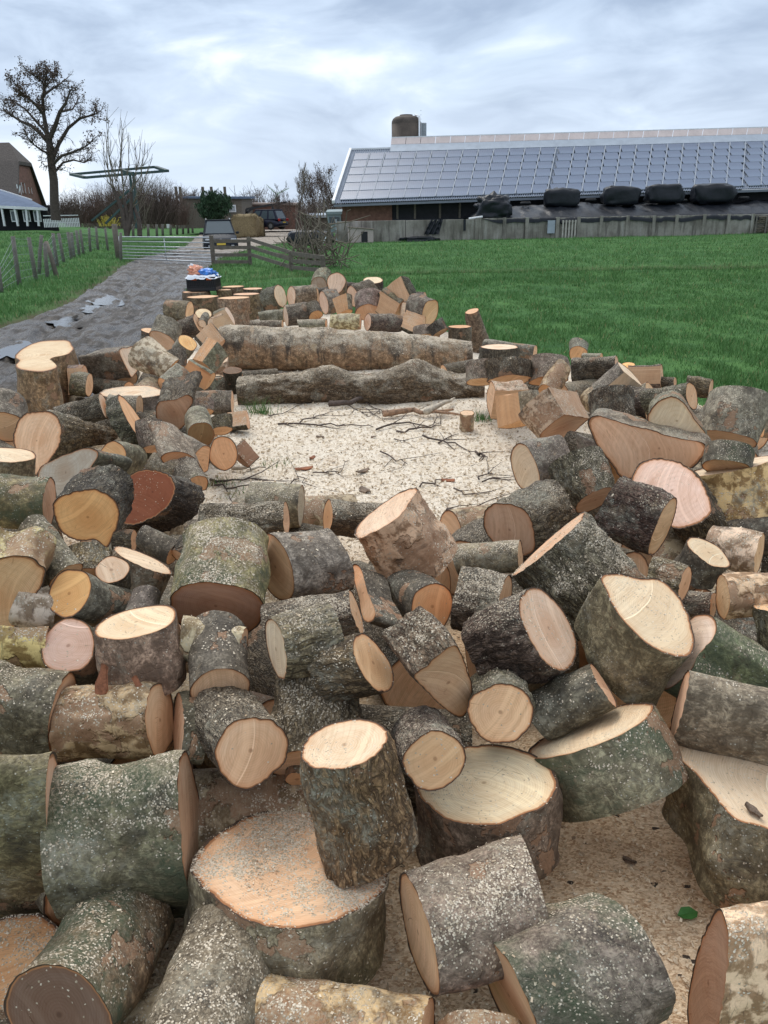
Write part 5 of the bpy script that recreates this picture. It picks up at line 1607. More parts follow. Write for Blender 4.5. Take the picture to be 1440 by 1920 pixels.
for k in (0, 1, 2, 4, 5, 6, 7, 9, 10, 11, 12):
    nx_ = {2: 4}.get(k, k + 1)
    if nx_ == 8: nx_ = 9
    A_, B_ = tops[k], tops[nx_]
    for q in (.12, .28, .45, .62, .8, .95): mb.tube([A_[0] * (1 - q) + A_[1] * q - b0, B_[0] * (1 - q) + B_[1] * q - b0], .004, 3, cap=False)
    L = np.linalg.norm(B_[0] - A_[0])
    for j_ in range(1, int(L / .3)):
        s_ = j_ * .3 / L; p0 = A_[0] * (1 - s_) + B_[0] * s_; p1 = A_[1] * (1 - s_) + B_[1] * s_; mb.tube([p0 - b0, p0 * .1 + p1 * .9 - b0], .0025, 3, cap=False)
mb.build('wire_netting', M['gutter'], r_)
r_ = thing('wire_fence', 'row of short grey posts beyond the metal gate', 'fence', G(290, 443))
for u, vt, vb in [(250, 421, 446), (264, 420, 445), (278, 420, 444), (294, 419, 443), (305, 417, 442), (320, 417, 441), (332, 416, 440), (343, 415, 439), (353, 415, 438), (361, 414, 437)]:
    b_ = G(u, vb); t_ = D(u - .5, vt, b_[1]); b_[2] = zg(b_[0], b_[1]); post('wood2', r_, b_, t_, .26)
b_ = G(315, 441); o = MB().box((0, 0, .8), (.5, .5, .62), bev=.05).add([], []).build('white_post', M['white'], loc=V((b_[0], b_[1] + 1, 0)))
MB_ = None; tag(o, 'small white box behind the row of short grey posts', 'box'); o.location.z = zg(b_[0], b_[1]) + .2
# metal field gate
def gate():
    ga, gb = G(229, 489), G(399.5, 496)
    r_ = thing('field_gate', 'galvanised metal field gate closing the muddy track', 'gate', ga); b0 = np.array(r_.location)
    e = gb - ga
    ht = D(229, 444, ga[1])[2]
    MB().tube([(0, 0, .05), (0, 0, ht)], .03, 8).build('gate_stile', M['steel'], r_, True)
    MB().tube([e + [0, 0, .05], e + [0, 0, ht]], .03, 8).build('gate_stile', M['steel'], r_, True)
    for q in (.10, .24, .36, .49, .62, .81, 1.0): MB().tube([[0, 0, ht * q], e + [0, 0, ht * q]], .026 if q in (.10, 1.0) else .019, 8).build('gate_bar', M['steel'], r_, True)
    MB().tube([e * .52 + [0, 0, ht * .1], e * .52 + [0, 0, ht]], .016, 6).build('gate_brace', M['steel'], r_, True)
    bl = G(223, 487); r2 = thing('gate_post', 'thick leaning wooden post at the hinge side of the metal gate', 'post', bl)
    post('wood', r2, bl, D(214, 420, bl[1]), .24); bl2 = G(229, 490); post('wood2', r2, bl2 - [.08, 0, 0], D(226, 436, bl2[1]), .13)
gate()
def railfence():
    P_ = [(401, 441, 498), (469.5, 444, 498), (546.5, 471, 508), (606, 478, 514)]
    b = [G(u, vb) for u, vt, vb in P_]; r_ = thing('rail_fence', 'weathered wooden rail fence running right from the metal gate', 'fence', b[0]); b0 = np.array(r_.location)
    tp = [D(u, vt, q[1]) for (u, vt, vb), q in zip(P_, b)]
    for k in range(4):
        h = tp[k][2]; MB().box((b[k][0] - b0[0], b[k][1] - b0[1], h / 2 - .1), (.13 if k else .15, .13, h + .2), bev=.015).build('post', M['wood'], r_)
    seg = [[(452, 452), (464, 464), (478, 478), (491, 491)], [(449, 474), (463, 487), (477, 501)], [(475, 483), (489, 494), (501, 507)]]
    for k, rr in enumerate(seg):
        for va, vb in rr:
            pa, pb = D(P_[k][0], va, b[k][1] - .09), D(P_[k + 1][0], vb, b[k + 1][1] - .09)
            MB().bar(pa - b0, pb - b0, .035, .12).build('rail', M['wood'], r_)
railfence()
def sidegate():
    a, c = G(620, 462), G(590, 500)
    r_ = thing('brush_heap', 'tangled heap of cut branches at the corner of the rail fence', 'branches', G(594, 503)); b0 = np.array(r_.location)
    rg = np.random.default_rng(12); mb = MB()
    for k in range(170):
        z = abs(rg.normal(0, .75)); x, y = rg.normal(0, .42) * (1.3 - z * .3), rg.normal(0, .5)
        d = np.array([rg.normal(0, .5), rg.normal(0, .4), rg.normal(.6, .6)]); d /= np.linalg.norm(d); L = rg.uniform(.5, 1.5); p = np.array([x, y, z * .8 + .05]); m_ = p + d * L / 2 + rg.normal(0, .06, 3)
        q = p + d * L; q[2] = max(.02, min(q[2], 1.9)); mb.tube([p, m_, q], [.022, .016, .008], 4, cap=False)
    mb.build('branch', M['shoot'], r_)
    for (ua, va, ub, vb, w) in ((598, 430, 590, 500, .10), (604, 445, 612, 500, .08), (620, 425, 617, 470, .12), (629, 415, 631, 455, .08)):
        q = G(ub, vb); p = D(ua, va, q[1])
    r2 = thing('side_gate', 'rickety pale gate leaning between the branch heap and the concrete wall', 'gate', G(612, 470)); b1 = np.array(r2.location); Y = b1[1]
    for va, vb in ((428, 420), (438, 430), (448, 441), (458, 452)): MB().bar(D(598, va + 8, Y) - b1, D(630, vb + 4, Y) - b1, .05, .07).build('gate_bar', M['wood2'], r2)
    MB().bar(D(600, 425, Y) - b1, D(596, 472, Y) - b1, .08).build('gate_stile', M['wood2'], r2); MB().bar(D(617, 418, Y) - b1, D(618, 468, Y) - b1, .16).build('gate_stile', M['wood'], r2)
    MB().bar(D(598, 470, Y) - b1, D(622, 424, Y) - b1, .05).build('gate_brace', M['white'], r2)
sidegate()

# ------------------------------------------------------------------ hay, wrapped bale on the ground
def haybale(label, u0, u1, vt, vb, dep, seed, dx=0):
    a, c = G(u0, vb), G(u1, vb); H = D((u0 + u1) / 2, vt, a[1])[2]
    W = c[0] - a[0]; loc = ((a[0] + c[0]) / 2, a[1] + dep / 2, 0)
    r_ = thing('hay_bale', label, 'hay', loc, 0, 'hay by the parked cars')
    v, f = blob_box((0, 0, H / 2), (W, dep, H * 1.02), 0, seed, .10, 7, 44, 26)
    mesh('hay_body', v, f, M['hay'], r_, smooth=True)
    rg = np.random.default_rng(seed); n = 1500
    V_ = np.array(v); c_ = V_[rg.integers(0, len(V_), n)]; d = rg.normal(0, 1, (n, 3)); d[:, 2] -= .5; d /= np.linalg.norm(d, axis=1, keepdims=True)
    s_ = rg.uniform(.06, .2, (n, 1)); w = np.cross(d, rg.normal(0, 1, (n, 3))) * .02
    vs = np.stack([c_ - w, c_ + w, c_ + d * s_], 1).reshape(-1, 3); tag(mesh('loose_stalks', vs, np.arange(n * 3).reshape(-1, 3), M['hay'], r_), kind='stuff')
haybale('big square hay bale with a shaggy top between the two cars', 436, 478, 403, 446, 2.0, 3)
haybale('narrower hay bale behind the right side of the big one', 474, 492, 408, 444, 1.6, 5)
q = G(572, 462); r_ = thing('wrapped_bale', 'black wrapped bale lying on the ground left of the concrete wall', 'bale', (q[0], q[1] + .8, 0))
v, f = blob_box((0, 0, .42), (2.2, 1.1, .95), .15, 9, .10, 3.6, 36, 20); mesh('wrapping', v, f, M['plastic'], r_, smooth=True)
q = G(606, 458); r_ = thing('wrapped_bale', 'smaller dark wrapped bundle behind the branch heap', 'bale', (q[0], q[1] + .8, 0))
v, f = blob_box((0, 0, .36), (1.3, .9, .8), .15, 19, .12, 3.2, 30, 16); mesh('wrapping', v, f, M['plastic'], r_, smooth=True)

# ------------------------------------------------------------------ cars
def car(name, label, loc, rz, L, Wd, H, paint, kind):
    """x forward; body lofted from cross-sections"""
    r_ = thing(name, label, 'car', loc, rz, 'cars parked in the farmyard')
    suv = kind == 'suv'
    gc = .28 if suv else .22
    xs = [(-L / 2, .72, .52), (-L / 2 + .12, .90, .70), (-L / 2 + .55, .97, .90), (-L * .2, 1.0, .95), (L * .05, 1.0, .95), (L * .22, 1.0, .93), (L * .36, .98, .84), (L / 2 - .22, .94, .76), (L / 2 - .05, .86, .66), (L / 2, .78, .56)]
    hb = 1.0 if suv else .92
    n = 12; vs = []; fs = []
    for x, wf, zt in xs:
        w = Wd / 2 * wf; zt = zt * hb * (1.12 if suv else 1)
        zb = gc + (.12 if abs(x) > L / 2 - .15 else 0)
        for y, z in ((-w * .92, zb), (-w, zb + .12), (-w, (zt + zb) / 2), (-w * .97, zt - .06), (-w * .88, zt), (-w * .4, zt + .03), (w * .4, zt + .03), (w * .88, zt), (w * .97, zt - .06), (w, (zt + zb) / 2), (w, zb + .12), (w * .92, zb)): vs.append((x, y, z))
    for i in range(len(xs) - 1):
        for k in range(n): fs.append((i * n + k, i * n + (k + 1) % n, (i + 1) * n + (k + 1) % n, (i + 1) * n + k))
    fs += [tuple(range(n))[::-1], tuple((len(xs) - 1) * n + k for k in range(n))]
    mesh('body', vs, fs, paint, r_, smooth=True)
    zb = .95 * hb * (1.12 if suv else 1)
    # cabin: glass block with roof and pillars
    cab = [(-L / 2 + .25, -L / 2 + .50), (-L / 2 + .6, -L / 2 + .75), (L * .05, L * .02), (L * .24, L * .10)]
    xb0, xb1, xt0, xt1 = -L / 2 + .22, L * .24, -L / 2 + .62, L * .07
    wb, wt = Wd / 2 * .93, Wd / 2 * .74
    c8 = [(xb0, -wb, zb), (xb1, -wb, zb), (xb1, wb, zb), (xb0, wb, zb), (xt0, -wt, H - .06), (xt1, -wt, H - .06), (xt1, wt, H - .06), (xt0, wt, H - .06)]
    C8 = [np.array(p) for p in c8]
    cb = MB().add(c8, [(0, 1, 5, 4), (1, 2, 6, 5), (2, 3, 7, 6), (3, 0, 4, 7), (4, 5, 6, 7)]).build('cabin', paint, r_)
    def pane(nm, q, ins=.12, off=.012):
        q = [np.array(p) for p in q]; c = sum(q) / 4; nn = np.cross(q[1] - q[0], q[3] - q[0]); nn /= np.linalg.norm(nn)
        ctr = np.array([-.2, 0, (zb + H) / 2])
        if nn @ (c - ctr) < 0: nn = -nn
        MB().add([c + (p - c) * (1 - ins) + nn * off for p in q], [(0, 1, 2, 3)]).build(nm, M['glass'], r_)
    pane('windscreen', [C8[1], C8[2], C8[6], C8[5]], .10); pane('rear_window', [C8[3], C8[0], C8[4], C8[7]], .2)
    for s_ in ((0, 1, 5, 4), (3, 2, 6, 7)):
        A_, B_, C_, D_ = (C8[i] for i in s_)
        for t0, t1 in ((.04, .30), (.33, .62), (.65, .96)):
            pane('side_window', [A_ + (B_ - A_) * t0, A_ + (B_ - A_) * t1, D_ + (C_ - D_) * t1, D_ + (C_ - D_) * t0], .14)
    MB().box(((xt0 + xt1) / 2, 0, H - .04), (xt1 - xt0 + .1, wt * 2 + .04, .09), bev=.03).build('roof', paint, r_)
    if suv:
        for s_ in (-1, 1): MB().tube([(xt0, s_ * (wt - .03), H + .0), (xt0 + .1, s_ * (wt - .03), H + .06), (xt1 - .1, s_ * (wt - .03), H + .06), (xt1, s_ * (wt - .03), H + .0)], .022, 6).build('roof_rail', M['chrome'], r_)
    R_w = .345 if suv else .31
    for sx in (-1, 1):
        for sy in (-1, 1):
            cx, cy = sx * L * .305 + .02, sy * (Wd / 2 - .10)
            mb = MB(); mb.tube([(cx, cy - .11, R_w), (cx, cy + .11, R_w)], R_w, 22); wh = mb.build('wheel', M['tyre'], r_)
            MB().tube([(cx, cy + sy * .10, R_w), (cx, cy + sy * .125, R_w)], R_w * .64, 14).build('rim', M['chrome'], wh)
            MB().tube([(cx, cy + sy * .095, R_w + .02), (cx, cy + sy * .112, R_w + .02)], R_w + .07, 22).build('wheel_arch', M['blackp'], r_)
    xf = L / 2
    for s_ in (-1, 1):
        MB().box((xf - .13, s_ * Wd * .37, .76 * hb), (.26, .30, .12), rz=s_ * -.35, bev=.04).build('headlight', M['lamp'], r_)
        MB().box((-xf + .10, s_ * Wd * .38, .92 * hb), (.18, .26, .24), bev=.04).build('tail_light', M['red'], r_)
        MB().box((L * .17, s_ * (Wd / 2 + .07), zb + .06), (.14, .2, .14), bev=.03).build('wing_mirror', paint, r_)
        MB().box((xf - .03, s_ * Wd * .33, .42), (.08, .2, .1), bev=.02).build('fog_light', M['lamp'], r_)
    MB().box((xf - .02, 0, .72 * hb), (.08, Wd * .46, .13), bev=.02).build('grille', M['blackp'], r_)
    for z in (.69, .75): MB().box((xf + .025, 0, z * hb), (.02, Wd * .45, .016)).build('grille_bar', M['chrome'], r_)
    MB().box((xf - .01, 0, .42), (.08, Wd * .5, .17), bev=.02).build('lower_grille', M['blackp'], r_)
    MB().box((xf + .035, 0, .52), (.02, .52, .11)).build('number_plate', M['plate'], r_)
    MB().box((-xf - .015, 0, .62), (.02, .52, .11)).build('number_plate', M['plate'], r_)
    if suv:
        # round maker's badge: ring with the two stacked letters
        bz = .725 * hb; bx = xf + .045
        ring = [(bx, .085 * math.cos(a), bz + .085 * math.sin(a)) for a in np.linspace(0, 2 * math.pi, 21)]
        bd = MB().tube(ring, .011, 5, cap=False).tube([(bx, -.045, bz + .07), (bx, 0, bz + .012), (bx, .045, bz + .07)], .009, 5).tube([(bx, -.07, bz + .02), (bx, -.035, bz - .06), (bx, 0, bz + .0), (bx, .035, bz - .06), (bx, .07, bz + .02)], .009, 5)
        bd.build('badge', M['chrome'], r_)
    return r_
q = G(404, 466); px_h = D(400, 408, q[1] + 1.6)[2]
car('parked_car', 'dark grey family car with roof rails facing the gate, nearest of the two', (q[0] - .1, q[1] + 2.0, zg(q[0], q[1] + 2) - .02), R(-90 + 13), 4.6, 2.02, 1.88, M['suv'], 'suv')
q = D(492, 430.5, 78)
car('parked_car', 'dark blue hatchback parked beyond the hay bales', (q[0], q[1] + 1.0, q[2]), R(155), 4.7, 1.95, 1.78, M['hatch'], 'hatch')
# ------------------------------------------------------------------ every log, read off the photograph
g = dict(group='logs heaped in the foreground')
# ---- bottom of the picture
E('mossy brown log with a dark red-brown cut, lowest at the left corner', 108, 1905, 112, 84, 57, 235, .30, 'moss', 'dark', sd=.35, tint=(1.5, 1.2, .8), bdir=60, taper=1.0, **g)
E('grey lichened log against the left edge, above the dark-cut corner log', 105, 1560, 158, 16, 183, 240, .34, 'smooth', 'tan', sd=.3, tint=(1.1, 1.05, .9), **g)
E('flat orange-tan disc lying under the left corner log', -15, 1830, 130, 90, 270, 60, .14, 'smooth', 'orange', stand=True, L=.16, sd=.55, **g)
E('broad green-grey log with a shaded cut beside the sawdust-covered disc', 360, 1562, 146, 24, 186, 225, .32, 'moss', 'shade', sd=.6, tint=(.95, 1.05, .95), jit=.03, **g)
E('grey-pink log with a branch stub, leaning up from the bottom edge left of centre', 345, 2010, 108, 60, 74, 255, .26, 'smooth', 'tan', sd=.45, tint=(1, .95, .85), **g)
E('wide low disc thickly covered with sawdust in the foreground', 548, 1630, 192, 113, 271, 128, .31, 'smooth', 'tan', sd=.72, tint=(.85, .85, .75), name='log_disc', irr=.022, pith=(.1, .3), **g)
E('upright rough-barked log standing on the rim of the sawdust-covered disc', 646, 1397, 84, 43, 284, 195, .60, 'rough', 'cream', sd=.22, taper=1.12, tint=(2.2, 1.15, .68), irr=.03, rag=.5, **g)
E('grey log lying right of the sawdust-covered disc, with a torn red underside', 784, 1748, 119, 24, 15, 238, .30, 'smooth', 'tan', sd=.45, tint=(1, 1, .95), **g)
E('smooth green log at the bottom edge with a pale cut on its left', 957, 1868, 138, 30, 26, 245, .24, 'moss', 'tan', sd=.38, tint=(1.25, 1.25, 1.1), bdir=16, taper=1.02, jit=.03, **g)
E('white-flaked birch log in the bottom right corner with a reddish cut', 1328, 1842, 138, 34, 352, 230, .24, 'birch', 'brown', sd=.5, tint=(1.7, 1.7, 1.6), bdir=4, **g)
PL('big wavy-edged disc at the right edge, its pale cut dusted with a few chips', [(1268, 1402), (1300, 1390), (1340, 1386), (1400, 1395), (1480, 1420), (1550, 1480), (1560, 1560), (1500, 1590), (1440, 1565), (1375, 1545), (1340, 1505), (1312, 1455), (1284, 1428)], .68, 262, 125, .34, 'smooth', 'cream', sd=.16, stand=True, L=.23, name='log_disc', tint=(1, .92, .8), taper=1.08, pith=(.4, .1), **g)
E('thick mossy green disc tipped on edge, pale slanting cut uppermost', 1111, 1368, 126, 29, 291, 128, .38, 'moss', 'cream', sd=.2, tint=(1.15, 1.3, 1), name='log_disc', taper=1.0, **g)
E('low tan disc behind the upright log, sprinkled with brown crumbs', 906, 1470, 133, 76, 272, 130, .33, 'smooth', 'cream', sd=.14, name='log_disc', irr=.03, tint=(1, .95, .8), **g)
E('small log resting on the tan disc, orange-rimmed cut facing forward', 815, 1425, 57, 54, 118, 105, .50, 'rough', 'tan', L=.26, tint=(.95, .9, .85), sd=.35, bdir=118, bow=.0, **g)
E('rough grey log left of the upright log, wide orange-rimmed cut facing forward', 471, 1407, 72, 63, 132, 95, .50, 'rough', 'tan', L=.28, tint=(1.15, 1.15, 1.1), sd=.45, **g)
E('peeling birch log with two loose red bark curls, cut end to the right', 300, 1350, 75, 30, 183, 170, .46, 'birch', 'tan', sd=.25, tint=(1.25, 1.05, .8), **g)
E('dark grey log at the left edge with white flakes, its cut turned right', 118, 1347, 92, 24, 170, 180, .44, 'smooth', 'tan', sd=.25, tint=(.7, .72, .7), **g)
E('short log with a bright oval cut on top, right of the round pinkish cut', 256, 1167, 77, 28, 283, 118, .66, 'smooth', 'cream', sd=.1, tint=(1.05, 1, .85), taper=1.05, **g)
E('log end with a round pinkish cut near the left edge', 128, 1210, 57, 49, 320, 50, .58, 'smooth', 'pink', L=.2, sd=.1, tint=(.6, .6, .6), **g)
E('log stub with yellow lichen tucked left of the pinkish round cut', 92, 1214, 42, 8, 178, 90, .55, 'birch', 'tan', sd=.3, tint=(1.5, 1.3, .7), **g)
E('small log with a yellow saw-ridged cut, above the pinkish round cut', 131, 1112, 48, 37, 338, 80, .68, 'smooth', 'yellow', L=.27, sd=.12, tint=(.85, .85, .85), **g)
E('smallest log, with a whitish round cut no wider than a hand', 210, 1068, 30, 24, 283, 42, .66, 'smooth', 'cream', L=.16, sd=.2, tint=(.6, .6, .6), rag=.4, **g)
E('log with a thin slanting pale cut beside the smallest round cut', 268, 1050, 58, 12, 247, 66, .62, 'smooth', 'cream', sd=.4, tint=(.8, .7, .6), **g)
E('dark grey little log squeezed in behind the bright oval cut', 258, 1172, 29, 12, 76, 62, .56, 'smooth', 'tan', sd=.1, tint=(.65, .65, .65), **g)
PL('large pale slanted cut running off the left edge under a lichened bark', [(-60, 1040), (0, 1042), (40, 1036), (70, 1050), (84, 1068), (72, 1105), (42, 1150), (20, 1190), (-10, 1208), (-60, 1210), (-100, 1130)], .72, 70, 70, .68, 'birch', 'tan', L=.13, sd=.3, tint=(1.1, .95, .75), **g)
E('grey log with a peeled reddish band behind the left edge cut', 124, 1082, 36, 15, 125, 112, .66, 'smooth', 'tan', sd=.2, tint=(.85, .8, .75), **g)
E('rotten white and black log between two cuts at the left', 112, 1150, 38, 10, 168, 72, .60, 'birch', 'tan', sd=.3, tint=(1.1, 1.1, 1.05), **g)
E('orange-lichened stub under the yellow cut', 168, 1088, 45, 22, 95, 55, .60, 'rough', 'tan', sd=.3, tint=(1.6, 1.1, .6), **g)
E('thick log with a big brown ringed cut facing forward, left of centre', 406, 1141, 92, 52, 84, 98, .58, 'moss', 'brown', sd=.6, L=.27, tint=(1.8, 1.35, .85), taper=.98, pith=(.0, .1), irr=.02, **g)
E('grey-green log with an oval cut at its left, behind the brown ringed cut', 517, 1064, 67, 33, 17, 122, .60, 'smooth', 'tan', bdir=7, sd=.2, tint=(1.1, 1.1, 1.1), **g)
E('big tilted block with a narrow pink cut on top, in the middle of the heap', 720, 966, 76, 19, 307, 128, .66, 'birch', 'pink', sd=.4, tint=(.95, .85, .7), taper=1.0, **g)
E('small log with a round red-rimmed cut under the big tilted block', 811, 1137, 43, 38, 150, 60, .48, 'smooth', 'orange', L=.25, sd=.1, tint=(.6, .6, .6), **g)
PL('dark split wedge of log leaning under the big tilted block', [(660, 1062), (676, 1064), (690, 1110), (704, 1150), (694, 1168), (680, 1160), (668, 1110)], .35, 340, 55, .50, 'smooth', 'tan', sd=.1, tint=(.5, .5, .5), **g)
E('knobbly rough log caked with sawdust below the grey-green log', 668, 1148, 42, 8, 196, 160, .58, 'rough', 'tan', sd=.6, tint=(1.3, 1.15, 1.05), taper=1.35, amp=.09, **g)
fork = E('forked log with an oval cut on the left arm and one on the right arm', 518, 1216, 56, 17, 12, 115, .63, 'rough', 'cream', sd=.45, tint=(1.2, 1.15, .95), taper=1.25, name='forked_log', **g)
E('', 700, 1243, 62, 27, 211, 95, .60, 'rough', 'tan', sd=.2, tint=(.8, .7, .5), bdir=190, taper=1.05, parent=fork, **g)
E('', 592, 1432, 92, 30, 93, 175, .36, 'rough', 'tan', sd=.35, tint=(1.15, 1.05, .9), taper=.85, parent=fork, **g)
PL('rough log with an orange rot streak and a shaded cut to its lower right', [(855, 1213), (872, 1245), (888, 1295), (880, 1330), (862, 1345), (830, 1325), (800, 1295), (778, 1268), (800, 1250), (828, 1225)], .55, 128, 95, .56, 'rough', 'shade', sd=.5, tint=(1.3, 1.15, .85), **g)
E('black-barked log with a long pale pinkish oval cut on its right', 1029, 1180, 83, 41, 206, 125, .58, 'rough', 'pink', sd=.35, tint=(.72, .72, .64), bdir=199, taper=1.0, **g)
PL('heavy log with a large bright heart-shaped cut, right of centre', [(1127, 1079), (1157, 1075), (1194, 1081), (1240, 1083), (1282, 1122), (1302, 1193), (1294, 1227), (1265, 1231), (1215, 1206), (1165, 1152), (1140, 1106)], .60, 232, 118, .62, 'smooth', 'cream', sd=.3, tint=(.95, .88, .78), taper=1.02, bdir=238, pith=(0, .1), **g)
E('log pointing straight at the viewer with a round tan cut, above the green disc', 938, 1337, 59, 57, 95, 15, .47, 'rough', 'tan', L=.26, sd=.2, tint=(.8, .75, .65), **g)
E('smooth dark grey log wedged between the round tan cut and the heart-shaped cut', 1131, 1284, 50, 7, 212, 145, .46, 'smooth', 'tan', sd=.08, tint=(.62, .6, .58), bdir=206, **g)
E('very large rough log like a grey mound, behind the black-barked log', 1030, 1020, 92, 8, 311, 170, .62, 'rough', 'tan', sd=.65, tint=(1.25, 1.2, 1.05), taper=1.05, amp=.07, **g)
E('knobbly stub at the right end of the grey mound log', 1285, 1095, 34, 10, 165, 60, .60, 'rough', 'tan', sd=.55, tint=(1.3, 1.1, .9), **g)
E('whitish bark log lying behind the two peeling logs at the left', 456, 1216, 42, 8, 171, 118, .56, 'birch', 'tan', sd=.4, tint=(.95, .9, .8), **g)
E('log with a tan cut peeping out behind the wide orange-rimmed cut', 413, 1292, 55, 36, 95, 20, .52, 'smooth', 'tan', L=.22, sd=.1, tint=(.7, .7, .7), **g)
E('narrow grey log standing in the gap right of the peeling birch log', 334, 1365, 66, 10, 0, 38, .44, 'smooth', 'shade', sd=.1, tint=(.7, .68, .65), **g)
E('split orange wedge in the dark gap behind the upright log', 556, 1462, 22, 12, 90, 14, .32, 'smooth', 'orange', L=.12, sd=.1, name='split_log', **g)
E('long barkless log cropped by the bottom edge in the centre', 800, 1940, 66, 12, 172, 320, .24, 'birch', 'tan', sd=.5, tint=(1.6, 1.2, .8), **g)
E('rounded log top just showing at the bottom edge, left of the green log', 905, 1975, 80, 30, 88, 45, .22, 'birch', 'tan', sd=.55, tint=(1.3, 1.1, .8), **g)
E('mounded log coated with sawdust between red-rimmed cut and the black-barked log', 945, 1135, 56, 12, 170, 90, .52, 'rough', 'tan', sd=.6, tint=(1.1, 1.05, .9), **g)

# ---- the right side
g = dict(group='logs along the right bank')
E('log with a red-brown domed cut beside the open sawdust', 955, 992, 56, 43, 38, 88, .42, 'rough', 'shade', sd=.3, tint=(.75, .75, .68), bdir=28, taper=.98, **g)
E('smooth grey log lying right of the big tilted block', 976, 1044, 31, 5, 182, 125, .38, 'smooth', 'tan', sd=.45, tint=(.95, .95, .9), **g)
E('black furrowed log with red stripes, below the pinkish red-edged cut', 1243, 988, 60, 13, 157, 112, .50, 'rough', 'tan', sd=.3, tint=(.7, .6, .55), **g)
PL('log with a large pinkish cut edged in red, left of the orange-lichened block', [(1199, 873), (1230, 861), (1269, 867), (1304, 892), (1327, 931), (1329, 962), (1308, 978), (1263, 989), (1253, 962), (1218, 927), (1183, 912)], .72, 305, 40, .52, 'rough', 'pink', L=.3, sd=.1, tint=(.8, .65, .55), **g)
E('orange-lichened block at the right edge with a thin pale cut along its top', 1372, 874, 84, 11, 281, 95, .56, 'birch', 'cream', sd=.15, tint=(1.3, .95, .6), taper=1.0, jit=.02, **g)
E('grey-green rounded log just above the orange-lichened block', 1362, 878, 48, 16, 82, 34, .58, 'moss', 'tan', sd=.25, tint=(1.2, 1.2, 1.0), **g)
PL('wide fused double-trunk piece with a tan cut facing the viewer', [(1104, 791), (1121, 781), (1152, 789), (1214, 807), (1277, 822), (1319, 830), (1321, 849), (1292, 877), (1253, 865), (1222, 869), (1191, 888), (1183, 898), (1160, 892), (1129, 849), (1113, 822)], .97, 70, 30, .58, 'smooth', 'tan', L=.2, sd=.1, pith=(.4, 0), **g)
PL('bright yellow triangular cut resting on top of the fused double piece', [(1216, 776), (1242, 750), (1263, 745), (1281, 756), (1300, 787), (1323, 814), (1319, 828), (1269, 818), (1226, 809), (1215, 795)], .95, 95, 20, .68, 'smooth', 'cream', L=.14, sd=.08, **g)
PL('narrow orange split piece under the fused double piece', [(1129, 838), (1150, 860), (1162, 890), (1161, 915), (1150, 924), (1137, 895)], .6, 150, 22, .40, 'smooth', 'orange', L=.2, sd=.05, name='split_log', **g)
E('dark domed log with its shaded cut turned down, above the red-brown domed cut', 1116, 938, 42, 15, 118, 88, .44, 'rough', 'shade', sd=.35, tint=(.8, .8, .7), taper=1.3, **g)
E('log with a pale cut turned left, beside the dark domed log', 985, 880, 48, 24, 15, 62, .30, 'smooth', 'pale', sd=.1, **g)
E('angular log with pinkish bark and a shaded lower cut, at the edge of the sawdust', 1062, 797, 60, 19, 122, 58, .34, 'birch', 'shade', sd=.4, tint=(1.15, 1.05, 1), chord=(200, .45), taper=1.1, **g)
E('rough dark domed log behind the fused double piece', 1150, 793, 42, 10, 96, 58, .46, 'rough', 'orange', sd=.35, tint=(.9, .85, .78), **g)
E('grey log ending in a white slanting sliver of cut, high on the right bank', 1183, 704, 33, 5, 224, 62, .50, 'smooth', 'cream', chord=(310, .4), sd=.3, tint=(1, 1, .95), taper=1.1, **g)
E('black log dusted with sawdust at the back of the right bank', 1157, 690, 24, 4, 183, 82, .36, 'rough', 'tan', sd=.45, tint=(.7, .72, .62), **g)
E('pale grey domed log, first of the right bank past the sawdust corner', 1030, 714, 38, 9, 96, 42, .34, 'smooth', 'orange', sd=.4, tint=(1.15, 1.15, 1.1), **g)
E('small reddish log with an orange cut under the pale grey dome', 1025, 735, 20, 13, 60, 52, .30, 'birch', 'orange', sd=.3, tint=(1.1, .9, .8), **g)
E('smooth grey slab log lying against the sawdust at the right corner', 972, 795, 42, 7, 98, 58, .20, 'smooth', 'orange', chord=(320, .5), sd=.4, tint=(1.1, 1.1, 1.0), **g)
E('square tan block with a sawn side at the end of the lower long log', 922, 752, 38, 9, 2, 62, .26, 'birch', 'tan', chord=(230, .3), sd=.5, tint=(2.0, 1.6, 1.1), name='split_log', **g)
E('dark lichened domed log behind the square tan block', 955, 713, 42, 9, 93, 34, .34, 'rough', 'tan', sd=.35, tint=(.85, .85, .8), **g)
E('grey knot of log touching the right end of the top long log', 903, 716, 28, 8, 93, 34, .30, 'smooth', 'tan', sd=.5, **g)
E('thin disc with a bright white top beyond the right end of the long log', 937, 650, 33, 6, 270, 14, .34, 'rough', 'cream', L=.12, sd=.05, name='log_disc', tint=(.8, .8, .75), stand=True, **g)
E('long grey log slanting out onto the grass behind the white-topped disc', 1003, 664, 16, 4, 172, 100, .24, 'smooth', 'tan', sd=.1, tint=(1.1, 1.1, 1.05), **g)
E('leaning branch stub pointing up at the edge of the grass', 885, 583, 13, 5, 284, 78, .55, 'smooth', 'tan', sd=.1, tint=(1, .9, .85), taper=1.8, **g)
E('short stump with an orange top in front of the leaning stub', 862, 612, 21, 4, 270, 26, .42, 'smooth', 'orange', stand=True, L=.3, sd=.1, name='tree_stump', tint=(.8, .8, .75), **g)
E('black-barked log just left of the orange-topped stump', 826, 624, 17, 4, 120, 22, .36, 'rough', 'tan', sd=.1, tint=(.7, .7, .65), **g)
E('log with an oval cut facing up left, above the white-peeled log', 1330, 1036, 48, 20, 236, 55, .56, 'smooth', 'cream', sd=.1, tint=(.6, .55, .5), **g)
E('light grey bumpy log behind the oval cut near the right edge', 1424, 1038, 38, 7, 170, 90, .52, 'birch', 'tan', sd=.4, tint=(1.3, 1.3, 1.2), **g)
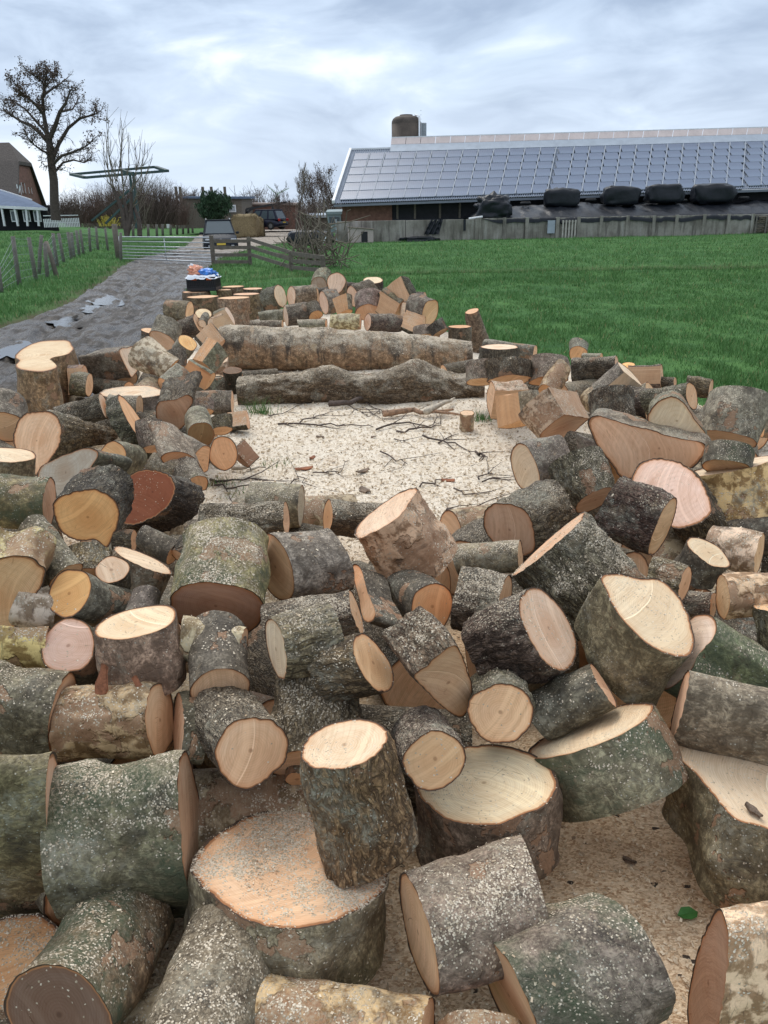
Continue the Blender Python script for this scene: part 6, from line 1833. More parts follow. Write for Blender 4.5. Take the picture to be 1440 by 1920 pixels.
E('white-peeled log with a tall thin cut on its left, at the right edge', 1355, 1120, 45, 14, 3, 110, .58, 'birch', 'tan', sd=.1, tint=(2.1, 1.9, 1.3), **g)
E('upright bark stub cropped by the right edge', 1445, 1136, 34, 9, 270, 85, .60, 'rough', 'tan', L=.3, sd=.4, tint=(1.3, 1.2, 1), **g)
E('small sawdust-crusted log between the grey mound log and the white-peeled log', 1338, 1135, 26, 7, 176, 50, .52, 'rough', 'tan', sd=.6, tint=(1.1, 1, .9), **g)
PL('bright green mossy log with a ragged pale cut beside the heart-shaped cut', [(1298, 1156), (1327, 1150), (1344, 1164), (1340, 1193), (1311, 1227), (1290, 1262), (1250, 1290), (1240, 1270), (1257, 1240), (1280, 1195)], .42, 325, 175, .50, 'moss', 'pale', sd=.4, tint=(.9, 1.4, .8), bdir=325, **g)
E('long smooth grey log with red torn patches at the right edge', 1273, 1327, 68, 8, 346, 230, .44, 'smooth', 'tan', sd=.15, tint=(1.05, .98, .92), **g)
E('thin cut edge showing at the far right rim of the bank', 1428, 798, 25, 6, 0, 60, .40, 'smooth', 'orange', sd=.1, **g)
E('big smooth grey log with an orange scar, cut turned down, near the right edge', 1366, 826, 54, 15, 80, 82, .50, 'smooth', 'shade', sd=.3, tint=(1.15, 1.12, 1.0), taper=1.05, **g)
E('rough log with a square tan end, behind the yellow triangular cut', 1297, 742, 26, 10, 189, 85, .50, 'rough', 'tan', sd=.35, tint=(.95, .95, .9), **g)
E('brown-topped log at the very back right of the bank', 1333, 730, 18, 4, 170, 42, .44, 'rough', 'tan', sd=.4, tint=(1.2, 1, .85), **g)
E('two-toned grey and black log behind the white sliver of cut', 1240, 706, 23, 4, 181, 55, .40, 'smooth', 'tan', chord=(250, .5), sd=.3, **g)
E('small yellow cut behind the white sliver', 1178, 684, 13, 5, 270, 8, .44, 'smooth', 'yellow', L=.15, sd=.1, **g)
E('small log with an orange cut poking above the pale grey dome', 1084, 664, 18, 16, 92, 6, .34, 'smooth', 'orange', L=.2, sd=.1, **g)
E('short light log right of the small orange cut at the back', 1128, 671, 9, 3, 180, 34, .36, 'smooth', 'tan', sd=.6, tint=(1.4, 1.3, 1.1), **g)
E('brown little log at the grass edge behind the two-toned log', 1266, 717, 10, 3, 178, 30, .36, 'rough', 'tan', sd=.4, **g)
E('dark shaded log under the orange-lichened block', 1450, 1002, 36, 6, 180, 110, .34, 'smooth', 'tan', sd=.05, tint=(.5, .55, .5), **g)
E('grey log end below the pale slanting sliver at the rim of the right bank', 1222, 742, 30, 8, 200, 40, .34, 'smooth', 'tan', sd=.3, tint=(.8, .8, .8), **g)
E('dark log filling the hollow behind the rough dome and the yellow cut', 1222, 762, 30, 10, 170, 44, .30, 'rough', 'tan', sd=.3, tint=(.7, .7, .65), **g)

# ---- the left side
g = dict(group='logs along the left bank')
PL('tall upright stump with a kidney-shaped top at the far left', [(30, 667), (43, 653), (73, 640), (110, 637), (130, 639), (138, 650), (133, 661), (118, 667), (100, 670), (94, 675), (103, 681), (107, 688), (98, 693), (73, 697), (40, 693), (27, 687), (33, 677)], .2, 270, 85, .50, 'smooth', (.72, .57, .39), stand=True, L=.50, name='tree_stump', sd=.1, tint=(1.15, .95, .72), taper=1.04, jit=.02, **g)
E('reddish-grey log end behind the kidney-topped stump', 157, 714, 30, 9, 178, 24, .26, 'smooth', 'tan', chord=(270, .5), sd=.1, tint=(.9, .75, .7), **g)
PL('smooth grey log with an angular split cut, right of the tall stump', [(223, 657), (240, 652), (263, 647), (273, 667), (262, 690), (248, 708), (240, 696), (232, 680)], .45, 188, 72, .36, 'smooth', 'pale', sd=.1, tint=(.85, .82, .78), **g)
E('grey tapering log with a small orange cut at its lower right', 327, 694, 22, 9, 150, 66, .36, 'birch', 'orange', sd=.4, tint=(1.1, 1.1, 1.05), taper=1.5, **g)
E('log with a pinkish white cut at the back of the left bank', 303, 639, 28, 16, 62, 12, .38, 'smooth', 'pink', L=.25, sd=.1, **g)
E('sawdust-topped short stump near the muddy track', 283, 620, 18, 5, 262, 24, .34, 'rough', 'tan', sd=.5, L=.3, **g)
E('black rooty log lying across the back of the left bank', 371, 606, 19, 5, 203, 70, .34, 'rough', 'tan', sd=.15, tint=(.6, .58, .55), amp=.1, **g)
E('smooth grey-brown log nearest the stumps by the crate', 356, 585, 21, 8, 176, 38, .32, 'smooth', 'tan', sd=.1, tint=(.9, .82, .72), **g)
E('small log with a whitish upturned cut near the crate stumps', 381, 588, 17, 10, 272, 14, .42, 'smooth', 'cream', L=.18, sd=.05, tint=(.7, .7, .7), **g)
E('tiny round cut below the whitish upturned one', 379, 607, 8, 7, 60, 10, .34, 'smooth', 'pale', L=.25, sd=.05, **g)
E('wedge with a thin pale cut, right of the whitish upturned cut', 431, 593, 20, 6, 206, 26, .34, 'smooth', 'pale', chord=(290, .2), sd=.1, name='split_log', **g)
E('split piece with a pale left side, by the end of the long log', 399, 612, 17, 8, 20, 22, .34, 'birch', 'pale', chord=(240, .1), sd=.1, name='split_log', **g)
E('dark furrowed log against the left end of the long log', 406, 650, 22, 6, 128, 36, .36, 'rough', 'tan', chord=(260, .4), sd=.1, tint=(.62, .6, .58), **g)
E('log with a small yellow cut in the middle of the left bank', 352, 642, 20, 12, 235, 12, .48, 'smooth', 'yellow', L=.15, sd=.15, **g)
E('smooth grey log leaning down to a brown cut, next to the long log', 378, 687, 25, 8, 52, 46, .38, 'smooth', 'orange', chord=(320, .75), sd=.15, tint=(1.1, 1.1, 1.05), taper=1.1, **g)
E('rough knob of a log beside the smooth leaning one', 334, 692, 18, 7, 94, 32, .36, 'rough', 'tan', sd=.3, **g)
E('tan sawdust-covered block near the end of the long log', 412, 674, 16, 8, 278, 24, .30, 'birch', 'tan', sd=.6, tint=(1.5, 1.3, 1.1), name='split_log', **g)
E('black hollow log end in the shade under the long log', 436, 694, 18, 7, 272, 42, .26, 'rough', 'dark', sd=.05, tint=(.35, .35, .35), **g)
E('wide flat disc dusted white on top, in the middle of the left bank', 248, 735, 60, 12, 271, 44, .36, 'smooth', 'cream', sd=.55, name='log_disc', tint=(.85, .85, .8), **g)
E('log with an orange front cut and a silvery top, behind the double-lobed cut', 311, 727, 25, 10, 38, 46, .34, 'smooth', 'orange', sd=.2, tint=(1.3, 1.3, 1.35), **g)
E('smooth grey wedge log ending in a brown cut', 392, 716, 19, 6, 146, 48, .32, 'smooth', 'orange', chord=(300, .2), sd=.1, tint=(1.05, 1.05, 1), **g)
E('small disc with a white top beside the black hollow end', 395, 706, 22, 6, 270, 28, .26, 'smooth', 'cream', L=.2, sd=.3, name='log_disc', stand=True, **g)
E('dark grey log lying level below the small white-topped disc', 436, 754, 23, 3, 181, 72, .24, 'smooth', 'tan', sd=.1, tint=(.8, .78, .75), **g)
E('dark chunk of log at the left corner of the sawdust', 464, 787, 18, 4, 188, 36, .14, 'rough', 'tan', chord=(240, .4), sd=.2, tint=(.7, .65, .6), **g)
PL('log with a double-lobed brown cut under a curl of rough bark', [(292, 767), (300, 753), (327, 750), (353, 740), (363, 753), (350, 773), (348, 793), (333, 807), (310, 803), (295, 790)], .80, 70, 25, .36, 'rough', 'shade', L=.32, sd=.1, tint=(.8, .7, .62), **g)
E('little domed log right of the double-lobed cut', 384, 773, 17, 7, 92, 20, .26, 'smooth', 'tan', sd=.3, **g)
E('log with a round darkened cut, brown as a bowl, below the level dark log', 377, 814, 25, 23, 105, 34, .30, 'smooth', (.30, .19, .09), L=.3, sd=.2, tint=(.95, .92, .88), rag=.5, **g)
E('rough knob of log right of the round darkened cut', 415, 808, 22, 8, 96, 24, .22, 'rough', 'tan', sd=.2, tint=(.9, .88, .82), **g)
E('thin disc standing on edge, its long narrow cut slanting to the right', 256, 795, 61, 11, 212, 26, .40, 'rough', 'orange', sd=.05, tint=(.6, .58, .55), name='log_disc', **g)
E('grey log behind the thin slanting disc', 262, 764, 24, 7, 178, 56, .38, 'smooth', 'tan', sd=.3, **g)
E('black furrowed log with a pale sliver of cut, right of the tall stump', 196, 762, 26, 7, 198, 78, .40, 'rough', 'cream', sd=.2, tint=(.65, .65, .58), **g)
PL('thick log with a large tan cut and red-furrowed bark, below the tall stump', [(27, 807), (43, 780), (67, 770), (97, 773), (112, 793), (114, 820), (104, 850), (80, 880), (60, 893), (40, 870), (28, 840)], .74, 352, 130, .40, 'rough', 'tan', bdir=354, sd=.25, tint=(1.2, .95, .75), taper=.72, **g)
E('tan cut half hidden behind the thick log at the left edge', 8, 802, 40, 28, 85, 20, .30, 'smooth', 'tan', L=.25, sd=.1, **g)
E('pale cut at the left edge beneath the tall stump', 6, 756, 24, 14, 180, 14, .30, 'smooth', 'pale', L=.25, sd=.1, **g)
E('flat-topped stub with a pale streaked top at the left edge', 18, 853, 47, 15, 268, 40, .52, 'smooth', 'cream', L=.25, sd=.1, tint=(.9, .8, .65), **g)
PL('log with a weathered grey kidney-shaped cut, above the yellow cut', [(72, 900), (78, 877), (110, 860), (147, 843), (173, 842), (183, 853), (167, 880), (143, 907), (113, 930), (97, 940), (79, 925)], .58, 345, 66, .50, 'smooth', 'grey', bdir=350, sd=.2, tint=(.6, .62, .62), taper=.95, **g)
E('orange-cut log with a smooth grey body behind the weathered grey cut', 211, 857, 29, 26, 350, 42, .38, 'smooth', 'orange', L=.3, sd=.1, tint=(1.1, 1.1, 1.05), **g)
PL('log with a half-moon tan cut below a pale bark dome', [(303, 860), (318, 849), (345, 850), (368, 864), (382, 892), (350, 893), (322, 878)], .62, 112, 26, .34, 'smooth', 'orange', L=.25, sd=.25, tint=(1.4, 1.4, 1.35), **g)
E('log with a tan cut half hidden behind the half-moon cut', 382, 862, 26, 20, 150, 20, .28, 'smooth', 'orange', chord=(120, .5), L=.28, sd=.1, **g)
E('log with an upright round tan cut next to the sawdust, left bank', 418, 850, 26, 29, 110, 14, .26, 'smooth', 'orange', L=.3, sd=.1, rag=.4, **g)
E('small dark wedge of log at the edge of the sawdust, left bank', 452, 858, 22, 9, 40, 26, .14, 'rough', 'brown', chord=(280, .1), sd=.1, tint=(.8, .75, .7), name='split_log', **g)
E('low log with an orange-brown shaded cut right of the red-brown disc', 364, 914, 28, 19, 120, 24, .24, 'smooth', 'orange', chord=(60, .4), L=.28, sd=.3, **g)
E('sawdust-covered log behind the red-brown cut', 358, 886, 22, 5, 168, 76, .30, 'smooth', 'tan', sd=.6, tint=(1.2, 1.1, 1), **g)
E('bark mound peppered with sawdust right of the thin slanting disc', 290, 842, 26, 8, 98, 50, .32, 'rough', 'tan', sd=.65, tint=(1.2, 1.1, .95), **g)
PL('large log with a dark red-brown cut and black bark', [(210, 930), (227, 903), (260, 883), (293, 882), (320, 893), (328, 920), (312, 950), (283, 973), (253, 985), (227, 980), (213, 960)], .72, 340, 55, .46, 'rough', 'red', bdir=345, sd=.15, tint=(.6, .56, .52), pith=(.3, .2), **g)
PL('log with a bright yellow-orange cut at the left', [(100, 948), (118, 930), (150, 920), (180, 918), (205, 930), (220, 950), (221, 980), (212, 1008), (200, 1026), (180, 1014), (145, 1014), (117, 1000), (103, 975)], .85, 60, 20, .58, 'rough', 'yellow', L=.26, sd=.05, tint=(.7, .65, .6), **g)
E('big green-brown log with an orange scar at the left edge', 92, 945, 52, 12, 176, 115, .54, 'moss', 'tan', sd=.2, tint=(1.5, 1.15, .7), **g)
E('small dark grey log below the red-brown cut', 326, 1038, 24, 9, 150, 64, .46, 'smooth', 'tan', sd=.15, tint=(.65, .65, .66), **g)
E('dark stub tucked behind the yellow-orange cut', 252, 1013, 20, 6, 178, 34, .46, 'rough', 'tan', sd=.15, tint=(.8, .8, .75), **g)
E('slim dark log leaning against the ringed log', 336, 1044, 18, 7, 52, 40, .46, 'rough', 'tan', sd=.1, tint=(.65, .62, .6), **g)
E('wide rough log lying across the left end of the foreground heap', 537, 973, 33, 6, 182, 160, .42, 'rough', 'tan', sd=.45, tint=(1.15, 1.1, 1.0), **g)
E('smooth weathered block standing on the edge of the sawdust', 565, 950, 38, 6, 177, 98, .30, 'smooth', 'grey', sd=.3, tint=(1.15, 1.1, 1.0), jit=.02, **g)
E('black log speckled with sawdust behind the big tilted block', 614, 970, 34, 9, 356, 108, .34, 'rough', 'orange', sd=.5, tint=(.8, .72, .62), **g)
E('grey lump of bark between the tall stump and the flat white disc', 168, 722, 22, 7, 176, 30, .28, 'rough', 'tan', sd=.4, tint=(1.1, 1.1, 1), **g)
E('dark log filling the gap left of the double-lobed cut', 285, 812, 26, 7, 150, 36, .26, 'rough', 'tan', sd=.2, tint=(.6, .6, .55), **g)

# ---- the far heap
g = dict(group='logs in the far heap')
E('round pinkish cut perched highest on the far heap', 631, 531, 20, 19, 300, 8, .72, 'smooth', 'pink', L=.35, sd=.02, **g)
E('weathered tan round cut left of the highest pinkish one', 598, 532, 16, 13, 60, 8, .66, 'smooth', 'grey', L=.3, sd=.02, **g)
E('far log with a pale slanting oval cut, leftmost of the heap', 526, 555, 21, 11, 196, 26, .50, 'rough', 'pale', sd=.05, tint=(.9, .88, .82), **g)
E('far log with a pink oval cut at its left end and a long grey body', 546, 555, 21, 8, 2, 46, .52, 'smooth', 'pink', sd=.05, tint=(1.05, 1.02, .95), **g)
E('dark short log behind the long grey far log', 594, 556, 17, 4, 2, 22, .50, 'rough', 'tan', sd=.05, tint=(.7, .7, .68), **g)
E('far log with a narrow pale cut leaning left, mid heap', 607, 568, 23, 8, 12, 26, .46, 'smooth', 'pink', sd=.05, **g)
E('grey far log showing a small orange cut at its foot', 647, 586, 15, 6, 100, 28, .40, 'smooth', 'orange', chord=(300, .5), sd=.05, tint=(1.1, 1.1, 1), taper=1.25, **g)
E('far log with a pink oval cut and dark body to the right', 662, 556, 20, 11, 18, 36, .55, 'rough', 'pink', sd=.1, tint=(.9, .9, .85), **g)
E('flat disc tipped toward the viewer, white cut, top of the far heap', 699, 525, 19, 6, 272, 12, .74, 'rough', 'cream', L=.16, sd=.02, name='log_disc', tint=(.7, .7, .7), **g)
E('largest dark angular log on the right shoulder of the far heap', 752, 574, 34, 10, 112, 42, .48, 'rough', 'tan', chord=(300, .3), sd=.1, tint=(.8, .72, .65), taper=.9, **g)
E('grey-green log lying under the largest dark angular one', 748, 583, 24, 8, 148, 40, .42, 'smooth', 'tan', chord=(290, .5), sd=.05, tint=(.85, .82, .72), **g)
E('far log with an orange-tan half-round cut facing forward', 692, 586, 26, 15, 92, 10, .38, 'smooth', 'tan', L=.3, sd=.05, **g)
E('black log with a snow-white dusting and pale left cut', 758, 589, 23, 8, 358, 42, .40, 'rough', 'cream', sd=.35, tint=(.6, .58, .55), **g)
E('tan oval cut behind the black dusted log', 806, 586, 26, 15, 162, 22, .44, 'smooth', 'tan', L=.32, sd=.02, **g)
E('short log with an end cut at the top right of the far heap', 797, 558, 11, 3, 183, 26, .56, 'rough', 'tan', sd=.05, tint=(.8, .75, .7), **g)
E('sawdust-striped log lying level right behind the long log', 676, 604, 14, 2, 180, 58, .36, 'birch', 'tan', sd=.4, tint=(1.0, .95, .85), **g)
E('rough level log with a pale left cut behind the long log', 689, 604, 16, 7, 357, 66, .36, 'rough', 'pink', sd=.5, tint=(1.1, 1.05, 1), **g)
E('sawdust-frosted log with a white left edge in the far heap', 536, 592, 20, 4, 8, 42, .40, 'rough', 'cream', sd=.6, **g)
E('low grey log at the left foot of the far heap', 533, 592, 12, 2, 184, 46, .34, 'smooth', 'tan', sd=.1, **g)
E('stubby log with its cut at the lower right, mid far heap', 592, 592, 14, 9, 112, 20, .40, 'rough', 'orange', sd=.3, tint=(1, .9, .85), **g)
E('slim log under the stubby one, behind the long log', 612, 608, 9, 2, 180, 52, .32, 'smooth', 'tan', sd=.6, tint=(1.2, 1.2, 1.1), **g)
E('small white cut lying level at the foot of the grey far log', 601, 600, 12, 4, 272, 6, .34, 'smooth', 'cream', L=.15, sd=.3, **g)
E('sawdust-covered log behind the left part of the long log', 530, 609, 9, 2, 181, 62, .30, 'rough', 'tan', sd=.75, tint=(1.2, 1.15, 1.05), **g)
E('pale domed log at the right foot of the far heap', 802, 633, 24, 7, 92, 18, .28, 'smooth', 'tan', sd=.35, tint=(1.25, 1.2, 1.1), **g)
E('dark log topping the heap between the pinkish cut and the white disc', 690, 541, 10, 3, 178, 36, .62, 'rough', 'tan', sd=.05, tint=(.8, .8, .78), **g)
E('dark log at the bottom right of the far heap, under the tan oval cut', 790, 612, 20, 6, 160, 36, .28, 'rough', 'tan', chord=(250, .3), sd=.1, tint=(.6, .6, .58), **g)

g = dict(group='stumps standing by the crate')
st = dict(stand=True, name='tree_stump', bark='smooth', sd=.06, jit=.02)
E('stump standing leftmost under the crate, half behind another', 367, 547, 25, 5, 270, 40, .42, col='tan', L=.42, tint=(.95, .75, .6), **st, **g)
E('stump in front of the crate, widest of the standing row', 381, 556, 29, 6, 270, 40, .42, col='tan', L=.42, tint=(1.05, .85, .68), **st, **g)
E('tallest grey stump in front, right of the crate', 438, 558, 27, 5, 270, 40, .46, col='tan', L=.46, tint=(1.15, .95, .78), **st, **g)
E('stump just behind the tallest grey one, tan top', 461, 551, 24, 5, 270, 40, .44, col='tan', L=.44, tint=(1, .85, .7), **st, **g)
E('stump at the back of the standing row nearest the crate', 437, 537, 21, 4, 270, 40, .46, col='tan', L=.46, tint=(.9, .75, .6), **st, **g)
E('rear right stump of the standing row, dark side', 474, 541, 20, 4, 270, 40, .46, col='tan', L=.46, tint=(.9, .72, .6), **st, **g)
E('narrow stump standing rightmost of the row', 505, 547, 13, 4, 270, 40, .44, col='pale', L=.44, tint=(1.1, .95, .8), **st, **g)
E('little stump squeezed between the crate and the tall grey stump', 419, 543, 14, 3, 270, 40, .44, col='tan', L=.44, tint=(.95, .8, .65), **st, **g)

# ---- two felled trunks across the back of the sawdust yard
def trunk(label, prof, h, depth_uv, bark, tint, sd, seed, knots, ends='tan', amp=.02, nside=80, nlen=190):
    """prof: (u, v_top, v_bottom) along the trunk in the picture; lies on the ground at the distance of depth_uv"""
    Yd = G(*depth_uv, 0)[1]
    prof = np.array(prof, float)
    t = np.linspace(0, 1, nlen)
    k = np.linspace(0, 1, len(prof))
    u, vt, vb = (np.interp(t, k, prof[:, i]) for i in (0, 1, 2))
    cs, rs = [], []
    for a, b_, c_ in zip(u, vt, vb):
        p1, p2 = D(a, b_, Yd), D(a, c_, Yd)
        cs.append((p1 + p2) / 2); rs.append((p1[2] - p2[2]) / 2 * .97)
    cs, rs = np.array(cs), np.array(rs)
    ker = np.ones(13) / 13
    pad = lambda z: np.convolve(np.concatenate([np.full(6, z[0]), z, np.full(6, z[-1])]), ker, 'valid')
    rs = pad(rs); cs = np.stack([pad(cs[:, i]) if i else cs[:, 0] for i in range(3)], 1)
    th = np.linspace(0, 2 * math.pi, nside, endpoint=False)
    s_ = np.linalg.norm(np.diff(cs, axis=0), axis=1); s_ = np.concatenate([[0], np.cumsum(s_)])
    Y_ = np.outer(rs, -np.cos(th)); Z_ = np.outer(rs, np.sin(th))
    S = np.repeat(s_[:, None], nside, 1)
    lp = np.stack([Y_.ravel(), Z_.ravel(), S.ravel()], 1)
    d = amp * fbm(lp * [6, 6, 3.2] + seed, 3, seed) + amp * .35 * fbm(lp * [30, 30, 12], 2, seed + 4) + .003 * vn(lp * 90, seed + 2)
    for (ks, ka, kr, kh) in knots:
        dd = np.hypot((S.ravel() - ks * s_[-1]), rs.mean() * (np.angle(np.exp(1j * (np.tile(th, nlen) - ka)))))
        d += kh * np.exp(-(dd / kr) ** 2)
    rr = np.hypot(lp[:, 0], lp[:, 1]); kk = 1 + d / rr
    lx, lz = lp[:, 0] * kk, lp[:, 1] * kk
    W = np.stack([np.repeat(cs[:, 0], nside), np.repeat(cs[:, 1], nside) + lx, np.repeat(cs[:, 2], nside) + lz], 1)
    i, j = np.meshgrid(np.arange(nlen - 1), np.arange(nside), indexing='ij'); i = i.ravel(); j = j.ravel(); j2 = (j + 1) % nside
    Q = np.stack([i * nside + j, i * nside + j2, (i + 1) * nside + j2, (i + 1) * nside + j], 1)
    nn = np.cross(W[Q[0][1]] - W[Q[0][0]], W[Q[0][3]] - W[Q[0][0]])
    if nn @ (W[Q[0][0]] - cs[0]) < 0: Q = Q[:, ::-1]
    base = np.array([cs[:, 0].mean(), Yd, W[:, 2].min()])
    root = thing('felled_trunk', label, 'log', base, 0, 'long felled trunks')
    VV, FF = W - base, Q; fm = np.zeros(len(Q), int); sm = np.ones(len(Q), bool); at = lp
    ch = make_chips(W, Q, 9000 * sd, seed, .0062, minz=.35)
    if ch:
        VV = np.vstack([VV, ch[0] - base]); FF = np.vstack([FF, ch[1] + len(W)]); fm = np.concatenate([fm, np.ones(len(ch[1]), int)])
        sm = np.concatenate([sm, np.zeros(len(ch[1]), bool)]); at = np.vstack([at, np.zeros((len(ch[0]), 3))])
    o = mesh('bark', VV, FF, parent=root, smooth=sm, attrs={'lp': at}, mats=[BARK[bark], CHIP], fmat=fm)
    o.color = (*[x * .5 for x in tint], sd)
    for e in (0, nlen - 1):
        rim = W.reshape(nlen, nside, 3)[e]; c0 = rim.mean(0)
        rk = [1, .97, .94, .8, .6, .4, .2]
        vs = np.vstack([c0 + (rim - c0) * q for q in rk] + [c0[None]])
        ls = np.stack([(vs - c0)[:, 1], (vs - c0)[:, 2], np.zeros(len(vs))], 1)
        fs = [(a * nside + b_, a * nside + (b_ + 1) % nside, (a + 1) * nside + (b_ + 1) % nside, (a + 1) * nside + b_) for a in range(len(rk) - 1) for b_ in range(nside)]
        fs += [((len(rk) - 1) * nside + b_, (len(rk) - 1) * nside + (b_ + 1) % nside, len(rk) * nside) for b_ in range(nside)]
        if e: fs = [f[::-1] for f in fs]
        fo = mesh('cut_face', (vs - base).tolist(), fs, parent=root, attrs={'lp': ls, 'rad': np.concatenate([np.full(nside, q) for q in rk] + [[0.]])}, mats=[CUT])
        fo.color = (*FACE[ends], .1)
    return root
trunk('upper long trunk lying across the yard, smooth below and frosted with sawdust on top',
      [(415, 612, 688), (430, 607, 692), (520, 612, 696), (640, 618, 700), (760, 625, 701), (850, 634, 700), (883, 638, 700)], .3, (640, 690), 'trunk', (1.45, 1.12, .9), .95, 31,
      [(.2, 2.6, .09, .03), (.42, 1.9, .12, .025), (.66, 2.2, .08, .03)], amp=.012)
trunk('lower long trunk buried under sawdust, gnarled, in front of the upper one',
      [(449, 706, 762), (470, 703, 764), (540, 697, 762), (600, 688, 760), (650, 694, 763), (700, 698, 766), (745, 690, 768), (800, 689, 768), (860, 698, 770), (905, 703, 768)], .3, (640, 751), 'rough', (1.15, 1.0, .85), .85, 77,
      [(.12, 4.0, .10, .05), (.38, 1.4, .14, .06), (.72, 1.6, .16, .07), (.55, .6, .1, .05)], amp=.03)
# ------------------------------------------------------------------ crate with bags on the stumps
def crate():
    zt = .435
    c = G(381, 545, zt); Y = c[1]
    xl, xr = D(353, 543, Y)[0], D(409, 543, Y)[0]; W = (xr - xl) * .96; H = D(381, 519, Y)[2] - zt
    r_ = thing('folding_crate', 'black plastic crate with orange handles standing on the stumps', 'crate', ((xl + xr) / 2, Y + .1, zt), R(-4), None)
    dp = .38
    mb = MB(); t = .02
    mb.box((0, 0, .012), (W, dp, .024))
    mb.build('base', M['blackp'], r_)
    for y, nm in ((-dp / 2, 'side_panel'), (dp / 2, 'side_panel')):
        mb = MB(); mb.box((0, y, H - .02), (W, t, .05)); mb.box((0, y, .04), (W, t, .05)); n = 15
        for k in range(n): mb.box((-W / 2 + .012 + k * (W - .024) / (n - 1), y, H / 2), (.014, t * .8, H - .06))
        for z in (.33, .5, .67): mb.box((0, y + .001, H * z), (W, t * .6, .012))
        mb.box((0, y * .93, H / 2), (W * .96, .004, H * .8))
        mb.build(nm, M['blackp'], r_)
    for x in (-W / 2, W / 2):
        mb = MB(); mb.box((x, 0, H - .02), (t, dp, .05)); mb.box((x, 0, .04), (t, dp, .05))
        for k in range(8): mb.box((x, -dp / 2 + .02 + k * (dp - .04) / 7, H / 2), (t * .8, .014, H - .06))
        mb.box((x * .96, 0, H / 2), (.004, dp * .96, H * .8))
        mb.build('end_panel', M['blackp'], r_)
    og = simple('orange_plastic', (.75, .16, .03), .5, var=.02, bump=0)
    for x in (-W * .22, W * .30): MB().box((x, -dp / 2 - .012, H - .035), (.10, .014, .035), bev=.005).build('handle', og, r_)
    bagw = simple('thin_white_plastic', (.72, .75, .80), .35, var=.05, scale=12, bump=.4, bdist=.02); bagb = simple('blue_plastic', (.06, .22, .62), .35, var=.25, scale=18, bump=.4, bdist=.02)
    bago = simple('orange_bag', (.80, .32, .20), .4, var=.2, scale=20, bump=.3)
    z1 = zt + H
    def crump(name, label, cat, cx, cy, d, m, seed, amp=.35, dz=0):
        v, f = blob_box((0, 0, d[2] / 2), d, 0, seed, amp, 2.4, 40, 24, 1.6)
        V_ = np.array(v); V_ += .012 * np.stack([fbm(V_ * 26 + i * 9, 2, seed + i) for i in range(3)], 1)
        o = mesh(name, V_.tolist(), f, m, smooth=True, loc=(r_.location.x + cx, r_.location.y + cy, z1 + dz)); tag(o, label, cat)
    def lip(s, t_):
        x = (s - .5) * (W + .07); y = (t_ - .5) * (dp + .08); e = max(abs(s - .5), abs(t_ - .5)) * 2
        return np.array([r_.location.x + x, r_.location.y + y, z1 + .035 - .06 * max(0, e - .8) * 4 + .014 * n3(s * 9, t_ * 9, 0, 4) - .02 * abs(math.sin(s * 9)) * (e > .85)])
    sheet('plastic_bag', 'thin white plastic bag spread over the top of the crate', 'bag', lip, 30, 22, bagw, tuple(r_.location))
    crump('plastic_bag', 'crumpled orange and white bag on the left of the crate top', 'bag', -W * .24, 0, (.27, .26, .17), bago, 3, dz=.01)
    crump('plastic_bag', 'crumpled blue bag on the right of the crate top', 'bag', W * .14, 0, (.36, .28, .12), bagb, 5, dz=.01)
    crump('plastic_bag', 'whitish twist of bag between the orange one and the blue one', 'bag', -W * .33, .06, (.2, .2, .2), bagw, 8, dz=.01)
crate()

# ------------------------------------------------------------------ twigs, bark and sticks lying on the sawdust
TW = simple('dead_twig', (.085, .062, .05), .9, var=.2, scale=30, bump=.3)
TWP = simple('peeled_stick', (.42, .36, .28), .8, var=.15, scale=20, bump=.3)
def zs(x, y): return float(saw_z(np.array([x]), np.array([y]))[0])
def twig(label, pts, r0, forks=2, m=TW, name='twig', group='twigs on the sawdust', seed=0, lift=.006, cat='twig'):
    rg = np.random.default_rng(seed)
    P = []
    for u, v in pts:
        p = G(u, v, .03); p[2] = zs(p[0], p[1]) + r0 * .6 + lift; P.append(p)
    Q = []
    for a, c in zip(P[:-1], P[1:]):
        for s in (0, .34, .67): Q.append(a + (c - a) * s + np.array([rg.normal(0, .012), rg.normal(0, .02), abs(rg.normal(0, .008))]))
    Q.append(P[-1]); n = len(Q)
    mb = MB(); base = Q[0].copy()
    mb.tube([q - base for q in Q], [r0 * (1 - .7 * i / (n - 1)) for i in range(n)], 6)
    for _ in range(forks):
        i = int(rg.integers(1, n - 1)); d = Q[min(i + 1, n - 1)] - Q[i - 1]; d /= np.linalg.norm(d); s = np.array([-d[1], d[0], .15]) * (1 if rg.random() < .5 else -1)
        L = rg.uniform(.08, .3); e = d + s * rg.uniform(.5, 1); q = Q[i]; m_ = q + e * L / 2; w = q + e * L + rg.normal(0, .02, 3); w[2] = max(w[2], zs(w[0], w[1]) + .004)
        mb.tube([q - base, m_ - base, w - base], [r0 * .5, r0 * .38, r0 * .18], 5)
    o = mb.build(name, m, smooth=True, loc=V(base)); return tag(o, label, cat, group)
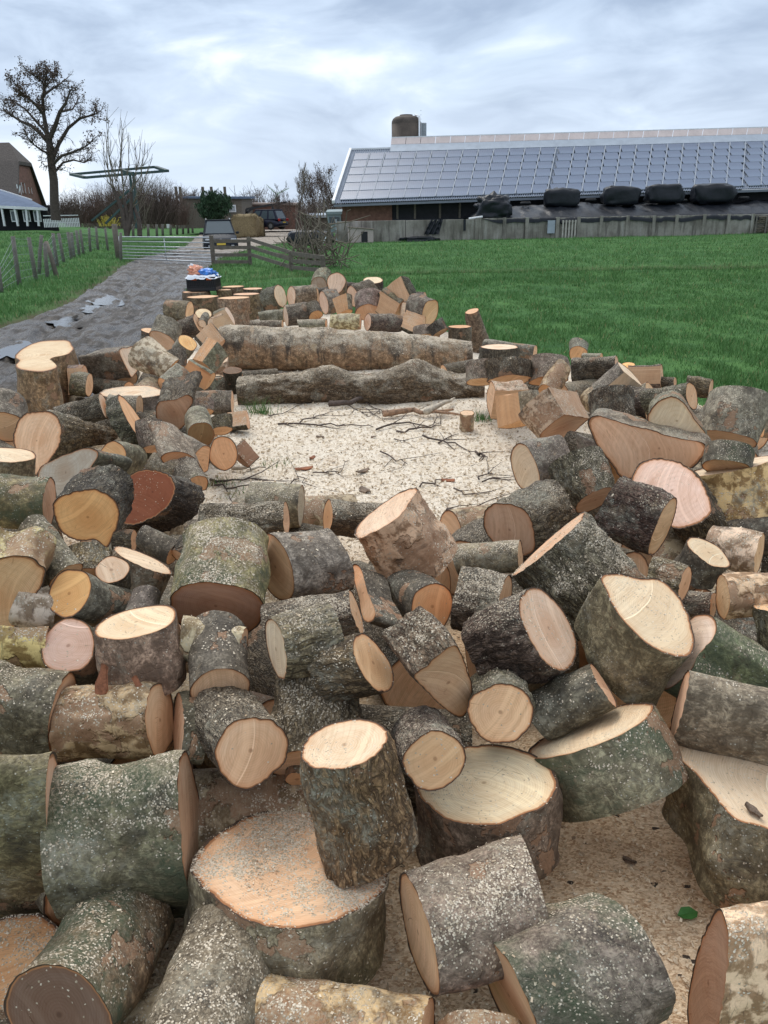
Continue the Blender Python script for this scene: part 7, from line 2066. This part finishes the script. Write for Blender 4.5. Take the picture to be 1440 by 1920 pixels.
TWS = [([(520, 800), (560, 797), (600, 796), (660, 793), (700, 795)], .010), ([(560, 795), (600, 780), (625, 770)], .007), ([(700, 798), (760, 792), (800, 795), (824, 792)], .009),
       ([(745, 806), (780, 805), (812, 796), (826, 790)], .010), ([(740, 765), (770, 770), (800, 768)], .007), ([(790, 822), (830, 826), (860, 832), (895, 842)], .009), ([(822, 830), (860, 808)], .007),
       ([(896, 842), (905, 850), (898, 860)], .010), ([(715, 853), (745, 866), (765, 873)], .006), ([(590, 882), (640, 884), (655, 862)], .005), ([(392, 896), (440, 898), (480, 892)], .010),
       ([(400, 906), (440, 908), (478, 906)], .008), ([(780, 912), (815, 910), (820, 900)], .007), ([(895, 900), (925, 888)], .007), ([(908, 904), (940, 898)], .006), ([(680, 760), (700, 772), (720, 786)], .006),
       ([(500, 775), (530, 770), (560, 772)], .006), ([(610, 735), (650, 760), (690, 775)], .008), ([(640, 725), (700, 760), (735, 778)], .008), ([(740, 824), (765, 825)], .005), ([(850, 928), (880, 934)], .006),
       ([(548, 900), (560, 890), (572, 902)], .005), ([(835, 960), (870, 966), (905, 962)], .008)]
TWL = ['long thin twig along the back of the yard, left half', 'short twig forking up from the long back twig at the left', 'twig continuing the long back one toward the right', 'dark twig curving just below the long back twig', 'small twig right behind the long back twigs', 'long bent twig reaching the right side of the yard', 'twig crossing up from the long bent one', 'crooked hooked twig at the end of the long bent one', 'thin twig in the very middle of the yard', 'angled twig left of the middle of the yard', 'dark twig beside the low orange-brown cut, uppermost of two', 'dark twig beside the low orange-brown cut, lowest of two', 'little hooked twig near the front of the yard', 'short twig near the black-barked domed log', 'short twig next to the red-brown domed cut', 'tiny twig on the heap of debris before the lower trunk', 'faint twig near the grass tuft at the lower trunk', 'slanting twig leaning on the sawdusty lower trunk', 'long twig slanting across the front of the lower trunk', "tiny straight twig right of the yard's middle", 'twig at the front right of the yard', 'tiny bent twig at the front left of the yard', 'twig between the big tilted block and the domed red-brown cut']
for k, (p_, r0) in enumerate(TWS): twig(TWL[k], p_, r0, 3, seed=k + 1)
twig('thick crooked root-like branch in front of the lower long trunk', [(620, 763), (655, 762), (690, 745), (735, 738)], .030, 2, name='branch', group=None, seed=60, cat='branch', lift=.03)
twig('white and orange mottled branch lying in front of the lower long trunk', [(720, 778), (760, 772), (800, 778), (850, 772)], .032, 1, m=simple('mottled_bark', (.30, .18, .11), .85, var=.35, scale=9, bump=.5), name='branch', group=None, seed=61, cat='branch', lift=.02)
twig('grey branch stub slanting up to the lower long trunk', [(800, 778), (835, 765), (852, 755)], .028, 0, m=TWP, name='branch', group=None, seed=62, cat='branch', lift=.04)
twig('weathered pale stick at the left edge of the sawdust', [(430, 880), (460, 875), (498, 868)], .018, 0, m=TWP, name='stick', group=None, seed=63, cat='stick')
E('splintered short stub upright at the right end of the lower long trunk', 876, 774, 13, 5, 268, 28, .16, 'birch', 'pale', L=.16, sd=.3, tint=(1.3, 1.25, 1.15), group='logs along the right bank')

# bark flakes on the ground and loose leaf
BK = simple('bark_flake', (.17, .12, .085), .9, var=.25, scale=30, bump=.6)
BK2 = simple('red_bark_flake', (.26, .10, .05), .9, var=.2, scale=30, bump=.6)
def flake(label, u, v, L, W, seed, m=BK, h=.02, name='bark_piece', group='bark pieces on the sawdust', rz=None, curl=.4, tilt=0.0, par=None):
    rg = np.random.default_rng(seed); c = G(u, v, h)
    if h < .06: c[2] = zs(c[0], c[1]) + .006
    vs = []; nu, nv = 7, 5
    for side in (1, -1):
        for i in range(nu):
            for j in range(nv):
                s, t = i / (nu - 1) - .5, j / (nv - 1) - .5
                w = W * (1 - 1.6 * s * s) * (1 + .25 * math.sin(9 * s + seed))
                z = curl * W * (.25 - t * t) * 2 + .1 * L * s * s + side * .0035 + tilt * s * L
                vs.append((s * L, t * w, z + .004))
    fs = []; N = nu * nv
    for i in range(nu - 1):
        for j in range(nv - 1): a = i * nv + j; fs += [(a, a + nv, a + nv + 1, a + 1), (N + a + 1, N + a + nv + 1, N + a + nv, N + a)]
    per = [(i * nv) for i in range(nu)] + [(nu - 1) * nv + j for j in range(1, nv)] + [i * nv + nv - 1 for i in range(nu - 2, -1, -1)] + [j for j in range(nv - 2, 0, -1)]
    for a, b_ in zip(per, per[1:] + per[:1]): fs.append((a, b_, N + b_, N + a))
    if par is None:
        o = mesh(name, vs, fs, m, smooth=True, loc=V(c)); o.rotation_euler = (rg.normal(0, .1), rg.normal(0, .1), rg.uniform(0, 6.28) if rz is None else rz); tag(o, label, 'bark', group)
    else:
        o = mesh(name, vs, fs, m, par, smooth=True, loc=V(c - np.array(par.location))); o.rotation_euler = (rg.normal(0, .3), -.5, rg.uniform(0, 6.28) if rz is None else rz)
    return o
for k, (u, v, L, W) in enumerate([(570, 876, .10, .03), (680, 888, .10, .025), (684, 922, .09, .04), (700, 820, .06, .02),
                                  (840, 905, .07, .03), (600, 820, .05, .02), (1180, 1620, .03, .01)]):
    flake('small flake of bark lying on the sawdust', u, v, L * 1.3, W * 1.5, k, BK if k % 4 else BK2)
flake('reddish flake of bark in the middle of the sawdust', 585, 855, .07, .03, 88, BK2, group=None)
flake('curled brown bark crumb on the big wavy-edged disc', 1412, 1522, .045, .018, 70, BK, h=.345, group=None)
rot = [o for o in bpy.data.objects if o.get('label', '').startswith('peeling birch log')][0]
flake('', 192, 1288, .085, .035, 71, BK2, h=.56, par=rot, name='bark_curl', rz=1.1, tilt=.8)
flake('', 262, 1290, .05, .02, 72, BK2, h=.555, par=rot, name='bark_curl', rz=2.2, tilt=.6)
# the one green leaf in the front
lf = simple('green_leaf', (.05, .17, .04), .45, var=.1, scale=40, bump=.2)
c = G(1288, 1712, .03); c[2] = zs(c[0], c[1]) + .012
lv = [(-.026, -.004, 0), (-.016, -.018, .004), (.004, -.022, .006), (.020, -.014, .004), (.030, .004, .001), (.012, .018, .005), (-.010, .016, .005)]
o = mesh('leaf', [(0, 0, .001)] + lv, [(0, i + 1, (i + 1) % 7 + 1) for i in range(7)], lf, loc=V(c)); tag(o, 'single green leaf on the sawdust at the lower right', 'leaf')

# grass tufts coming up through the sawdust
def tuft(label, u, v, n, h, seed, r=.07, dry=.1):
    rg = np.random.default_rng(seed); c = G(u, v, .03); c[2] = zs(c[0], c[1])
    x, y = rg.normal(0, r, n), rg.normal(0, r * .7, n); hh = h * rg.uniform(.4, 1.2, n); a = rg.uniform(0, 6.28, n); la = rg.uniform(0, 6.28, n); ln = hh * rg.uniform(.2, .9, n); w = .0032
    B = np.stack([x, y, 0 * x], 1)
    vs = np.stack([B - np.stack([np.cos(a) * w, np.sin(a) * w, 0 * x], 1), B + np.stack([np.cos(a) * w, np.sin(a) * w, 0 * x], 1), B + np.stack([np.cos(la) * ln, np.sin(la) * ln, hh], 1)], 1).reshape(-1, 3)
    o = mesh('grass_tuft', vs, np.arange(n * 3).reshape(-1, 3), M_GRASS, loc=V(c), attrs={'dry': np.repeat((rg.random(n) < dry).astype(float), 3)}); tag(o, label, 'grass', 'grass tufts in the sawdust')
tuft('tall grass tuft at the left foot of the lower long trunk', 490, 768, 130, .16, 1)
tuft('grass tuft between the lower long trunk and the square tan block', 905, 785, 130, .09, 2)
tuft('sparse tuft on the left part of the sawdust', 518, 860, 70, .05, 3, .10, .4)
tuft('flattened tuft by the low orange-brown cut', 397, 900, 90, .06, 4, .08, .2)
tuft('thin tuft beside the smooth weathered block', 455, 918, 60, .05, 5, .08, .5)

# ------------------------------------------------------------------ logs glimpsed in the gaps beneath the heap
GAPKEEP = [1, 2, 5, 6, 9, 10, 11, 14, 15, 16, 17, 18, 19, 20, 21, 22, 23, 24, 25, 26, 27, 28, 29, 31, 32, 33, 34, 35, 37, 38, 39, 40, 42, 43, 49, 50, 52, 53, 58, 62, 63, 65, 67, 69, 70, 72, 74, 76, 77, 78, 79, 80, 82, 83, 84, 86, 90, 93, 94, 96, 97, 99, 100, 103, 108, 110, 111, 112]
GAPLAB = {2: 'shadowed log between the cropped barkless log and the dark-cut corner log', 5: 'dark log in the gap left of the sawdust-covered disc', 6: 'long dark log in the black hollow right of the broad green-grey log', 10: 'shadowed log beneath the peeling birch log with red curls', 11: 'dark log under the wide orange-rimmed cut, behind the upright log', 15: 'dark log in the gap above the wide orange-rimmed cut', 16: 'shadowed log below the shaded cut of the rot-streaked log', 17: 'dark log between the small orange-rimmed cut and the tan disc', 18: 'dark log under the smooth dark grey wedged log', 19: 'dark log in the gap beneath the heart-shaped cut', 32: 'shadowed log below the big tilted block at its right', 34: 'dark log in the hollow beneath the oval cut facing up left', 42: 'shadowed log at the front edge of the yard by the tilted block', 50: 'dark log behind the wide rough log at the left end of the heap', 103: 'dark log in the gap beside the flat disc dusted white on top'}
def filler():
    rg = np.random.default_rng(77)
    bks = ['rough', 'smooth', 'birch', 'rough']
    # surface height of the heap per cell, from what is already there
    ctr = np.array([[c[0], c[1], c[2], rm] for (_, c, L, rm, ax) in LOGROOTS])
    ext = np.array([[(c + ax * L * .5)[0], (c + ax * L * .5)[1], (c + ax * L * .5)[2], rm] for (_, c, L, rm, ax) in LOGROOTS])
    allp = np.vstack([ctr, ext]); lab = 'dark log lying deep in a gap under the heap'
    cells = [(x, y) for y in np.arange(1.15, 8.6, .42) for x in np.arange(-4.6, 5.0, .46)]
    # open areas which stay free
    openp = np.array([G(u, v)[:2] for u, v in [(400, 930), (470, 780), (440, 745), (900, 740), (930, 800), (1020, 800), (1000, 870), (930, 1000), (850, 990), (600, 920), (560, 930)]])
    open2 = np.array([G(u, v)[:2] for u, v in [(1000, 1520), (1300, 1440), (1420, 1760), (1300, 1840), (1000, 1720)]])
    open3 = np.array([G(u, v)[:2] for u, v in [(700, 1700), (960, 1640), (940, 1980), (640, 1980)]])
    k = 0
    for x, y in cells:
        x += rg.uniform(-.12, .12); y += rg.uniform(-.12, .12)
        xa, ya = np.array([x]), np.array([y])
        if not inpoly(xa, ya, SAWPOLY)[0] or pdist(xa, ya, SAWPOLY)[0] < .35: continue
        if any(inpoly(xa, ya, P_)[0] or pdist(xa, ya, P_)[0] < .26 for P_ in (openp, open2, open3)): continue
        if abs(x) > .58 * (y + .6) + .2: continue
        d = np.hypot(allp[:, 0] - x, allp[:, 1] - y); nb = allp[d < .5]
        if len(nb) < 2: continue
        top = np.median(nb[:, 2]); rr = float(np.clip((top - .12) / 2, .06, .15))
        if top < .2: continue
        k += 1
        a = rg.uniform(0, math.pi); L = rg.uniform(.3, .45)
        if k not in GAPKEEP: rg.uniform(-.1, .1); continue
        ax = np.array([math.cos(a), math.sin(a), rg.uniform(-.1, .1)]); ax /= np.linalg.norm(ax)
        make_plain(GAPLAB.get(k, lab), np.array([x, y, rr + .01]), ax, L, rr, bks[k % 4], 900 + k)
def make_plain(label, c, ax, L, r, bark, seed):
    rg = np.random.default_rng(seed); N, Mm = 20, 8
    e1 = np.cross(ax, [0, 0, 1.0]); e1 /= np.linalg.norm(e1); e2 = np.cross(e1, ax)
    th = np.linspace(0, 2 * math.pi, N, endpoint=False); k = 1 + .06 * np.cos(2 * th + rg.uniform(0, 6)) + .04 * np.cos(3 * th + rg.uniform(0, 6))
    x, y = r * k * np.cos(th), r * k * np.sin(th)
    T = np.linspace(-.5, .5, Mm + 1) * L
    W = (c + T[:, None, None] * ax + x[None, :, None] * e1 + y[None, :, None] * e2)
    lp = np.stack([np.tile(x, (Mm + 1, 1)) + seed * .1, np.tile(y, (Mm + 1, 1)), np.repeat(T[:, None], N, 1)], 2).reshape(-1, 3)
    W = W.reshape(-1, 3); i, j = np.meshgrid(np.arange(Mm), np.arange(N), indexing='ij'); i = i.ravel(); j = j.ravel(); j2 = (j + 1) % N
    Q = np.stack([i * N + j, i * N + j2, (i + 1) * N + j2, (i + 1) * N + j], 1)
    nn = np.cross(W[Q[0][1]] - W[Q[0][0]], W[Q[0][3]] - W[Q[0][0]])
    if nn @ (W[Q[0][0]] - W[:N].mean(0)) < 0: Q = Q[:, ::-1]
    root = thing('cut_log', label, 'log', (c[0], c[1], W[:, 2].min()), 0, 'logs deep in the gaps of the heap'); b0 = np.array(root.location)
    o = mesh('bark', W - b0, Q, BARK[bark], root, smooth=True, attrs={'lp': lp}); o.color = (.42, .40, .36, .25)
    for e in (0, Mm):
        rim = W[e * N:(e + 1) * N]; cc = rim.mean(0); vs = np.vstack([rim, cc + (rim - cc) * .93, cc[None]]); s = 1 if e else -1
        fs = [(q, (q + 1) % N, N + (q + 1) % N, N + q) for q in range(N)] + [(N + q, N + (q + 1) % N, 2 * N) for q in range(N)]
        f = mesh('cut_face', (vs - b0).tolist(), fs, CUT, root, attrs={'lp': np.vstack([np.stack([x, y, 0 * x], 1), np.stack([x, y, 0 * x], 1) * .93, [[0, 0, 0]]]), 'rad': np.concatenate([np.ones(N), np.full(N, .93), [0]])})
        f.color = (*FACE['tan'], .1)
filler()
